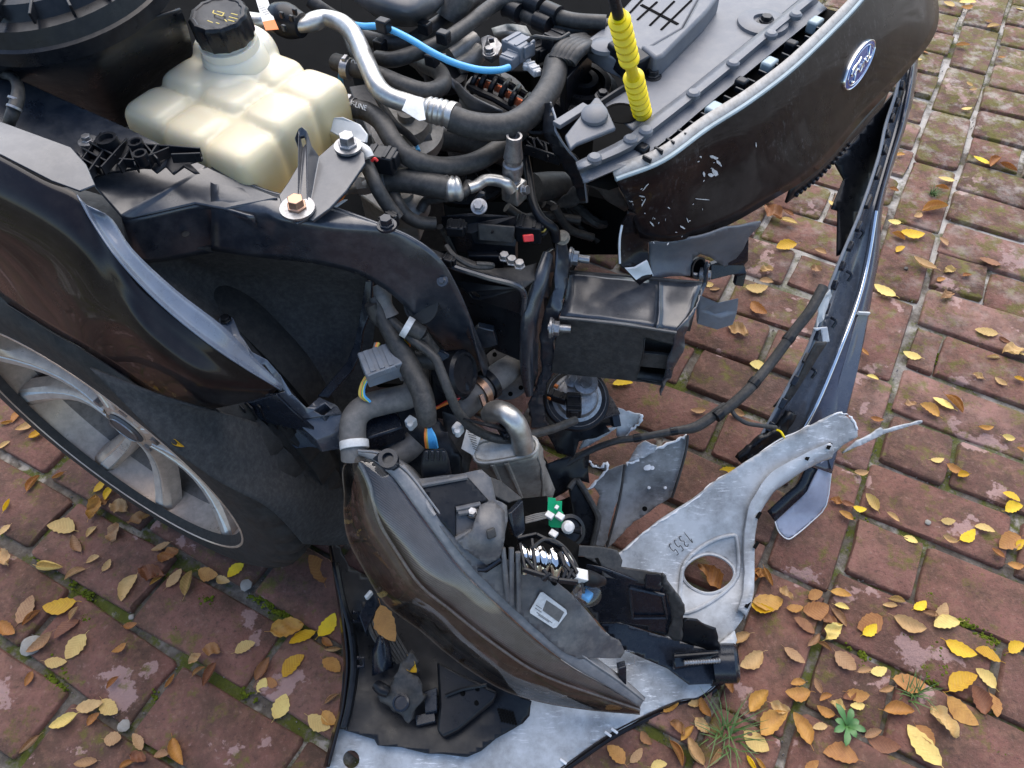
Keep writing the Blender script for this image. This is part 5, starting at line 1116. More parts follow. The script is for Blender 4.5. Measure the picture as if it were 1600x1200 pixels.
for (x, y, mt_) in ((600, 700, 'plastic'), (932, 518, 'lipedge'), (1188, 308, 'lipedge'), (1400, 118, 'lipedge'), (1060, 395, 'plastic'), (1290, 220, 'plastic')):
    b_ = box('panel_clip', C(x, y, .742), C(x + 60, y - 48, .742) - C(x, y, .742), LD, (0.022 if mt_ != 'plastic' else .014, 0.016, 0.018), MT[mt_], nose, bevel=0.003)
    bar('clip_foot', C(x - 20, y + 22, .735), C(x + 22, y + 12, .735), 0.006, 0.004, MT['plastic'], nose)
bp0, bp1, bp2 = W(1313, 140, .692), W(1370, 64, .692), W(1341, 101, .692)
bl_ = (bp1 - bp0).normalized(); bn_ = (PL(1341, 140, bp2, LD) - bp2)
def surfpt(px, py):                                          # a point of the panel straight behind a pixel
    best = None
    dg = ray(px, py).normalized()
    ok, loc, nor, idx = nose.ray_cast(CAMP - wloc(nose), dg)
    return (loc + wloc(nose), nor) if ok else (W(px, py, .69), Vector((.3, -.6, .7)))
bpy.context.view_layer.update()
bc, bnr = surfpt(1341, 101)
if bnr.dot(CAMP - bc) < 0: bnr = -bnr
q1, _ = surfpt(1362, 72); q0, _ = surfpt(1320, 130)
bu = (q1 - q0).normalized(); bu = (bu - bnr * bu.dot(bnr)).normalized(); bv = bnr.cross(bu)
if bv.z < 0: bv = -bv
ha = (q1 - q0).length * 41 / 36 / 2
def badge_pt(u, v, h_): return bc + bu * u * ha + bv * v * ha * 0.50 + bnr * h_
badge = empty('badge', bc - wloc(car)); badge.parent = car
def ell(name, r0, prof, mat):
    vs, fs = [], []; seg = 56
    for (r_, h_) in prof:
        for k in range(seg): a = 2 * math.pi * k / seg; vs.append(badge_pt(r_ * math.cos(a), (r_ + (r_ - 1) * .6 if r_ > .5 else r_) * math.sin(a), h_))
    for i in range(len(prof) - 1):
        for k in range(seg): a, b = i * seg + k, i * seg + (k + 1) % seg; fs.append((a, b, b + seg, a + seg))
    fs.append(tuple(range((len(prof) - 1) * seg, len(prof) * seg)))
    bm = bmesh.new(); me = meshof('t', vs, fs); bm.from_mesh(me); bpy.data.meshes.remove(me); return link(name, frombm(name, bm), MT[mat], badge)
ell('badge_rim', 1, [(1.0, -0.004), (1.0, 0.0015), (0.985, 0.0035), (0.965, 0.0038), (0.945, 0.003)], 'chrome')
ell('badge_field', 1, [(0.95, 0.002), (0.945, 0.0030), (0.5, 0.0040), (0.02, 0.0043)], 'badge')
strokes = [[(-.66, .02), (-.70, .22), (-.58, .40), (-.36, .44), (-.18, .40), (.02, .50)], [(-.34, .42), (-.40, .10), (-.48, -.22), (-.60, -.42), (-.72, -.34), (-.70, -.20)], [(-.56, .02), (-.40, .06), (-.24, .04)],
           [(-.10, .06), (-.20, -.08), (-.14, -.28), (-.02, -.24), (.04, -.06), (-.04, .08), (-.12, .04)], [(.04, -.02), (.12, .06), (.14, -.10), (.12, -.30)], [(.14, -.08), (.22, .06), (.30, .06)],
           [(.50, .02), (.38, .04), (.32, -.14), (.40, -.28), (.50, -.20), (.56, .0)], [(.70, .46), (.62, .22), (.56, -.06), (.56, -.26), (.66, -.26), (.74, -.16)]]
for st in strokes: tube('badge_letter', [badge_pt(u * .86, v * .86 * 1.15, 0.0046) for u, v in st], 0.0013, MT['chrome'], badge, seg=6, n=5)
tube('badge_line', [badge_pt(.80 * math.cos(2 * math.pi * k / 32), .78 * math.sin(2 * math.pi * k / 32), 0.0036) for k in range(33)], 0.0006, MT['chrome'], badge, seg=5, n=2)
# ---- scuffs: bare patches where the paint has gone
MT['scuff'] = surf('chipped_white', (0.6, 0.6, 0.6), 0.6, dust=0.5, dcol=(0.05, 0.04, 0.04), dscale=160)
rs = random.Random(4)
def chip(x, y, l_, an, w_):
    p, nr = surfpt(x, y)
    if nr.dot(CAMP - p) < 0: nr = -nr
    d0 = surfpt(x + math.cos(an) * l_, y + math.sin(an) * l_)[0] - p; d = (d0 - nr * d0.dot(nr)); s_ = nr.cross(d).normalized() * w_; n_ = 6
    ring = [p + d * (0.5 - 0.5 * math.cos(math.pi * k / n_)) + s_ * math.sin(math.pi * k / n_) * rs.uniform(.3, 1.1) for k in range(n_ + 1)] + [p + d * (0.5 - 0.5 * math.cos(math.pi * k / n_)) - s_ * math.sin(math.pi * k / n_) * rs.uniform(.3, 1.1) for k in range(n_ - 1, 0, -1)]
    poly('paint_chip', [q + nr * 0.0013 for q in ring], MT['scuff'], nose, thick=0.0004, bevel=0)
for (x, y, l_, an, w_) in ((1108, 243, 14, .3, .003), (1112, 262, 20, 1.0, .0034), (1105, 272, 10, .2, .0025), (1118, 250, 14, .8, .002), (1098, 268, 8, 1.3, .0025), (1180, 222, 8, 1.5, .0009), (1003, 297, 15, -.9, .0012), (998, 305, 10, .2, .0011), (1002, 322, 14, -1.1, .0016), (1062, 352, 9, .6, .0014), (1072, 340, 8, 1.2, .0012), (1085, 310, 24, .1, .0006), (1015, 345, 10, .9, .001)): chip(x, y, l_, an, w_)
for k in range(24):                                          # a spray of tiny stone chips round the worst blows
    cx, cy, sp_ = ((1108, 258, 16), (1006, 320, 16), (1062, 345, 26), (1040, 300, 40))[k % 4]
    chip(cx + rs.gauss(0, sp_), cy + rs.gauss(0, sp_ * .7), rs.uniform(1.5, 4.5), rs.uniform(0, 3.1), rs.uniform(.0003, .0009))
# ---- torn corner of the panel and the beam behind it
flap = sheet('torn_corner', Zp(760, 350, [(660, -60), (625, 10), (615, 100), (617, 180), (650, 215), (690, 255), (712, 278), (772, 240), (755, 160), (750, 85), (830, 75), (780, -20)]), Zp(760, 350, [(660, -60, .68), (625, 10, .65), (617, 180, .60), (712, 278, .565), (772, 240, .57), (750, 85, .605), (830, 75, .60), (780, -20, .64)]), 'paint_scuffed', car, step=10, crump=0.004, cs=45)
edge_tube('torn_rim', [G(628, 5, .655), G(618, 60, .642), G(616, 120, .622), G(618, 182, .602)], 0.0014, 'torn', flap, n=4)
poly('torn_core', [G(648, 212, .594), G(690, 205, .594), G(745, 170, .598), G(772, 238, .567), G(712, 278, .562)], MT['torn'], flap, thick=0.003, crump=0.003, sub=1, bevel=0)
beam = sheet('bumper_beam', Zp(760, 350, [(752, 88), (880, 84), (970, 64), (1110, 20), (1275, -8), (1262, 15), (1215, 60), (1190, 112), (1150, 165), (1110, 205), (1040, 155), (990, 142), (958, 165), (945, 235), (772, 250), (756, 180)]), Zp(760, 350, [(752, 88, .60), (960, 70, .605), (1275, -8, .58), (1190, 112, .53), (1110, 205, .49), (990, 142, .545), (945, 235, .53), (772, 250, .55), (860, 160, .56)]), 'grey', car, step=10, crump=0.003, cs=25)
lathe('beam_tube_end', [(0.016, -0.05), (0.016, 0.0), (0.013, 0.0), (0.013, -0.03), (0, -0.03)], G(985, 205, .53), Vector((.55, -.6, .35)), MT['plastic'], car, seg=24)
pk = poly('beam_bracket', [G(1040, 190, .50), G(1150, 150, .51), G(1215, 65, .54), G(1213, 170, .50), G(1195, 190, .49), G(1205, 230, .48), G(1190, 292, .46), G(1150, 285, .46), G(1160, 240, .475), G(1140, 235, .48), G(1040, 260, .48)], MT['plastic_gloss'], car, thick=0.01)
poly('beam_pad', [G(985, 325, .46), G(1075, 362, .45), G(1172, 340, .45), G(1163, 408, .42), G(1085, 432, .42), G(985, 402, .43)], MT['bluegrey'], car, thick=0.03, direc=-Z3, bevel=0.004)
bolt('beam_bolt', G(1000, 236, .515), Vector((.9, -.3, .2)), 0.007, 0.012, MT['steel'], car, 0.011)
tube('beam_stud', [G(945, 234, .517), G(1030, 240, .513)], 0.004, MT['steel'], car, seg=8, n=2)
# ---- perforated fringe under the panel
fr0 = [W(1238, 292, .577), W(1290, 251, .573), W(1340, 197, .571), W(1390, 141, .568)]
patch('mesh_fringe', [fr0, [p - Z3 * 0.030 for p in fr0]], MT['plastic'], nose, n=5, m_=2, thick=0.004)
for k in range(14):
    p = spline(fr0, 8)[k + 2]; box('fringe_lug', p - Z3 * 0.026 + _R * 0.001, FD, LD, (0.006, 0.005, 0.006), MT['plastic_gloss'], nose, bevel=0.001)
# ---- broken plastic at the panel's near end
tear = sheet('torn_shroud', Zp(800, 0, [(135, 485), (178, 475), (205, 560), (202, 605), (255, 690), (300, 742), (330, 800), (347, 935), (318, 925), (285, 850), (235, 770), (185, 690), (152, 640)]), Zp(800, 0, [(150, 480, .765), (205, 560, .76), (152, 640, .74), (255, 690, .735), (330, 800, .70), (347, 935, .64), (285, 850, .67)]), 'plastic', car, step=8, crump=0.003, cs=60, jag=0.8)
edge_tube('torn_shroud_edge', [C(178, 475, .767), C(205, 560, .762), C(202, 605, .757), C(255, 690, .737), C(300, 742, .722), C(330, 800, .702), C(347, 935, .642)], 0.0014, 'bluegrey', tear, n=3)
poly('shroud_mouth', [C(32, 542, .75), C(140, 515, .755), C(150, 595, .74), C(132, 612, .735), C(60, 600, .735)], MT['void'], tear, thick=0.004)
edge_tube('mouth_lip', [C(30, 545, .752), C(90, 528, .756), C(142, 513, .757), C(152, 596, .742), C(134, 613, .737), C(60, 602, .737), C(30, 545, .752)], 0.003, 'plastic', tear, n=2)
for (a_, b_) in (((40, 640), (215, 700)), ((60, 690), (225, 745)), ((35, 625), (60, 700)), ((95, 650), (110, 720)), ((150, 670), (165, 740)), ((40, 640), (110, 715)), ((110, 650), (170, 735))): bar('shroud_rib', C(*a_, .70), C(*b_, .69), 0.003, 0.014, MT['plastic'], tear)
sheet('shroud_tail', Zp(800, 0, [(345, 855), (342, 935), (300, 950), (232, 962), (180, 985), (215, 930), (262, 890), (300, 855)]), Zp(800, 0, [(345, 855, .66), (342, 935, .63), (180, 985, .58), (262, 890, .62)]), 'dusty', car, step=10, crump=0.004, cs=70)
sheet('shroud_lower', Zp(800, 0, [(350, 842), (372, 832), (460, 812), (500, 880), (542, 960), (522, 978), (440, 930)]), Zp(800, 0, [(350, 842, .69), (460, 812, .70), (542, 960, .62), (440, 930, .64)]), 'dusty', car, step=10, crump=0.002)
for k in range(6): tube('bay_cable', [C(60 + k * 45, 900 + 20 * (k % 3), .56), C(150 + k * 50, 960 + 15 * k, .54), C(230 + k * 55, 1010, .52), C(330 + k * 40, 1100 + 10 * k, .50)], 0.004 + 0.002 * (k % 3), MT['rubber'], car, seg=8)
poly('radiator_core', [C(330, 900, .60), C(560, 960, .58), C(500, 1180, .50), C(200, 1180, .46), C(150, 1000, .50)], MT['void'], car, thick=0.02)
# ------------------------------------------------------------------ rail end, crash box, horn, loose plumbing
e0, e1 = G(340, 430, .545), G(880, 500, .545); ed = (e1 - e0).normalized(); en = Vector((ed.y, -ed.x, 0))
def FR(x, y): return PL(760 + x * .3375, 350 + y * .3375, e0, en)
cbx = empty('crash_box', e0 - wloc(car)); cbx.parent = car
patch('box_top', [[G(385, 220, .555), G(560, 236, .555), G(770, 262, .553), G(800, 264, .557), G(835, 268, .553), G(1000, 272, .552)], [G(365, 320, .553), G(590, 345, .552), G(775, 362, .550), G(802, 364, .555), G(832, 370, .550), G(960, 385, .549)], [G(342, 422, .547), G(630, 455, .547), G(760, 474, .546), G(790, 480, .550), G(820, 484, .546), G(884, 492, .546)]], MT['rail'], cbx, n=5, m_=5, thick=0.003, crump=0.0015, cs=40)
rec = [FR(735, 528), FR(868, 560), FR(858, 640), FR(818, 748), FR(695, 722), FR(728, 610)]
poly('box_side', [e0, FR(650, 464), e1, FR(868, 545), FR(812, 742), FR(560, 716), FR(300, 690), FR(318, 560)], MT['dusty'], cbx, thick=0.004, holes=[rec])
poly('recess_floor', [p - en * 0.03 for p in rec], MT['dusty'], cbx, thick=0.002, bevel=0)
patch('recess_rim', [rec + rec[:1], [p - en * 0.03 for p in rec + rec[:1]]], MT['dusty'], cbx, linear=True, thick=0.002)
bar('recess_bar', FR(712, 648) - en * 0.01, FR(850, 662) - en * 0.01, 0.03, 0.005, MT['dusty'], cbx, up=en)
tube('box_weld', [e0 + en * 0.001, FR(480, 444) + en * 0.001, FR(650, 464) + en * 0.001, e1 + en * 0.001], 0.0025, MT['rail'], cbx, seg=8)
patch('box_far_side', [[G(385, 220, .555), G(1000, 272, .552)], [G(385, 220, .555) - Z3 * .1, G(1000, 272, .552) - Z3 * .1]], MT['dusty'], cbx, n=4, m_=3, thick=0.003)
sheet('end_flange', Zp(760, 350, [(1012, 172), (1030, 195), (1022, 240), (995, 335), (960, 420), (918, 520), (910, 590), (880, 650), (850, 712), (822, 752), (808, 798), (803, 770), (835, 660), (868, 548), (880, 500), (930, 430), (968, 380), (985, 310), (1002, 250)]), Zp(760, 350, [(1012, 172, .60), (1030, 195, .60), (1002, 250, .57), (968, 380, .555), (918, 520, .53), (880, 500, .545), (850, 712, .46), (868, 548, .525), (808, 798, .40)]), 'rail', cbx, step=8, crump=0.003, cs=60)
# ---- the bent flange plates at the rail's mouth
sheet('flange_plate', Zp(760, 350, [(270, 150), (290, 128), (318, 112), (318, 190), (300, 290), (262, 440), (240, 560), (238, 700), (205, 800), (182, 770), (176, 600), (180, 440), (205, 370), (240, 270)]), Zp(760, 350, [(290, 128, .60), (300, 290, .555), (205, 370, .565), (240, 560, .47), (176, 600, .48), (205, 800, .37)]), 'rail', car, step=8, crump=0.002, cs=40, thick=0.006)
fl = tube('flange_fold', [G(285, 140, .605), G(250, 260, .59), G(215, 370, .565), G(195, 460, .54), G(188, 580, .49), G(190, 700, .43), G(200, 790, .385)], [0.008, 0.011, 0.012, 0.012, 0.011, 0.010, 0.006], MT['rail'], car, seg=14, flat=.7)
sheet('flange_plate', Zp(760, 350, [(325, 70), (350, 42), (378, 68), (392, 130), (386, 220), (362, 320), (340, 425), (335, 500), (315, 560), (305, 690), (255, 800), (275, 880), (302, 965), (262, 955), (212, 942), (198, 850), (238, 740), (252, 640), (245, 540), (262, 450), (310, 300), (326, 190)]), Zp(760, 350, [(350, 42, .61), (386, 220, .57), (326, 190, .59), (340, 425, .54), (262, 450, .52), (305, 690, .42), (245, 640, .44), (302, 965, .30), (198, 850, .36)]), 'rail', car, step=8, crump=0.005, cs=45, thick=0.003)
for (a_, b_, z) in (((375, 152), (478, 166), .575), ((285, 478), (390, 486), .535)):
    st = tube('flange_stud', [G(*a_, z), G((a_[0] + b_[0]) / 2, (a_[1] + b_[1]) / 2, z), G(*b_, z)], 0.0055, MT['steel'], car, seg=10, n=3)
    bolt('stud_nut', G(a_[0] + 18, a_[1] + 3, z), G(*b_, z) - G(*a_, z), 0.010, 0.010, MT['steel'], st, 0.014)
bolt('flange_bolt', G(352, 62, .612), Vector((.1, -.5, .8)), 0.007, 0.004, MT['seal'], car, 0.010)
poly('side_shield', [F_(780, 120, .645), F_(890, 188, .635), F_(1060, 245, .62), F_(1228, 300, .605), F_(1236, 420, .55), F_(1242, 642, .46), F_(1110, 585, .46), F_(1020, 510, .48), F_(960, 400, .53), F_(900, 260, .60)], MT['plastic'], car, thick=0.006, holes=[[F_(985, 315, .592), F_(1010, 312, .592), F_(1038, 335, .585), F_(1030, 352, .582), F_(1000, 345, .583)]])
tube('shield_edge', [F_(780, 120, .647), F_(890, 188, .638), F_(1060, 245, .623), F_(1228, 300, .608), F_(1236, 420, .553)], 0.004, MT['rail'], car, seg=8)
poly('shield_step', [F_(1030, 480, .525), F_(1100, 495, .52), F_(1120, 560, .49), F_(1010, 590, .47), F_(960, 560, .49)], MT['rail'], car, thick=0.01)
sheet('shelf_plate', Zp(400, 350, [(900, 130), (1100, 205), (1230, 200), (1300, 180), (1290, 260), (1235, 300), (1060, 245), (890, 188)]), Zp(400, 350, [(900, 130, .64), (1300, 180, .60), (1060, 245, .618), (1230, 300, .60)]), 'dark', car, step=12)
tube('shelf_wire', [F_(880, 100, .65), F_(920, 150, .645), F_(1000, 195, .635), F_(1080, 200, .63), F_(1090, 190, .632), F_(1020, 185, .636)], 0.0035, MT['rubber'], car, seg=8)
plug('shelf_clip', 890, 170, .643, 30, 10, 0.014, 0.012, 0.012, fn=F_, ribs=1)
for k in range(3): bolt('shelf_nut', F_(1150 + k * 35, 160 + k * 18, .63), Z3, 0.006, 0.008, MT['steel'], car)
poly('rail_end_foot', [F_(960, 600, .44), F_(1040, 530, .46), F_(1085, 660, .41), F_(1090, 720, .38), F_(1000, 770, .37), F_(950, 700, .40)], MT['rail'], car, thick=0.02, direc=-Z3)
# ---- horn
hn = empty('horn', G(400, 800, .36) - wloc(car)); hn.parent = car; ha_ = Vector((.05, -.35, .93))
lathe('horn_body', [(0.030, -0.03), (0.047, -0.022), (0.049, -0.010), (0.045, -0.004), (0.041, -0.006), (0.033, -0.002), (0.030, 0.006), (0.026, 0.007), (0.022, 0.010), (0.010, 0.011), (0.0, 0.011)], G(420, 800, .36), ha_, MT['steel'], hn, seg=44)
lathe('horn_rim', [(0.0485, -0.016), (0.0515, -0.012), (0.0495, -0.006), (0.0455, -0.0045)], G(420, 800, .36), ha_, MT['plastic'], hn, seg=44)
lathe('horn_cap', [(0.019, 0.010), (0.018, 0.014), (0.010, 0.015), (0.0095, 0.018), (0.0, 0.018)], G(455, 745, .372), ha_, MT['steel'], hn, seg=24)
bolt('horn_nut', G(398, 722, .385), ha_, 0.006, 0.010, MT['steel'], hn, 0.011)
plug('horn_plug', 405, 838, .385, 0, 60, 0.034, 0.022, 0.02, fn=G); plug('horn_plug', 330, 800, .375, 60, 20, 0.03, 0.014, 0.014, fn=G)
for (x, y) in ((323, 752), (385, 745), (292, 803)): box('orange_seal', G(x, y, .375), FD, LD, (0.006, 0.005, 0.006), MT['orange'], hn, bevel=0.001)
sheet('horn_tray', Zp(760, 350, [(200, 880), (240, 780), (300, 720), (480, 720), (540, 755), (600, 845), (602, 930), (560, 940), (575, 965), (430, 1010), (400, 1080), (330, 1060), (295, 990), (260, 950)]), Zp(760, 350, [(200, 880, .32), (300, 720, .30), (540, 755, .28), (602, 930, .27), (430, 1010, .24), (330, 1060, .22), (420, 850, .27)]), 'plastic', car, step=12, crump=0.004, cs=35, thick=0.004)
bar('tray_lip', G(420, 900, .315), G(602, 845, .315), 0.03, 0.004, MT['plastic_gloss'], car); bar('tray_lip', G(585, 850, .31), G(600, 935, .29), 0.012, 0.02, MT['plastic_gloss'], car)
# ---- plumbing above the lamp
def TF(name, pts, r_, mat='rubber', **k): return tube(name, [F_(*p) for p in pts], r_, MT[mat], car, **k)
eh = TF('grey_elbow_hose', [(745, 690, .505), (738, 760, .51), (700, 798, .51), (600, 822, .51), (505, 850, .512), (456, 900, .51), (448, 970, .50), (452, 1040, .49), (455, 1090, .48)], 0.0165, 'hose_grey', seg=20)
lathe('white_band', [(0.0178, -0.005), (0.0182, -0.004), (0.0182, 0.004), (0.0178, 0.005)], F_(455, 1022, .495), F_(448, 970, .50) - F_(455, 1060, .49), MT['white'], eh, seg=28)
TF('loom_stem', [(565, 280, .63), (585, 330, .62), (600, 380, .61), (620, 430, .60)], [0.007, 0.011, 0.009, 0.012], 'hose_grey')
TF('main_loom', [(545, 340, .62), (590, 450, .60), (640, 540, .585), (690, 620, .57), (735, 710, .56), (770, 790, .55), (785, 860, .54), (795, 920, .525)], [0.007, 0.009, 0.0105, 0.013, 0.0135, 0.0135, 0.013, 0.011], 'rubber', seg=16)
TF('side_loom_strand', [(530, 370, .62), (560, 440, .60), (620, 480, .59), (680, 530, .575)], 0.0075, 'rubber'); TF('side_loom_strand', [(600, 500, .58), (620, 580, .56), (660, 650, .545), (680, 690, .535)], 0.0035, 'hose_grey', seg=8)
horn_wire = TF('horn_wire', [(540, 360, .61), (620, 440, .60), (720, 530, .59), (820, 610, .58), (855, 680, .57), (890, 770, .555), (930, 860, .53), (985, 930, .50), (1060, 975, .47), (1150, 998, .45), (1250, 980, .43), (1370, 950, .41), (1480, 908, .395)], 0.0062, 'rubber', seg=12)
plug('wire_clip', 1150, 960, .462, 20, 30, 0.02, 0.012, 0.012, fn=F_, ribs=1)
tube('zip_strap', [F_(960, 900, .52), F_(1050, 925, .50), F_(1130, 945, .475), F_(1180, 970, .455)], [0.003, 0.005, 0.007, 0.004], MT['plastic'], car, seg=10, flat=.4)
def plugF(*a, **k): return plug(*a, fn=F_, **k)
pg = plugF('grey_connector', 580, 650, .565, 60, -20, 0.046, 0.038, 0.026, 'bluegrey', ribs=3)
for k in range(4): bar('connector_fin', F_(520 + k * 22, 690 - k * 8 + 20, .575), F_(580 + k * 22, 660 - k * 8 + 26, .578), 0.003, 0.008, MT['bluegrey'], pg)
for k, c_ in enumerate(('gold_ink', 'orange', 'green', 'yellow', 'blue')): TF('coloured_wire', [(520 + k * 6, 690 + k * 3, .56), (490 + k * 4, 740, .55), (480 + k * 5, 790, .54), (505 + k * 6, 815 + k * 2, .53)], 0.0018, c_, seg=6)
for k, c_ in enumerate(('gold_ink', 'orange', 'hose_grey')): TF('coloured_wire', [(570 - k * 8, 550, .58), (545 - k * 4, 590 + k * 6, .575), (515, 630 + k * 5, .57)], 0.002, c_, seg=6)
for k, c_ in enumerate(('yellow', 'orange')): TF('coloured_wire', [(685 + k * 8, 535, .575), (705 + k * 5, 560, .57), (700, 590, .56)], 0.0016, c_, seg=6)
sb_ = slab('motor_box', [F_(818, 600, .545), F_(850, 585, .548), F_(930, 595, .545), F_(935, 690, .52), F_(915, 820, .48), F_(810, 805, .485), F_(805, 690, .52)], 0.05, MT['plastic'], car, 0.004)
poly('motor_lid', [F_(825, 588, .552), F_(860, 580, .553), F_(895, 605, .549), F_(893, 670, .532), F_(840, 665, .534)], MT['plastic_gloss'], sb_, thick=0.004)
lathe('motor_drum', [(0.026, -0.03), (0.030, -0.02), (0.031, 0.0), (0.027, 0.004), (0.024, 0.004), (0.023, 0.001), (0, 0.001)], F_(960, 690, .52), Vector((.75, -.3, .35)), MT['plastic'], car, seg=30)
lathe('motor_knob', [(0.014, -0.01), (0.014, 0.004), (0.010, 0.008), (0, 0.008)], F_(945, 765, .50), Vector((.3, -.6, .6)), MT['plastic'], car, seg=20)
TF('sensor_stub', [(705, 475, .60), (735, 490, .598), (765, 510, .592)], [0.012, 0.0105, 0.011], 'rubber'); lathe('white_collar', [(0.0135, -0.004), (0.0135, 0.004)], F_(700, 478, .602), F_(765, 510, .592) - F_(705, 475, .60), MT['white'], car, seg=20)
TF('sensor_tail', [(765, 510, .59), (790, 550, .575), (820, 590, .56)], 0.009, 'rubber'); TF('short_pipe', [(730, 625, .545), (790, 632, .54), (840, 640, .535)], 0.011, 'rubber')
ch = TF('clamped_hose', [(880, 890, .43), (940, 850, .435), (1000, 800, .44), (1070, 745, .44), (1130, 700, .435), (1190, 655, .42)], [0.02, 0.021, 0.021, 0.0185, 0.0195, 0.0175], 'hose_grey', seg=20)
for (x, y, z) in ((1035, 775, .4405), (1075, 742, .4405)): lathe('spring_clamp', [(0.0222, -0.005), (0.0228, -0.005), (0.0228, 0.005), (0.0222, 0.005)], F_(x, y, z), F_(1130, 700, .435) - F_(1000, 800, .44), MT['copper'] if y > 760 else MT['plastic'], ch, seg=24)
bar('clamp_ear', F_(1040, 790, .463), F_(1062, 855, .45), 0.006, 0.010, MT['copper'], ch)
pp = lathe('perforated_collar', [(0.040, -0.004), (0.040, 0.0), (0.026, 0.0015), (0.022, 0.0)], F_(1155, 690, .40), Vector((-.2, -.55, .8)), MT['hose_grey'], car, seg=36)
axp = Vector((-.2, -.55, .8)).normalized(); e1_ = axp.orthogonal().normalized(); e2_ = axp.cross(e1_)
for k in range(11):
    a = 2 * math.pi * k / 11; lathe('collar_hole', [(0.0036, 0), (0.0036, 0.0005), (0, 0.0006)], F_(1155, 690, .40) + (e1_ * math.cos(a) + e2_ * math.sin(a)) * 0.032 + axp * 0.0008, axp, MT['void'], pp, seg=10)
# silver canister with its bent pipe
can = empty('canister', F_(1150, 1050, .36) - wloc(car)); can.parent = car
lid = [F_(1003, 1045, .435), F_(1015, 1020, .437), F_(1060, 1000, .44), F_(1160, 990, .44), F_(1265, 985, .44), F_(1297, 1005, .437), F_(1300, 1035, .434), F_(1280, 1065, .43), F_(1180, 1088, .428), F_(1060, 1106, .426), F_(1015, 1092, .43)]
MT['can'] = surf('dull_tin', (0.42, 0.40, 0.36), 0.45, metal=0.6, dust=0.5, dcol=(0.16, 0.13, 0.1), dscale=35)
poly('can_lid', lid, MT['can'], can, thick=0.012, direc=-Z3, bevel=0.004)
tube('can_rim', [p + Z3 * 0.0005 for p in lid + lid[:1]], 0.0032, MT['can'], can, seg=8, n=2)
lw = [F_(1040, 1300, .30), F_(1100, 1300, .30), F_(1330, 1270, .30)]
patch('can_body', [[F_(1018, 1095, .425), F_(1060, 1110, .42), F_(1180, 1092, .422), F_(1285, 1066, .424), F_(1302, 1035, .428)], [F_(1045, 1200, .36), F_(1090, 1215, .355), F_(1220, 1195, .357), F_(1325, 1170, .36), F_(1345, 1130, .37)], [F_(1075, 1310, .29), F_(1130, 1325, .285), F_(1270, 1305, .285), F_(1360, 1280, .29), F_(1385, 1230, .30)]], MT['can'], can, n=5, m_=4, thick=0.003)
for k in range(2): tube('can_bead', [F_(1092 + k * 65, 1110 - k * 8, .4235), F_(1135 + k * 65, 1210 - k * 8, .358), F_(1180 + k * 65, 1320 - k * 8, .288)], 0.0035, MT['can'], can, seg=8)
tube('can_pipe', [F_(1085, 885, .46), F_(1105, 868, .475), F_(1150, 875, .485), F_(1195, 915, .48), F_(1225, 975, .46), F_(1238, 1040, .435)], [0.0135, 0.0145, 0.0145, 0.0145, 0.0145, 0.0145], MT['alu'], can, seg=20)
poly('can_tag', [F_(975, 945, .455), F_(1010, 962, .455), F_(1040, 990, .452), F_(1005, 1072, .435), F_(950, 1040, .44)], MT['paper'], can, thick=0.001, crump=0.003, sub=2, bevel=0)
for k in range(8): bar('tag_print', F_(978 + k * 4, 962 + k * 11, .4572 - k * .0018), F_(1018 + k * 1, 972 + k * 11, .4568 - k * .0018), 0.0009, 0.0003, MT['ink'], can)
sheet('can_shield', Zp(400, 350, [(1300, 1000), (1330, 1040), (1345, 1150), (1352, 1260), (1330, 1275), (1322, 1150), (1305, 1060)]), Zp(400, 350, [(1300, 1000, .43), (1345, 1150, .36), (1340, 1270, .30), (1305, 1060, .42)]), 'can', can, step=8, crump=0.003, cs=80)
# plug with the fan of blue wires, lamp support behind
for k in range(7): TF('fan_wire', [(788 + k * 3, 945, .52), (785 + k * 7, 985, .51), (790 + k * 8, 1035, .49)], 0.0021, 'blue' if k > 1 else ('orange', 'gold_ink')[k], seg=6)
bp = slab('black_connector', [F_(770, 1045, .505), F_(880, 1035, .505), F_(898, 1100, .49), F_(888, 1150, .475), F_(765, 1165, .475), F_(760, 1110, .49)], 0.04, MT['plastic'], car, 0.003)
for k in range(4): bar('connector_slot', F_(790 + k * 26, 1050, .507), F_(792 + k * 26, 1095, .494), 0.004, 0.004, MT['plastic_gloss'], bp)
sp_ = sheet('lamp_support', Zp(400, 350, [(600, 880), (700, 810), (760, 830), (830, 880), (900, 960), (960, 1090), (950, 1180), (860, 1240), (640, 1240), (520, 1100), (500, 1000), (520, 930)]), Zp(400, 350, [(600, 880, .48), (760, 830, .47), (900, 960, .45), (950, 1180, .40), (640, 1240, .40), (500, 1000, .47), (720, 1020, .45)]), 'plastic', car, step=14, crump=0.006, cs=22, thick=0.006)
patch('support_web', [[F_(860, 850, .46), F_(960, 900, .44), F_(1060, 960, .42)], [F_(870, 960, .43), F_(950, 1000, .42), F_(1000, 1080, .40)], [F_(880, 1080, .42), F_(930, 1120, .40), F_(980, 1180, .38)]], MT['dusty'], car, n=4, m_=4, thick=0.006)
for (x, y, mt_) in ((718, 920, 'milky'), (935, 950, 'white'), (680, 690, 'milky')):
    b_ = box('push_clip', F_(x, y, .492), FD, LD, (0.012, 0.012, 0.016), MT[mt_], car, bevel=0.002); lathe('clip_pin', [(0.004, 0), (0.004, 0.01), (0, 0.012)], F_(x, y + 26, .492), Z3, MT[mt_], b_, seg=10)
box('vent_box', F_(580, 960, .475), F_(640, 940, .47) - F_(580, 960, .47), LD, (0.055, 0.03, 0.03), MT['plastic_gloss'], car, bevel=0.003)
TF('support_tube', [(640, 1080, .44), (700, 1040, .445), (740, 1000, .45)], 0.017, 'hose_grey')
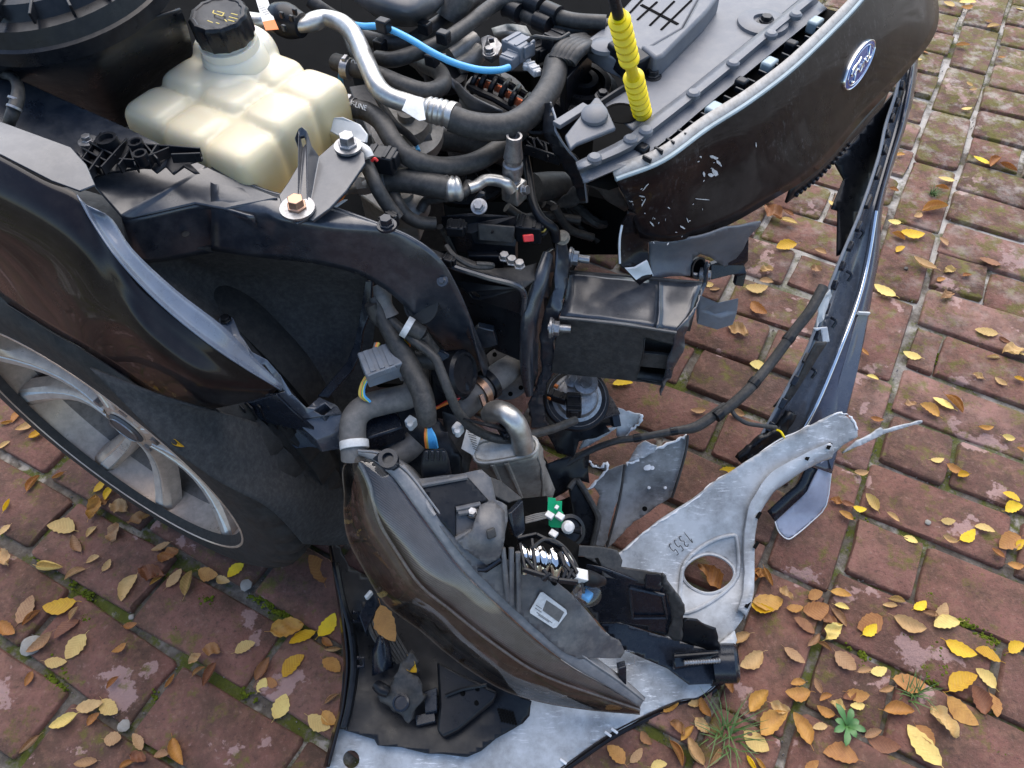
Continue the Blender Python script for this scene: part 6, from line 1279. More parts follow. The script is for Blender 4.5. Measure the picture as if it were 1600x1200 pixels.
for k, c_ in enumerate(('red', 'red')): TF('red_tail', [(820, 860, .47), (880, 825 + k * 6, .485), (935, 800 + k * 10, .495)], 0.002, c_ if k == 0 else 'orange', seg=6)
TF('red_tip', [(905, 822, .492), (945, 798, .498)], 0.003, 'red', seg=6)
def fringe(name, pts, w_, parent, mat='torn', n=5, seed=1):
    """a ragged paper-white fracture edge: a narrow strip of uneven width"""
    rnd = random.Random(seed); c = spline(pts, n); a_, b_ = [], []
    for i, p in enumerate(c):
        t = (c[min(i + 1, len(c) - 1)] - c[max(i - 1, 0)]).normalized(); s_ = t.cross(CAMP - p).normalized()
        a_.append(p + s_ * w_ * rnd.uniform(-.15, 1.0)); b_.append(p - s_ * w_ * rnd.uniform(-.05, .7) + Z3 * rnd.uniform(-.001, .001))
    return patch(name, [a_, b_], MT[mat], parent, linear=True, thick=0.0012)
# ------------------------------------------------------------------ torn bumper cover lying inside-up
bc_ = empty('bumper_cover', W(1000, 1050, 0)); tag(bc_, 'torn grey bumper cover lying inside up on the bricks under the headlight', 'bumper')
hole = [(1107 + 39 * math.cos(a) + 2 * math.cos(3 * a), 897 + 31 * math.sin(a)) for a in [2 * math.pi * k / 22 for k in range(22)]]
wing_c = [(972, 862, .10), (1029, 816, .12), (1117, 752, .15), (1208, 694, .19), (1303, 647, .24), (1340, 675, .225), (1299, 711, .19), (1235, 748, .155), (1190, 795, .12), (1176, 850, .085), (1174, 937, .05), (1160, 970, .035), (1068, 895, .055), (1146, 895, .055), (1107, 870, .06), (1107, 928, .045), (1085, 800, .12), (1150, 765, .145), (1000, 900, .07), (1040, 960, .04), (1230, 705, .185), (1270, 690, .205)]
wingz = tps(wing_c)
def wz(x, y): return W(x, y, wingz(x, y))
wing = sheet('cover_wing', [(960, 868), (972, 862), (1000, 838), (1029, 816), (1060, 797), (1085, 780), (1117, 752), (1150, 733), (1208, 694), (1260, 668), (1303, 648), (1320, 647), (1332, 655), (1340, 672), (1340, 682), (1318, 694), (1299, 711), (1270, 722), (1240, 741), (1215, 758), (1200, 776), (1187, 797), (1180, 815), (1176, 850), (1176, 900), (1173, 938), (1160, 968), (1140, 996), (1120, 1010), (1060, 1010), (1000, 960), (950, 900)], wing_c, 'primer', bc_, holes=[hole], step=9, crump=0.0032, cs=15, thick=0.003, zf=lambda x, y: wingz(x, y) + 0.006 * math.exp(-((y - 700 + 0.62 * (x - 1230) + 30) / 22) ** 2))
tube('hole_lip', [wz(*p) + Z3 * 0.001 for p in hole + hole[:1]], 0.0028, MT['primer'], bc_, seg=6, n=2)
# the raised three-sided frame round the hole
fr = [(1062, 925), (1070, 880), (1105, 850), (1140, 838), (1151, 845), (1152, 900), (1120, 935), (1075, 958), (1063, 950)]
tube('hole_frame', [wz(*p) + Z3 * 0.003 for p in fr + fr[:1]], 0.0032, MT['primer'], bc_, seg=8, n=3)
# folded side flange with notches
side = [(1300, 710), (1270, 722), (1240, 741), (1215, 758), (1200, 776), (1187, 797), (1180, 815), (1176, 850), (1176, 900), (1173, 938), (1162, 966)]
inn = [(1292, 700), (1262, 712), (1228, 730), (1200, 748), (1185, 768), (1170, 792), (1164, 815), (1160, 850), (1160, 900), (1157, 935), (1150, 958)]
patch('cover_flange', [[wz(*p) + Z3 * 0.002 for p in inn], [wz(*p) + Z3 * 0.016 for p in inn], [wz(*p) + Z3 * 0.014 for p in side], [wz(*p) + Z3 * -0.012 + _R * .004 for p in side]], MT['primer'], bc_, n=4, m_=3, thick=0.0025, crump=0.0012, cs=50)
for (x, y) in ((1291, 705), (1258, 722), (1182, 812), (1178, 858), (1165, 950)): box('flange_slot', wz(x, y) + Z3 * 0.0165, FD, LD, (0.006, 0.014, 0.002), MT['void'], bc_, bevel=0.0004)
sheet('torn_spear', Zp(1060, 400, [(800, 880), (830, 855), (870, 838), (940, 795), (950, 805), (1050, 780), (1130, 762), (1130, 772), (1050, 795), (960, 820), (900, 850), (850, 875), (760, 915)]), Zp(1060, 400, [(800, 880, .20), (870, 838, .205), (950, 805, .20), (1130, 767, .19), (850, 875, .195)]), 'primer', bc_, step=8, thick=0.003, jag=0.5)
fringe('torn_edge', [wz(*p) + Z3 * 0.001 for p in ((972, 862), (1000, 838), (1029, 816), (1060, 797), (1085, 780), (1117, 752), (1150, 733), (1208, 694), (1260, 668), (1303, 648), (1320, 647), (1332, 655), (1340, 672))], 0.0035, bc_, seed=9)
num0, num1 = wz(1078, 838), wz(1048, 862); nd_ = (num1 - num0).normalized(); nn_ = (CAMP - num0).normalized(); nu_ = nn_.cross(nd_).normalized()
GL = {'1': [[(.1, .7), (.35, 1), (.3, 0)]], '3': [[(0, .9), (.35, 1), (.5, .75), (.2, .52), (.52, .35), (.4, .02), (0, .08)]], '5': [[(.5, 1), (.12, .98), (.08, .58), (.4, .62), (.52, .3), (.3, 0), (0, .08)]]}
for k, ch in enumerate('1355'):
    for st in GL[ch]: tube('pencil_stroke', [num0 + nd_ * (k * .011 + u * .011) + nu_ * (v - .5) * .021 + nn_ * 0.0075 for u, v in st], 0.0007, MT['ink'], bc_, seg=5, n=4)
# lower skin that runs under the headlight
low_c = [(510, 1200, .02), (524, 1141, .035), (560, 1150, .035), (700, 1200, .02), (884, 1196, .012), (1002, 1121, .012), (1090, 1090, .012), (1121, 1070, .015), (1140, 1000, .03), (960, 1000, .05), (850, 1100, .035), (760, 1140, .03), (980, 1060, .04), (1060, 1050, .03)]
lowz = tps(low_c)
low = sheet('cover_skin', [(506, 1225), (510, 1198), (518, 1168), (526, 1138), (560, 1120), (700, 1080), (860, 1040), (960, 980), (1060, 1000), (1125, 1004), (1148, 985), (1152, 1000), (1124, 1066), (1112, 1078), (1092, 1090), (1060, 1095), (1002, 1122), (950, 1150), (884, 1196), (850, 1225)], low_c, 'primer', bc_, holes=[[(548 + 13 * math.cos(a), 1186 + 14 * math.sin(a)) for a in [2 * math.pi * k / 16 for k in range(16)]]], step=12, crump=0.002, cs=12, thick=0.003)
eo = [(1124, 1066), (1092, 1090), (1060, 1096), (1002, 1122), (950, 1150), (884, 1196), (850, 1222)]
patch('cover_edge', [[W(x, y, lowz(x, y) + .001) for x, y in eo], [W(x + 1, y + 3, .004) for x, y in eo], [W(x + 3, y + 9, .001) for x, y in eo]], MT['paint'], bc_, n=4, m_=3, thick=0.002)
for (x, y) in ((880, 1190), (950, 1147), (960, 1142)): box('chipped_edge', W(x, y, .016), FD, LD, (0.012, 0.004, 0.004), MT['torn'], bc_, bevel=0.001)
# black fog lamp tray on the cover's inside
tray_c = Zp(480, 800, [(105, 130, .12), (180, 450, .10), (230, 700, .075), (180, 1010, .055), (320, 1080, .05), (740, 1130, .05), (1020, 960, .06), (1040, 880, .08), (700, 700, .06), (420, 420, .06), (250, 250, .09), (500, 900, .05)])
trz = tps(tray_c)
tray = sheet('fog_lamp_tray', Zp(480, 800, [(105, 130), (140, 120), (190, 250), (330, 330), (420, 420), (560, 560), (700, 680), (900, 800), (1035, 880), (1030, 945), (1000, 980), (870, 1050), (800, 1105), (740, 1132), (560, 1120), (440, 1090), (322, 1080), (310, 1055), (182, 1015), (150, 1000), (170, 700), (150, 400)]), tray_c, 'plastic', bc_, step=10, crump=0.002, cs=30, thick=0.004)
K3 = lambda x, y, dz=0.0: W(480 + x * .3375, 800 + y * .3375, trz(480 + x * .3375, 800 + y * .3375) + dz)
patch('tray_wall', [[K3(150, 240, .0), K3(185, 420, 0), K3(225, 560, 0), K3(240, 720, 0), K3(215, 900, 0), K3(185, 1010, 0)], [K3(140, 230, .03), K3(175, 410, .03), K3(212, 550, .028), K3(228, 715, .025), K3(205, 890, .022), K3(178, 1005, .02)], [K3(112, 230, .03), K3(150, 410, .03), K3(186, 550, .028), K3(200, 715, .025), K3(178, 890, .022), K3(150, 1005, .02)]], MT['plastic'], bc_, n=5, m_=2, thick=0.003)
patch('cover_side_edge', [[K3(105, 130, .02), K3(135, 300, .02), K3(165, 500, .02), K3(185, 700, .015), K3(165, 900, .01), K3(140, 1010, .005), K3(95, 1180, -.01)], [K3(95, 130, .0), K3(122, 300, 0), K3(150, 500, 0), K3(168, 700, 0), K3(148, 900, -.01), K3(118, 1010, -.02), K3(75, 1180, -.03)]], MT['paint'], bc_, n=4, m_=2, thick=0.003)
for (x, y) in ((225, 480), (245, 690)): tube('tray_clip', [K3(x - 15, y - 15, .03), K3(x + 15, y - 15, .03), K3(x + 15, y + 25, .028), K3(x - 15, y + 25, .028)], 0.003, MT['plastic_gloss'], bc_, seg=6, n=1)
pl2 = [K3(600, 690, .028), K3(700, 740, .03), K3(880, 830, .03), K3(860, 880, .028), K3(700, 1010, .022), K3(630, 1045, .02), K3(600, 1010, .022), K3(610, 900, .026)]
cv = poly('tray_cover', pl2, MT['plastic'], bc_, thick=0.012, direc=-Z3, bevel=0.004)
tube('cover_rib', [K3(640, 850, .034), K3(720, 820, .034), K3(830, 800, .032)], 0.003, MT['plastic'], bc_, seg=6)
for (x, y) in ((790, 820), (785, 885), (720, 840)): lathe('tray_rivet', [(0.004, 0), (0.004, 0.002), (0, 0.003)], K3(x, y, .028), Z3, MT['void'], bc_, seg=12)
for i in range(6):
    for j in range(5): lathe('tray_vent', [(0.0021, 0), (0.0021, 0.0005), (0, 0.0006)], K3(885 + i * 13 + j * 4, 915 + j * 13 + i * 3, .0032), Z3, MT['void'], bc_, seg=8)
poly('tray_box', [K3(540, 830, .035), K3(600, 810, .035), K3(600, 920, .03), K3(545, 930, .03)], MT['plastic_gloss'], bc_, thick=0.025, direc=-Z3)
poly('tray_foot', [K3(500, 940, .018), K3(590, 920, .018), K3(595, 970, .016), K3(505, 990, .016)], MT['plastic_gloss'], bc_, thick=0.01, direc=-Z3)
sens = sheet('sensor_housing', Zp(480, 800, [(330, 850), (400, 780), (430, 700), (480, 655), (500, 690), (480, 740), (540, 790), (530, 860), (500, 930), (475, 975), (430, 950), (345, 880)]), Zp(480, 800, [(330, 850, .10), (480, 655, .13), (540, 790, .12), (475, 975, .09), (430, 850, .115)]), 'dusty', bc_, step=7, crump=0.006, cs=60, thick=0.012)
lathe('sensor_eye', [(0.0125, -0.004), (0.0125, 0.004), (0.0095, 0.005), (0.009, 0.002), (0, 0.002)], W(627, 1098, .127), Vector((-.05, -.2, 1)), MT['plastic_gloss'], sens, seg=24)
tube('sensor_plug', [K3(320, 800, .05), K3(345, 820, .055), K3(375, 835, .055)], [0.008, 0.0095, 0.0085], MT['plastic'], bc_, seg=14)
for k in range(7): tube('tray_wire', [K3(260 + k * 22, 420 + k * 20, .03), K3(300 + k * 24, 560 + k * 12, .045), K3(380 + k * 22, 680 + k * 10, .04)], 0.0035, MT['rubber'], bc_, seg=6)
poly('tray_wedge', [K3(240, 480, .05), K3(300, 360, .06), K3(330, 420, .055), K3(270, 560, .045)], MT['plastic_gloss'], bc_, thick=0.02, direc=-Z3)
box('clear_clip', K3(285, 385, .06), FD, LD, (0.006, 0.014, 0.012), MT['white'], bc_, bevel=0.002)
patch('tray_post', [[K3(300, 640, .05), K3(340, 560, .07), K3(380, 600, .06)], [K3(300, 760, .04), K3(350, 740, .06), K3(400, 720, .05)]], MT['plastic_gloss'], bc_, n=4, m_=3, thick=0.006)
# ------------------------------------------------------------------ broken panels behind the lamp
pn = empty('torn_panel', W(990, 800, 0)); tag(pn, 'broken sooty grey panel with ragged white edges behind the headlight', 'panel')
pz = Zp(820, 600, [(290, 350, .17), (480, 340, .18), (750, 235, .20), (740, 330, .17), (680, 520, .10), (380, 760, .06), (300, 640, .09), (350, 520, .12), (560, 500, .11)])
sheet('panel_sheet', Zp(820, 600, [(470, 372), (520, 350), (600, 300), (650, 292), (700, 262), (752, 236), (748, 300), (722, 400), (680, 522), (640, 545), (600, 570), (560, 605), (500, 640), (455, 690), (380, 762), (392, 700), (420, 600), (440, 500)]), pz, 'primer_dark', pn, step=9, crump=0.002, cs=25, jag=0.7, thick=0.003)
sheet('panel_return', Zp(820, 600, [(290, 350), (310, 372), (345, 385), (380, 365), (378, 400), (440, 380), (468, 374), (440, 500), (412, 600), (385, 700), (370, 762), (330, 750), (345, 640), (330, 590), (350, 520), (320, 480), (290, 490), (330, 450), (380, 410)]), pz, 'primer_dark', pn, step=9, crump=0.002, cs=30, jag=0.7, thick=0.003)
tube('panel_crease', [L(462, 372, .176), L(448, 480, .145), L(425, 590, .118), L(395, 700, .086), L(378, 760, .066)], 0.0022, MT['dark'], pn, seg=6)
fringe('ragged_edge', [L(290, 350, .173), L(315, 372, .172), L(345, 388, .17), L(380, 366, .176), L(376, 402, .17), L(330, 450, .155), L(295, 492, .145)], 0.005, pn, seed=1)
fringe('ragged_edge', [L(470, 370, .181), L(520, 350, .183), L(530, 300, .19), L(575, 290, .19), L(600, 300, .19), L(700, 262, .196), L(752, 236, .203)], 0.005, pn, seed=2)
edge_tube('panel_lip', [L(755, 236, .204), L(748, 300, .188), L(722, 400, .15), L(682, 525, .104)], 0.0024, 'dark', pn, n=3)
sheet('panel_shard', Zp(820, 600, [(520, 285), (560, 262), (615, 288), (600, 320), (540, 345), (480, 360), (500, 320)]), Zp(820, 600, [(520, 285, .195), (615, 288, .2), (480, 360, .185), (600, 320, .19)]), 'primer', pn, step=8, jag=0.8, crump=0.003, cs=60)
sheet('panel_shard', Zp(820, 600, [(420, 108), (470, 125), (535, 140), (528, 180), (490, 210), (465, 255), (432, 262), (425, 200), (400, 215), (345, 260), (300, 285), (258, 308), (270, 262), (330, 235), (405, 200)]), Zp(820, 600, [(420, 108, .26), (535, 140, .25), (432, 262, .20), (258, 308, .20), (405, 200, .235)]), 'primer', pn, step=8, jag=1.0, crump=0.003, cs=60)
fringe('ragged_edge', [L(430, 262, .203), L(465, 255, .207), L(490, 210, .222), L(530, 182, .236), L(537, 142, .252)], 0.005, pn, seed=3)
for (x, y, r_) in ((570, 385, .006), (590, 388, .004), (575, 480, .003), (650, 480, .003), (560, 390, .004)): lathe('white_scuff', [(r_, 0), (r_ * .8, 0.0004), (0, 0.0005)], L(x, y, pz and tps(pz)(820 + x * .3375, 600 + y * .3375) + .0035), Vector((-.1, -.3, 1)), MT['torn'], pn, seg=7)
lathe('panel_hole', [(0.0045, 0), (0.0045, 0.0006), (0, 0.0007)], L(555, 578, .0985), Vector((-.1, -.3, 1)), MT['void'], pn, seg=12)
hb = sheet('hex_bracket', Zp(820, 600, [(205, 485), (235, 445), (262, 470), (330, 590), (338, 640), (312, 755), (200, 735), (225, 620), (212, 520)]), Zp(820, 600, [(205, 485, .17), (262, 470, .17), (338, 640, .12), (312, 755, .09), (200, 735, .10)]), 'plastic', pn, step=9, thick=0.008)
tube('hex_rim', [L(205, 485, .176), L(235, 447, .178), L(262, 470, .176), L(330, 590, .14), L(338, 640, .126), L(312, 755, .096)], 0.005, MT['dusty'], pn, seg=8, n=2)
sheet('dark_duct', Zp(820, 600, [(100, 370), (300, 300), (300, 345), (292, 390), (300, 460), (240, 445), (200, 490), (120, 540)]), Zp(820, 600, [(100, 370, .20), (300, 300, .19), (240, 445, .16), (120, 540, .14)]), 'plastic', pn, step=12, crump=0.003)
sheet('dark_duct_floor', Zp(820, 600, [(60, 300), (110, 370), (120, 560), (210, 520), (225, 620), (200, 740), (330, 760), (200, 800), (40, 640)]), Zp(820, 600, [(60, 300, .15), (120, 560, .10), (200, 740, .06), (40, 640, .08)]), 'void', pn, step=14)
# ------------------------------------------------------------------ the torn-off headlight
lamp = empty('headlight', W(760, 1000, 0.0)); tag(lamp, 'large smoked headlight torn from the car, resting across the bumper cover', 'headlight')
Le = [(548, 716, .485), (536, 735, .465), (538, 775, .435), (537, 805, .41), (544, 845, .375), (566, 888, .335), (601, 944, .285), (655, 985, .235), (696, 1020, .20), (740, 1052, .17), (790, 1080, .145), (851, 1098, .12), (925, 1109, .10), (1000, 1115, .085)]
Re = [(560, 712, .495), (585, 722, .495), (612, 745, .485), (628, 765, .475), (650, 795, .46), (680, 836, .435), (716, 884, .40), (752, 922, .365), (785, 952, .335), (820, 984, .30), (860, 1018, .26), (900, 1046, .22), (950, 1074, .17), (1000, 1105, .11)]
LV = [W(*p) for p in Le]; RV = [W(*p) for p in Re]
def bulge(a, b, s, k): return a.lerp(b, s) + (CAMP - a.lerp(b, s)).normalized() * k * math.sin(math.pi * s)
kk_ = [0.006, 0.016, 0.024, 0.03, 0.036, 0.042, 0.046, 0.044, 0.04, 0.036, 0.03, 0.022, 0.014, 0.004]
patch('lens', [[bulge(a, b, s, k) for a, b, k in zip(LV, RV, kk_)] for s in (0, .2, .45, .7, 1)], MT['lens'], lamp, n=4, m_=4, thick=0.0)
# inside: bronze bowl, ribbed reflector band along the upper edge, dividing ridge
def ribbed():
    mt = surf('ribbed_reflector', (0.27, 0.25, 0.245), 0.4, metal=0.0, dust=0.4, dcol=(0.12, 0.10, 0.085), dscale=22); t = mt.node_tree; b = t.nodes['Principled BSDF']
    pos = coord(t); wv = nd(t, 'ShaderNodeTexWave', Scale=110.0, Distortion=0.0); wv.bands_direction = 'DIAGONAL'; t.links.new(pos, wv.inputs['Vector'])
    bp = nd(t, 'ShaderNodeBump', Strength=0.6, Distance=0.002); t.links.new(wv.outputs['Fac'], bp.inputs['Height']); t.links.new(bp.outputs[0], b.inputs['Normal']); return mt
MT['ribbed'] = ribbed()
MT['bezel2'] = surf('smoked_reflector', (0.35, 0.30, 0.25), 0.2, metal=0.7, rvar=0.05)
MT['flange0'] = surf('pale_lens_moulding', (0.45, 0.42, 0.38), 0.4)
inw = [(a.lerp(b, .5) - CAMP).normalized() for a, b in zip(LV, RV)]
Sdiv = [.62, .60, .56, .52, .50, .50, .51, .53, .55, .57, .58, .6, .6, .6]
ridge = [a.lerp(b, s) + d * 0.004 for a, b, s, d in zip(LV, RV, Sdiv, inw)]
band0 = [a.lerp(b, s + .03) + d * 0.02 for a, b, s, d in zip(LV, RV, Sdiv, inw)]; band1 = [a.lerp(b, .97) + d * 0.006 for a, b, d in zip(LV, RV, inw)]
patch('reflector_band', [[p + d * .002 for p, d in zip(band1, inw)], [p.lerp(q, .5) + d * .008 for p, q, d in zip(band1, band0, inw)], band0], MT['ribbed'], lamp, n=6, m_=4, thick=0.002)
patch('divider', [ridge, band0], MT['bezel'], lamp, n=5, m_=2, thick=0.002)
tube('divider_bead', ridge, 0.0022, MT['steel'], lamp, seg=8, n=5)
bowl = [[a.lerp(b, s) + d * (0.006 + 0.055 * math.sin(math.pi * min(1, q))) for a, b, d in zip(LV, RV, inw)] for s, q in ((.02, 0), (.15, .5), (.3, .9))] + [[p + d * 0.03 for p, d in zip(ridge, inw)], [p + d * 0.001 for p, d in zip(ridge, inw)]]
patch('lamp_bowl', bowl, MT['bezel'], lamp, n=5, m_=4, thick=0.002)
# lens flange and dusty housing
rim0 = [p + Z3 * 0.002 for p in RV]; ofs = [(0, -6), (8, -12), (16, -14), (20, -14), (21, -13), (22, -12), (23, -12), (24, -12), (24, -14), (25, -15), (24, -14), (22, -12), (16, -10), (6, -10)]
rim1 = [W(p[0] + o[0], p[1] + o[1], p[2] + .006) for p, o in zip(Re, ofs)]; rim2 = [W(p[0] + o[0] * 1.5, p[1] + o[1] * 1.5, p[2] - .012) for p, o in zip(Re, ofs)]
MT['flange'] = surf('dusty_lens_flange', (0.16, 0.165, 0.175), 0.42, dust=0.55, dcol=(0.3, 0.28, 0.26), dscale=35)
patch('lens_flange', [rim0, [a.lerp(b, .5) + Z3 * .004 for a, b in zip(rim0, rim1)], rim1, rim2], MT['flange'], lamp, n=5, m_=3, thick=0.002)
edge_tube('flange_line', [p + Z3 * .003 for p in rim1], 0.0014, 'flange', lamp, n=4)
hz_c = [(640, 745, .475), (700, 742, .47), (753, 736, .465), (772, 782, .445), (792, 800, .435), (716, 862, .425), (784, 873, .41), (807, 880, .40), (844, 896, .37), (885, 923, .335), (915, 954, .30), (936, 981, .27), (970, 1006, .225), (976, 1024, .20), (905, 1030, .24), (840, 975, .31), (780, 920, .375), (680, 800, .455)]
hzf = tps(hz_c)
hs = sheet('lamp_housing', [(606, 738), (625, 742), (652, 748), (700, 742), (730, 737), (753, 734), (767, 746), (774, 782), (784, 786), (791, 790), (792, 815), (788, 850), (784, 873), (796, 877), (807, 880), (826, 890), (844, 896), (866, 908), (885, 923), (902, 938), (915, 954), (936, 981), (955, 995), (969, 1004), (977, 1020), (970, 1029), (935, 1028), (905, 1030), (880, 1020), (840, 985), (800, 950), (755, 905), (720, 865), (690, 825), (660, 785), (630, 755)], hz_c, 'housing', lamp, step=9, crump=0.003, cs=30, thick=0.004)
HZ = lambda x, y, dz=0.0: W(480 + x * .3375, 640 + y * .3375, hzf(480 + x * .3375, 640 + y * .3375) + dz)
sheet('housing_pocket', Zp(480, 640, [(530, 340), (740, 310), (760, 330), (840, 420), (800, 440), (690, 460), (690, 600), (620, 520), (560, 420)]), None, 'plastic', lamp, step=9, thick=0.002, zf=lambda x, y: hzf(x, y) + 0.004)
for (a_, b_) in (((530, 350), (740, 312)), ((690, 462), (800, 438)), ((700, 480), (770, 470)), ((690, 600), (760, 560)), ((945, 640), (945, 900)), ((975, 660), (980, 930)), ((905, 640), (930, 880))): tube('housing_rib', [HZ(*a_, .006), HZ((a_[0] + b_[0]) / 2, (a_[1] + b_[1]) / 2, .007), HZ(*b_, .006)], 0.0035, MT['housing'], lamp, seg=8)
bolt('housing_screw', HZ(765, 475, .006), Vector((0, -.2, 1)), 0.005, 0.006, MT['steel'], lamp, 0.008, MT['plastic'])
sheet('housing_hump', Zp(480, 640, [(800, 440), (860, 420), (915, 470), (915, 600), (890, 690), (830, 720), (720, 640), (690, 605), (760, 560)]), None, 'housing', lamp, step=8, thick=0.004, zf=lambda x, y: hzf(x, y) + 0.008 + 0.016 * max(0, 1 - ((x - 765) / 42) ** 2 - ((y - 830) / 46) ** 2))
patch('hump_window', [[HZ(832, 560, .032), HZ(870, 545, .032)], [HZ(838, 605, .030), HZ(880, 590, .030)]], MT['dusty'], lamp, linear=True, thick=0.006, bevel=0.002)
sheet('housing_slot', Zp(480, 640, [(790, 740), (830, 735), (895, 690), (900, 710), (830, 755), (795, 752)]), None, 'void', lamp, step=8, thick=0.001, zf=lambda x, y: hzf(x, y) + 0.0055)
tube('slot_lip', [HZ(788, 742, .006), HZ(830, 737, .006), HZ(897, 690, .007)], 0.003, MT['plastic_gloss'], lamp, seg=8)
ft = poly('lamp_mount', [J(300, 230, .505), J(330, 200, .508), J(390, 188, .508), J(405, 215, .505), J(430, 262, .498), J(400, 285, .495), J(340, 250, .50)], MT['plastic'], lamp, thick=0.014)
lathe('mount_eye', [(0.012, -0.004), (0.012, 0.008), (0.007, 0.008), (0.0065, 0.0), (0, 0.0)], J(378, 232, .508), Vector((0, -.3, 1)), MT['plastic_gloss'], lamp, seg=20)
edge_tube('cracked_edge', [HZ(440, 260, .004), HZ(480, 310, .005), HZ(510, 370, .005), HZ(545, 410, .005), HZ(560, 450, .005), HZ(590, 490, .005)], 0.003, 'flange', lamp, n=3)
# sticker (its code left out)
st_ = poly('sticker', [HZ(1080, 848, .0055), HZ(1092, 846, .0055), HZ(1200, 928, .0055), HZ(1203, 945, .0055), HZ(1155, 1008, .0055), HZ(1140, 1012, .0055), HZ(1032, 942, .0055), HZ(1032, 930, .0055)], MT['white'], lamp, thick=0.0008, bevel=0)
for (a_, b_) in (((1060, 905), (1085, 922)), ((1055, 918), (1085, 938)), ((1070, 950), (1120, 984)), ((1062, 938), (1135, 988))): bar('sticker_print', HZ(*a_, .0062), HZ(*b_, .0062), 0.0008, 0.0002, MT['hose_grey'], st_)
poly('sticker_field', [HZ(1108, 882, .0061), HZ(1190, 938, .0061), HZ(1165, 985, .0061), HZ(1090, 930, .0061)], MT['hose_grey'], st_, thick=0.0003, bevel=0)
# broken end of the housing
sheet('broken_tab', Zp(480, 800, [(1330, 690), (1380, 670), (1480, 640), (1515, 650), (1515, 705), (1470, 715), (1420, 725), (1380, 720)]), Zp(480, 800, [(1330, 690, .20), (1515, 650, .19), (1420, 725, .18)]), 'clear', lamp, step=8, thick=0.002)
sheet('broken_end', Zp(480, 800, [(1340, 700), (1400, 740), (1470, 800), (1520, 840), (1525, 862), (1470, 850), (1400, 820), (1390, 770)]), Zp(480, 800, [(1340, 700, .19), (1470, 800, .15), (1525, 862, .12), (1390, 790, .16)]), 'plastic_gloss', lamp, step=8, thick=0.006)
poly('end_bracket', [K(1440, 725, .19), K(1478, 715, .19), K(1478, 800, .16), K(1445, 800, .16)], MT['plastic_gloss'], lamp, thick=0.012)
# exposed works: reflector fins, cage, bulb, control board
wk = box('lamp_cavity', W(833, 858, .34), FD, LD, (0.11, 0.06, 0.06), MT['void'], lamp, bevel=0.004)
for k in range(5):
    x = 985 + k * 55 - (20 if k > 1 else 0); tube('reflector_fin', [J(x, 620 + k * 8, .405), J(x + 22, 680 + k * 9, .40), J(x + 18, 760 + k * 8, .385)], [0.004, 0.0085, 0.004], MT['reflector'], lamp, seg=10)
for (a_, b_) in (((970, 600), (1060, 580)), ((1060, 580), (1180, 640)), ((1180, 640), (1250, 760)), ((1000, 740), (1160, 790)), ((1160, 790), (1250, 800)), ((985, 620), (1010, 740)), ((1040, 600), (1060, 760)), ((1170, 660), (1210, 790)), ((1190, 720), (1240, 780)), ((1010, 690), (1050, 740)), ((1090, 740), (1130, 790)), ((1130, 760), (1090, 790)), ((1200, 740), (1180, 800)), ((1230, 740), (1200, 800))): bar('cage_strut', J(*a_, .41), J(*b_, .405), 0.004, 0.010, MT['plastic'], lamp)
wl = poly('cavity_wall', [J(925, 480, .43), J(945, 478, .43), J(1000, 420, .425), J(1010, 560, .40), J(985, 600, .40), J(960, 590, .40)], MT['plastic_gloss'], lamp, thick=0.01)
poly('cavity_roof', [J(850, 310, .44), J(900, 330, .43), J(1000, 412, .41), J(935, 432, .42), J(870, 400, .435)], MT['dusty'], lamp, thick=0.008)
tube('wire_loop', [J(1040, 640, .415), J(1100, 600, .42), J(1170, 620, .415), J(1230, 690, .40), J(1270, 790, .385), J(1280, 850, .375)], 0.002, MT['rubber'], lamp, seg=6)
bar('lamp_white_socket', J(1225, 760, .395), J(1290, 775, .385), 0.014, 0.012, MT['white'], lamp); tube('socket_end', [J(1285, 778, .385), J(1330, 790, .375), J(1370, 795, .365)], [0.011, 0.010, 0.006], MT['plastic'], lamp, seg=14)
blb = lathe('bulb', [(0.012, -0.02), (0.017, -0.008), (0.017, 0.004), (0.012, 0.014), (0, 0.018)], J(1300, 850, .36), Vector((.3, -.5, .6)), MT['clear'], lamp, seg=24)
box('bulb_base', J(1297, 862, .356), FD, LD, (0.012, 0.012, 0.012), MT['blue'], lamp, bevel=0.002)
pcb = poly('control_board', [J(1115, 408, .40), J(1150, 412, .40), J(1152, 425, .398), J(1180, 425, .398), J(1178, 470, .388), J(1186, 480, .386), J(1185, 548, .37), J(1130, 545, .37), J(1118, 535, .372), J(1118, 480, .386), J(1112, 470, .388)], MT['green'], lamp, thick=0.0016, bevel=0)
for (x, y, z) in ((1122, 490, .388), (1170, 495, .386), (1155, 452, .395), (1140, 575, .372)): box('board_part', J(x, y, z), FD, LD, (0.011, 0.009, 0.006) if y != 452 else (.005, .006, .003), MT['white'], lamp, bevel=0.001)
for k in range(4): tube('board_wire', [J(1110, 478 + k * 7, .388), J(1060, 485 + k * 9, .395), J(1010, 500 + k * 8, .395)], 0.0014, MT['hose_grey'], lamp, seg=6)
aj = lathe('adjuster', [(0.022, -0.01), (0.022, 0.002), (0.017, 0.004), (0.016, 0.0), (0.006, 0.0), (0.006, 0.006), (0, 0.007)], J(1215, 560, .36), Vector((.3, -.4, .8)), MT['plastic'], lamp, seg=26)
lathe('adjuster_knob', [(0.008, -0.004), (0.009, 0.003), (0.006, 0.008), (0, 0.009)], J(1206, 545, .372), Vector((.1, -.4, .9)), MT['white'], lamp, seg=16)
tube('adjuster_rod', [J(1230, 560, .37), J(1270, 560, .372)], [0.003, 0.006], MT['plastic'], lamp, seg=10, n=3)
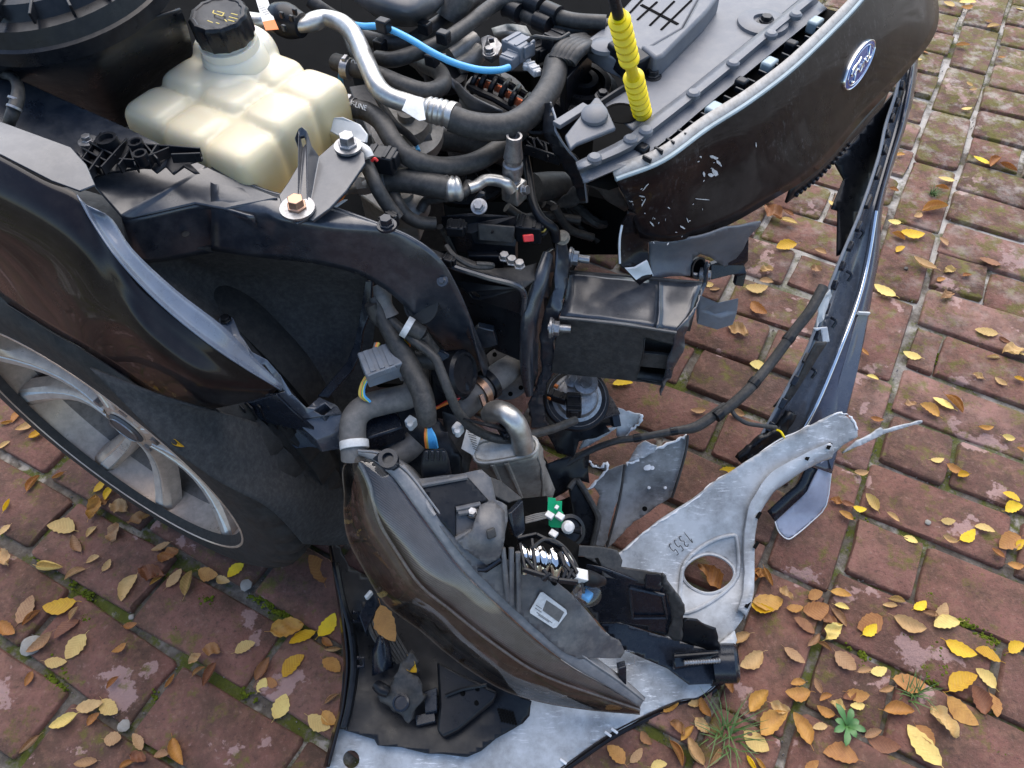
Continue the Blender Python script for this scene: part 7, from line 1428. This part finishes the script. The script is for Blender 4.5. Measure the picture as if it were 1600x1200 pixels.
sheet('lamp_back', Zp(480, 640, [(870, 420), (1000, 410), (1110, 400), (1120, 560), (1250, 640), (1260, 800), (1180, 900), (1000, 860), (900, 700)]), Zp(480, 640, [(870, 420, .36), (1110, 400, .33), (1250, 640, .29), (1180, 900, .28), (900, 700, .33)]), 'void', lamp, step=14)
# ------------------------------------------------------------------ black air duct beside the lamp
duct = empty('air_duct', W(1040, 990, 0)); tag(duct, 'broken open black plastic duct lying between headlight and bumper cover', 'duct')
sheet('duct_back', Zp(800, 800, [(300, 230), (420, 258), (620, 335), (715, 350), (745, 490), (722, 575), (500, 512), (400, 512), (345, 440)]), Zp(800, 800, [(300, 230, .24), (620, 335, .21), (715, 350, .20), (722, 575, .11), (400, 512, .13), (345, 440, .16)]), 'plastic_gloss', duct, step=10, thick=0.004)
tube('duct_panel_edge', [M(545, 350, .205), M(700, 385, .195), M(715, 490, .15), M(560, 490, .15), M(545, 350, .205)], 0.003, MT['plastic_gloss'], duct, seg=6, n=1)
sheet('duct_floor', Zp(800, 800, [(400, 512), (490, 508), (640, 560), (780, 598), (960, 640), (1000, 645), (985, 760), (930, 795), (820, 800), (720, 725), (520, 640), (440, 560)]), Zp(800, 800, [(400, 512, .12), (490, 508, .12), (780, 598, .08), (985, 700, .06), (820, 800, .055), (520, 640, .09)]), 'plastic_gloss', duct, step=10, thick=0.004)
rimf = sheet('duct_rim', Zp(800, 800, [(690, 285), (760, 380), (797, 440), (790, 500), (782, 598), (745, 600), (720, 572), (742, 490), (722, 390), (690, 330)]), Zp(800, 800, [(690, 285, .235), (797, 440, .20), (782, 598, .12), (720, 572, .115), (722, 390, .205)]), 'dusty', duct, step=8, crump=0.003, cs=60, thick=0.004, jag=.5)
sheet('duct_end_wall', Zp(800, 800, [(798, 500), (860, 505), (900, 530), (945, 545), (955, 580), (968, 662), (780, 598), (790, 540)]), Zp(800, 800, [(798, 500, .17), (945, 545, .13), (968, 662, .08), (780, 598, .095)]), 'plastic', duct, step=9, thick=0.004, jag=.7)
sheet('duct_shelf', Zp(800, 800, [(260, 165), (300, 155), (430, 165), (490, 180), (512, 225), (505, 255), (640, 280), (690, 288), (690, 345), (620, 335), (420, 300), (415, 250), (330, 205), (270, 205)]), Zp(800, 800, [(260, 165, .27), (490, 180, .24), (690, 288, .235), (620, 335, .215), (330, 205, .255)]), 'dusty', duct, step=9, thick=0.006)
poly('duct_mouth', [M(275, 208, .25), M(400, 215, .245), M(415, 250, .235), M(420, 300, .22), M(300, 260, .23)], MT['void'], duct, thick=0.003)
poly('duct_corner', [M(618, 285, .24), M(690, 290, .237), M(695, 345, .22), M(620, 335, .22)], MT['plastic_gloss'], duct, thick=0.02, direc=-Z3)
lathe('duct_spout', [(0.030, -0.02), (0.030, 0.012), (0.026, 0.016), (0.024, 0.016), (0.022, -0.01), (0, -0.01)], M(1000, 700, .065), Vector((.85, -.1, .25)), MT['plastic_gloss'], duct, seg=28)
poly('duct_foot', [M(930, 740, .055), M(985, 720, .058), M(990, 785, .04), M(930, 792, .04)], MT['plastic_gloss'], duct, thick=0.02, direc=-Z3)
chn = poly('duct_channel', [M(745, 650, .10), M(960, 636, .095), M(968, 690, .08), M(748, 722, .085)], MT['plastic_gloss'], duct, thick=0.014, direc=-Z3, bevel=0.003)
bar('channel_rib', M(748, 668, .103), M(955, 652, .098), 0.004, 0.006, MT['plastic'], duct)
tube('lead_screw', [M(795 + k * 6, 698 - k * 0.35, .095) for k in range(29)], [0.0042 if k % 2 else 0.0032 for k in range(29)], MT['steel'], duct, seg=10, n=2)
# ------------------------------------------------------------------ lower bumper strip with its chrome line
MT['strip_paint'] = surf('sky_tinted_paint', (0.035, 0.038, 0.06), 0.3, coat=0.7, dust=0.1, dscale=20)  # dark paint lightened towards blue for the reflected sky
MT['lavender'] = surf('scraped_lavender_inside', (0.33, 0.35, 0.43), 0.35, dust=0.4, dcol=(0.2, 0.2, 0.24), dscale=12)
stp = empty('bumper_strip', W(1290, 760, 0)); tag(stp, 'long black bumper strip with chrome line bent away from the car front', 'bumper')
sc_ = [(1436, 90, .50), (1428, 140, .47), (1418, 189, .44), (1397, 253, .41), (1378, 330, .37), (1373, 400, .32), (1366, 444, .295), (1350, 528, .245), (1330, 616, .19), (1303, 724, .12), (1293, 764, .10), (1405, 130, .51), (1384, 189, .475), (1374, 243, .445), (1340, 334, .40), (1310, 398, .365), (1276, 511, .29), (1250, 590, .24), (1208, 640, .20), (1160, 717, .14), (1230, 690, .15)]
sz = tps(sc_)
def SZ(x, y, dz=0.0): return W(x, y, sz(x, y) + dz)
outer = [(1438, 60), (1430, 140), (1418, 189), (1399, 250), (1380, 320), (1374, 400), (1366, 444), (1351, 528), (1331, 616), (1310, 700), (1300, 740)]
chl = [(1427, 80), (1416, 150), (1405, 200), (1386, 262), (1368, 330), (1357, 400), (1341, 467), (1311, 548), (1277, 629), (1250, 680), (1232, 715)]
inner = [(1412, 90), (1400, 145), (1384, 195), (1372, 248), (1343, 334), (1316, 398), (1292, 460), (1264, 540), (1228, 610), (1190, 680), (1160, 722)]
mid = [((a[0] * .55 + b[0] * .45), (a[1] * .55 + b[1] * .45)) for a, b in zip(chl, inner)]
patch('strip_band', [[SZ(*p) for p in outer], [SZ((a[0] + b[0]) / 2, (a[1] + b[1]) / 2, .006) for a, b in zip(outer, chl)], [SZ(*p) for p in chl]], MT['strip_paint'], stp, n=5, m_=3, thick=0.003)
patch('strip_ledge', [[SZ(*p, -.004) for p in chl], [SZ(*p, -.012) for p in mid], [SZ(*p, .0) for p in inner]], MT['edge_dark'], stp, n=5, m_=3, thick=0.003)
patch('strip_back', [[SZ(*p, .002) for p in inner], [SZ(*p, -.03) for p in inner]], MT['plastic'], stp, n=5, m_=2, thick=0.003)
tube('chrome_line', [SZ(*p, .006) for p in chl[4:]], 0.0044, MT['chrome'], stp, seg=12, n=5)
tube('ledge_edge', [SZ(*p, .004) for p in inner], 0.0028, MT['bluegrey'], stp, seg=8, n=4)
isp = spline([Vector((p[0] + 5, p[1] + 2, 0)) for p in inner], 6)
for k in range(4, len(isp) - 2, 3):
    p = isp[k]; q = isp[k + 1]; a, b = SZ(p.x, p.y, .006), SZ(q.x, q.y, .006); t_ = box('ledge_tab', (a + b) / 2, b - a, LD, ((b - a).length * 1.25, 0.012, 0.010), MT['plastic_gloss'], stp, bevel=0.0015)
for k in range(7):
    p = mid[min(10, 4 + k)]; q = mid[min(10, 5 + k)]
    if k < 6: x, y = (p[0] + q[0]) / 2, (p[1] + q[1]) / 2; tube('ledge_clip', [SZ(x - 6, y - 8, -.004), SZ(x + 2, y - 2, .004), SZ(x - 4, y + 8, -.002)], 0.0026, MT['plastic_gloss'], stp, seg=6)
poly('foil_scrap', [SZ(1283, 470, .02), SZ(1296, 452, .024), SZ(1300, 462, .02), SZ(1288, 500, .014), SZ(1276, 512, .012)], MT['milky'], stp, thick=0.002, crump=0.006, cs=120, sub=2, bevel=0)
sheet('broken_ledge', Zp(1060, 400, [(625, 335), (690, 330), (700, 395), (670, 405), (660, 350), (635, 345)]), Zp(1060, 400, [(625, 335, .30), (690, 330, .30), (670, 405, .27)]), 'torn', stp, step=6, thick=0.002)
sheet('strip_tail', Zp(1060, 400, [(440, 700), (490, 640), (560, 560), (600, 470), (640, 400), (690, 400), (640, 480), (590, 560), (540, 640), (500, 690)]), Zp(1060, 400, [(440, 700, .20), (600, 470, .29), (690, 400, .31), (540, 640, .22)]), 'dusty', stp, step=9, thick=0.003)
sheet('strip_foot', Zp(1060, 400, [(275, 945), (330, 890), (400, 840), (470, 790), (520, 720), (545, 735), (500, 830), (440, 890), (360, 950), (290, 962)]), Zp(1060, 400, [(275, 945, .15), (470, 790, .19), (545, 735, .20), (360, 950, .14)]), 'plastic', stp, step=8, crump=0.004, cs=60, thick=0.012)
lowc = [(1303, 700, .14), (1296, 735, .11), (1290, 789, .05), (1242, 838, .015), (1226, 842, .015), (1212, 812, .04), (1262, 770, .09), (1285, 720, .13), (1250, 800, .04)]
end_ = sheet('strip_end', [(1308, 700), (1299, 735), (1291, 789), (1268, 815), (1242, 836), (1230, 841), (1218, 830), (1212, 815), (1240, 790), (1262, 768), (1278, 735), (1290, 705)], lowc, 'lavender', stp, step=8, thick=0.003)
edge_tube('strip_end_edge', [W(x, y, tps(lowc)(x, y) + .001) for x, y in ((1299, 735), (1291, 789), (1268, 815), (1242, 837), (1230, 842), (1217, 831), (1211, 815))], 0.0011, 'torn', stp, n=3)
patch('strip_end_wall', [[W(1211, 815, .04), W(1240, 788, .066), W(1262, 766, .093), W(1278, 733, .12)], [W(1200, 800, .06), W(1226, 775, .08), W(1246, 756, .10), W(1262, 727, .13)]], MT['plastic_gloss'], stp, n=4, m_=2, thick=0.003)
poly('strip_bridge', [SZ(1341, 490, .008), SZ(1357, 490, .006), SZ(1340, 580, .006), SZ(1322, 650, .006), SZ(1300, 735, .004), SZ(1286, 690, .004), SZ(1312, 590, .006)], MT['strip_paint'], stp, thick=0.004)
bar('bridge_lip', SZ(1340, 489, .012), SZ(1358, 490, .010), 0.004, 0.006, MT['milky'], stp)
sheet('grille_backing', Zp(1060, 0, [(720, 742), (770, 700), (900, 545), (1040, 385), (1045, 430), (995, 560), (955, 700), (890, 880), (835, 1010), (775, 1170), (738, 1185), (742, 975), (712, 966), (770, 830)]), Zp(1060, 0, [(720, 742, .44), (900, 545, .47), (1030, 395, .50), (905, 700, .42), (790, 1010, .36), (738, 1185, .33), (712, 966, .38)]), 'plastic', stp, step=12, thick=0.004)
# ------------------------------------------------------------------ loose loom across the gap
hrn = empty('wiring_harness', G(900, 950, 0)); tag(hrn, 'black taped wiring harness slung from headlight to the bumper strip', 'cable')
tube('main_cable', [L(60, 450, .17), L(160, 390, .18), L(300, 310, .20), L(420, 265, .215), L(520, 250, .22), L(690, 218, .23), L(800, 195, .235), L(930, 105, .25), G(1080, 880, .25), G(1200, 780, .27), G(1320, 640, .29), G(1430, 490, .32), G(1500, 400, .34), G(1560, 290, .36)], [0.005, 0.0052, 0.0055, 0.0058, 0.006, 0.0065, 0.009, 0.0085, 0.0085, 0.009, 0.0085, 0.0088, 0.009, 0.0088], MT['rubber'], hrn, seg=14)
tube('branch_cable', [G(1130, 845, .255), G(1150, 885, .25), G(1200, 920, .24), G(1260, 932, .23), G(1340, 942, .21)], 0.0038, MT['rubber'], hrn, seg=10)
for (p, q) in ((G(1075, 884, .2502), G(1120, 850, .254)), (G(1240, 735, .277), G(1260, 710, .28)), (G(1400, 530, .311), G(1420, 505, .315)), (L(690, 218, .2305), L(730, 212, .232)), (L(520, 250, .2205), L(540, 247, .221))): lathe('tape_wrap', [(0.0098, -0.006), (0.0101, 0), (0.0098, 0.006)] if p.z > .235 else [(0.0072, -0.006), (0.0074, 0.006)], p, q - p, MT['plastic'], hrn, seg=16)
tube('yellow_lead', [H(455, 805, .20), H(475, 815, .205), H(490, 840, .20), H(505, 860, .19)], 0.0018, MT['yellow'], hrn, seg=6)
# a leaf caught on the tray and one on the tyre
for (c, d_, col, kd, ln, lab) in ((W(605, 972, .15), Vector((.25, -.55, -.5)), 'O', 'f', .062, 'long orange brown leaf stuck upright against the headlight lens'), (W(276, 690, .585), Vector((.5, -.3, -.2)), 'Y', 'r', .022, 'tiny yellow leaf scrap on the wheel arch liner'), (W(645, 1040, .12), Vector((.3, -.5, .1)), 'Y', 'c', .03, 'small yellow leaf inside the fog lamp tray')):
    o = bpy.data.objects.new('fallen_leaf', leafm(kd, col, 3)); COL.objects.link(o); o.location = c; sc = ln / .06; o.scale = (sc, sc, sc)
    x_ = d_.normalized(); z_ = (CAMP - c).normalized(); z_ = (z_ - x_ * z_.dot(x_)).normalized(); y_ = z_.cross(x_)
    o.rotation_euler = Matrix((x_, y_, z_)).transposed().to_euler(); tag(o, lab, 'leaf', 'autumn leaves on the paving')
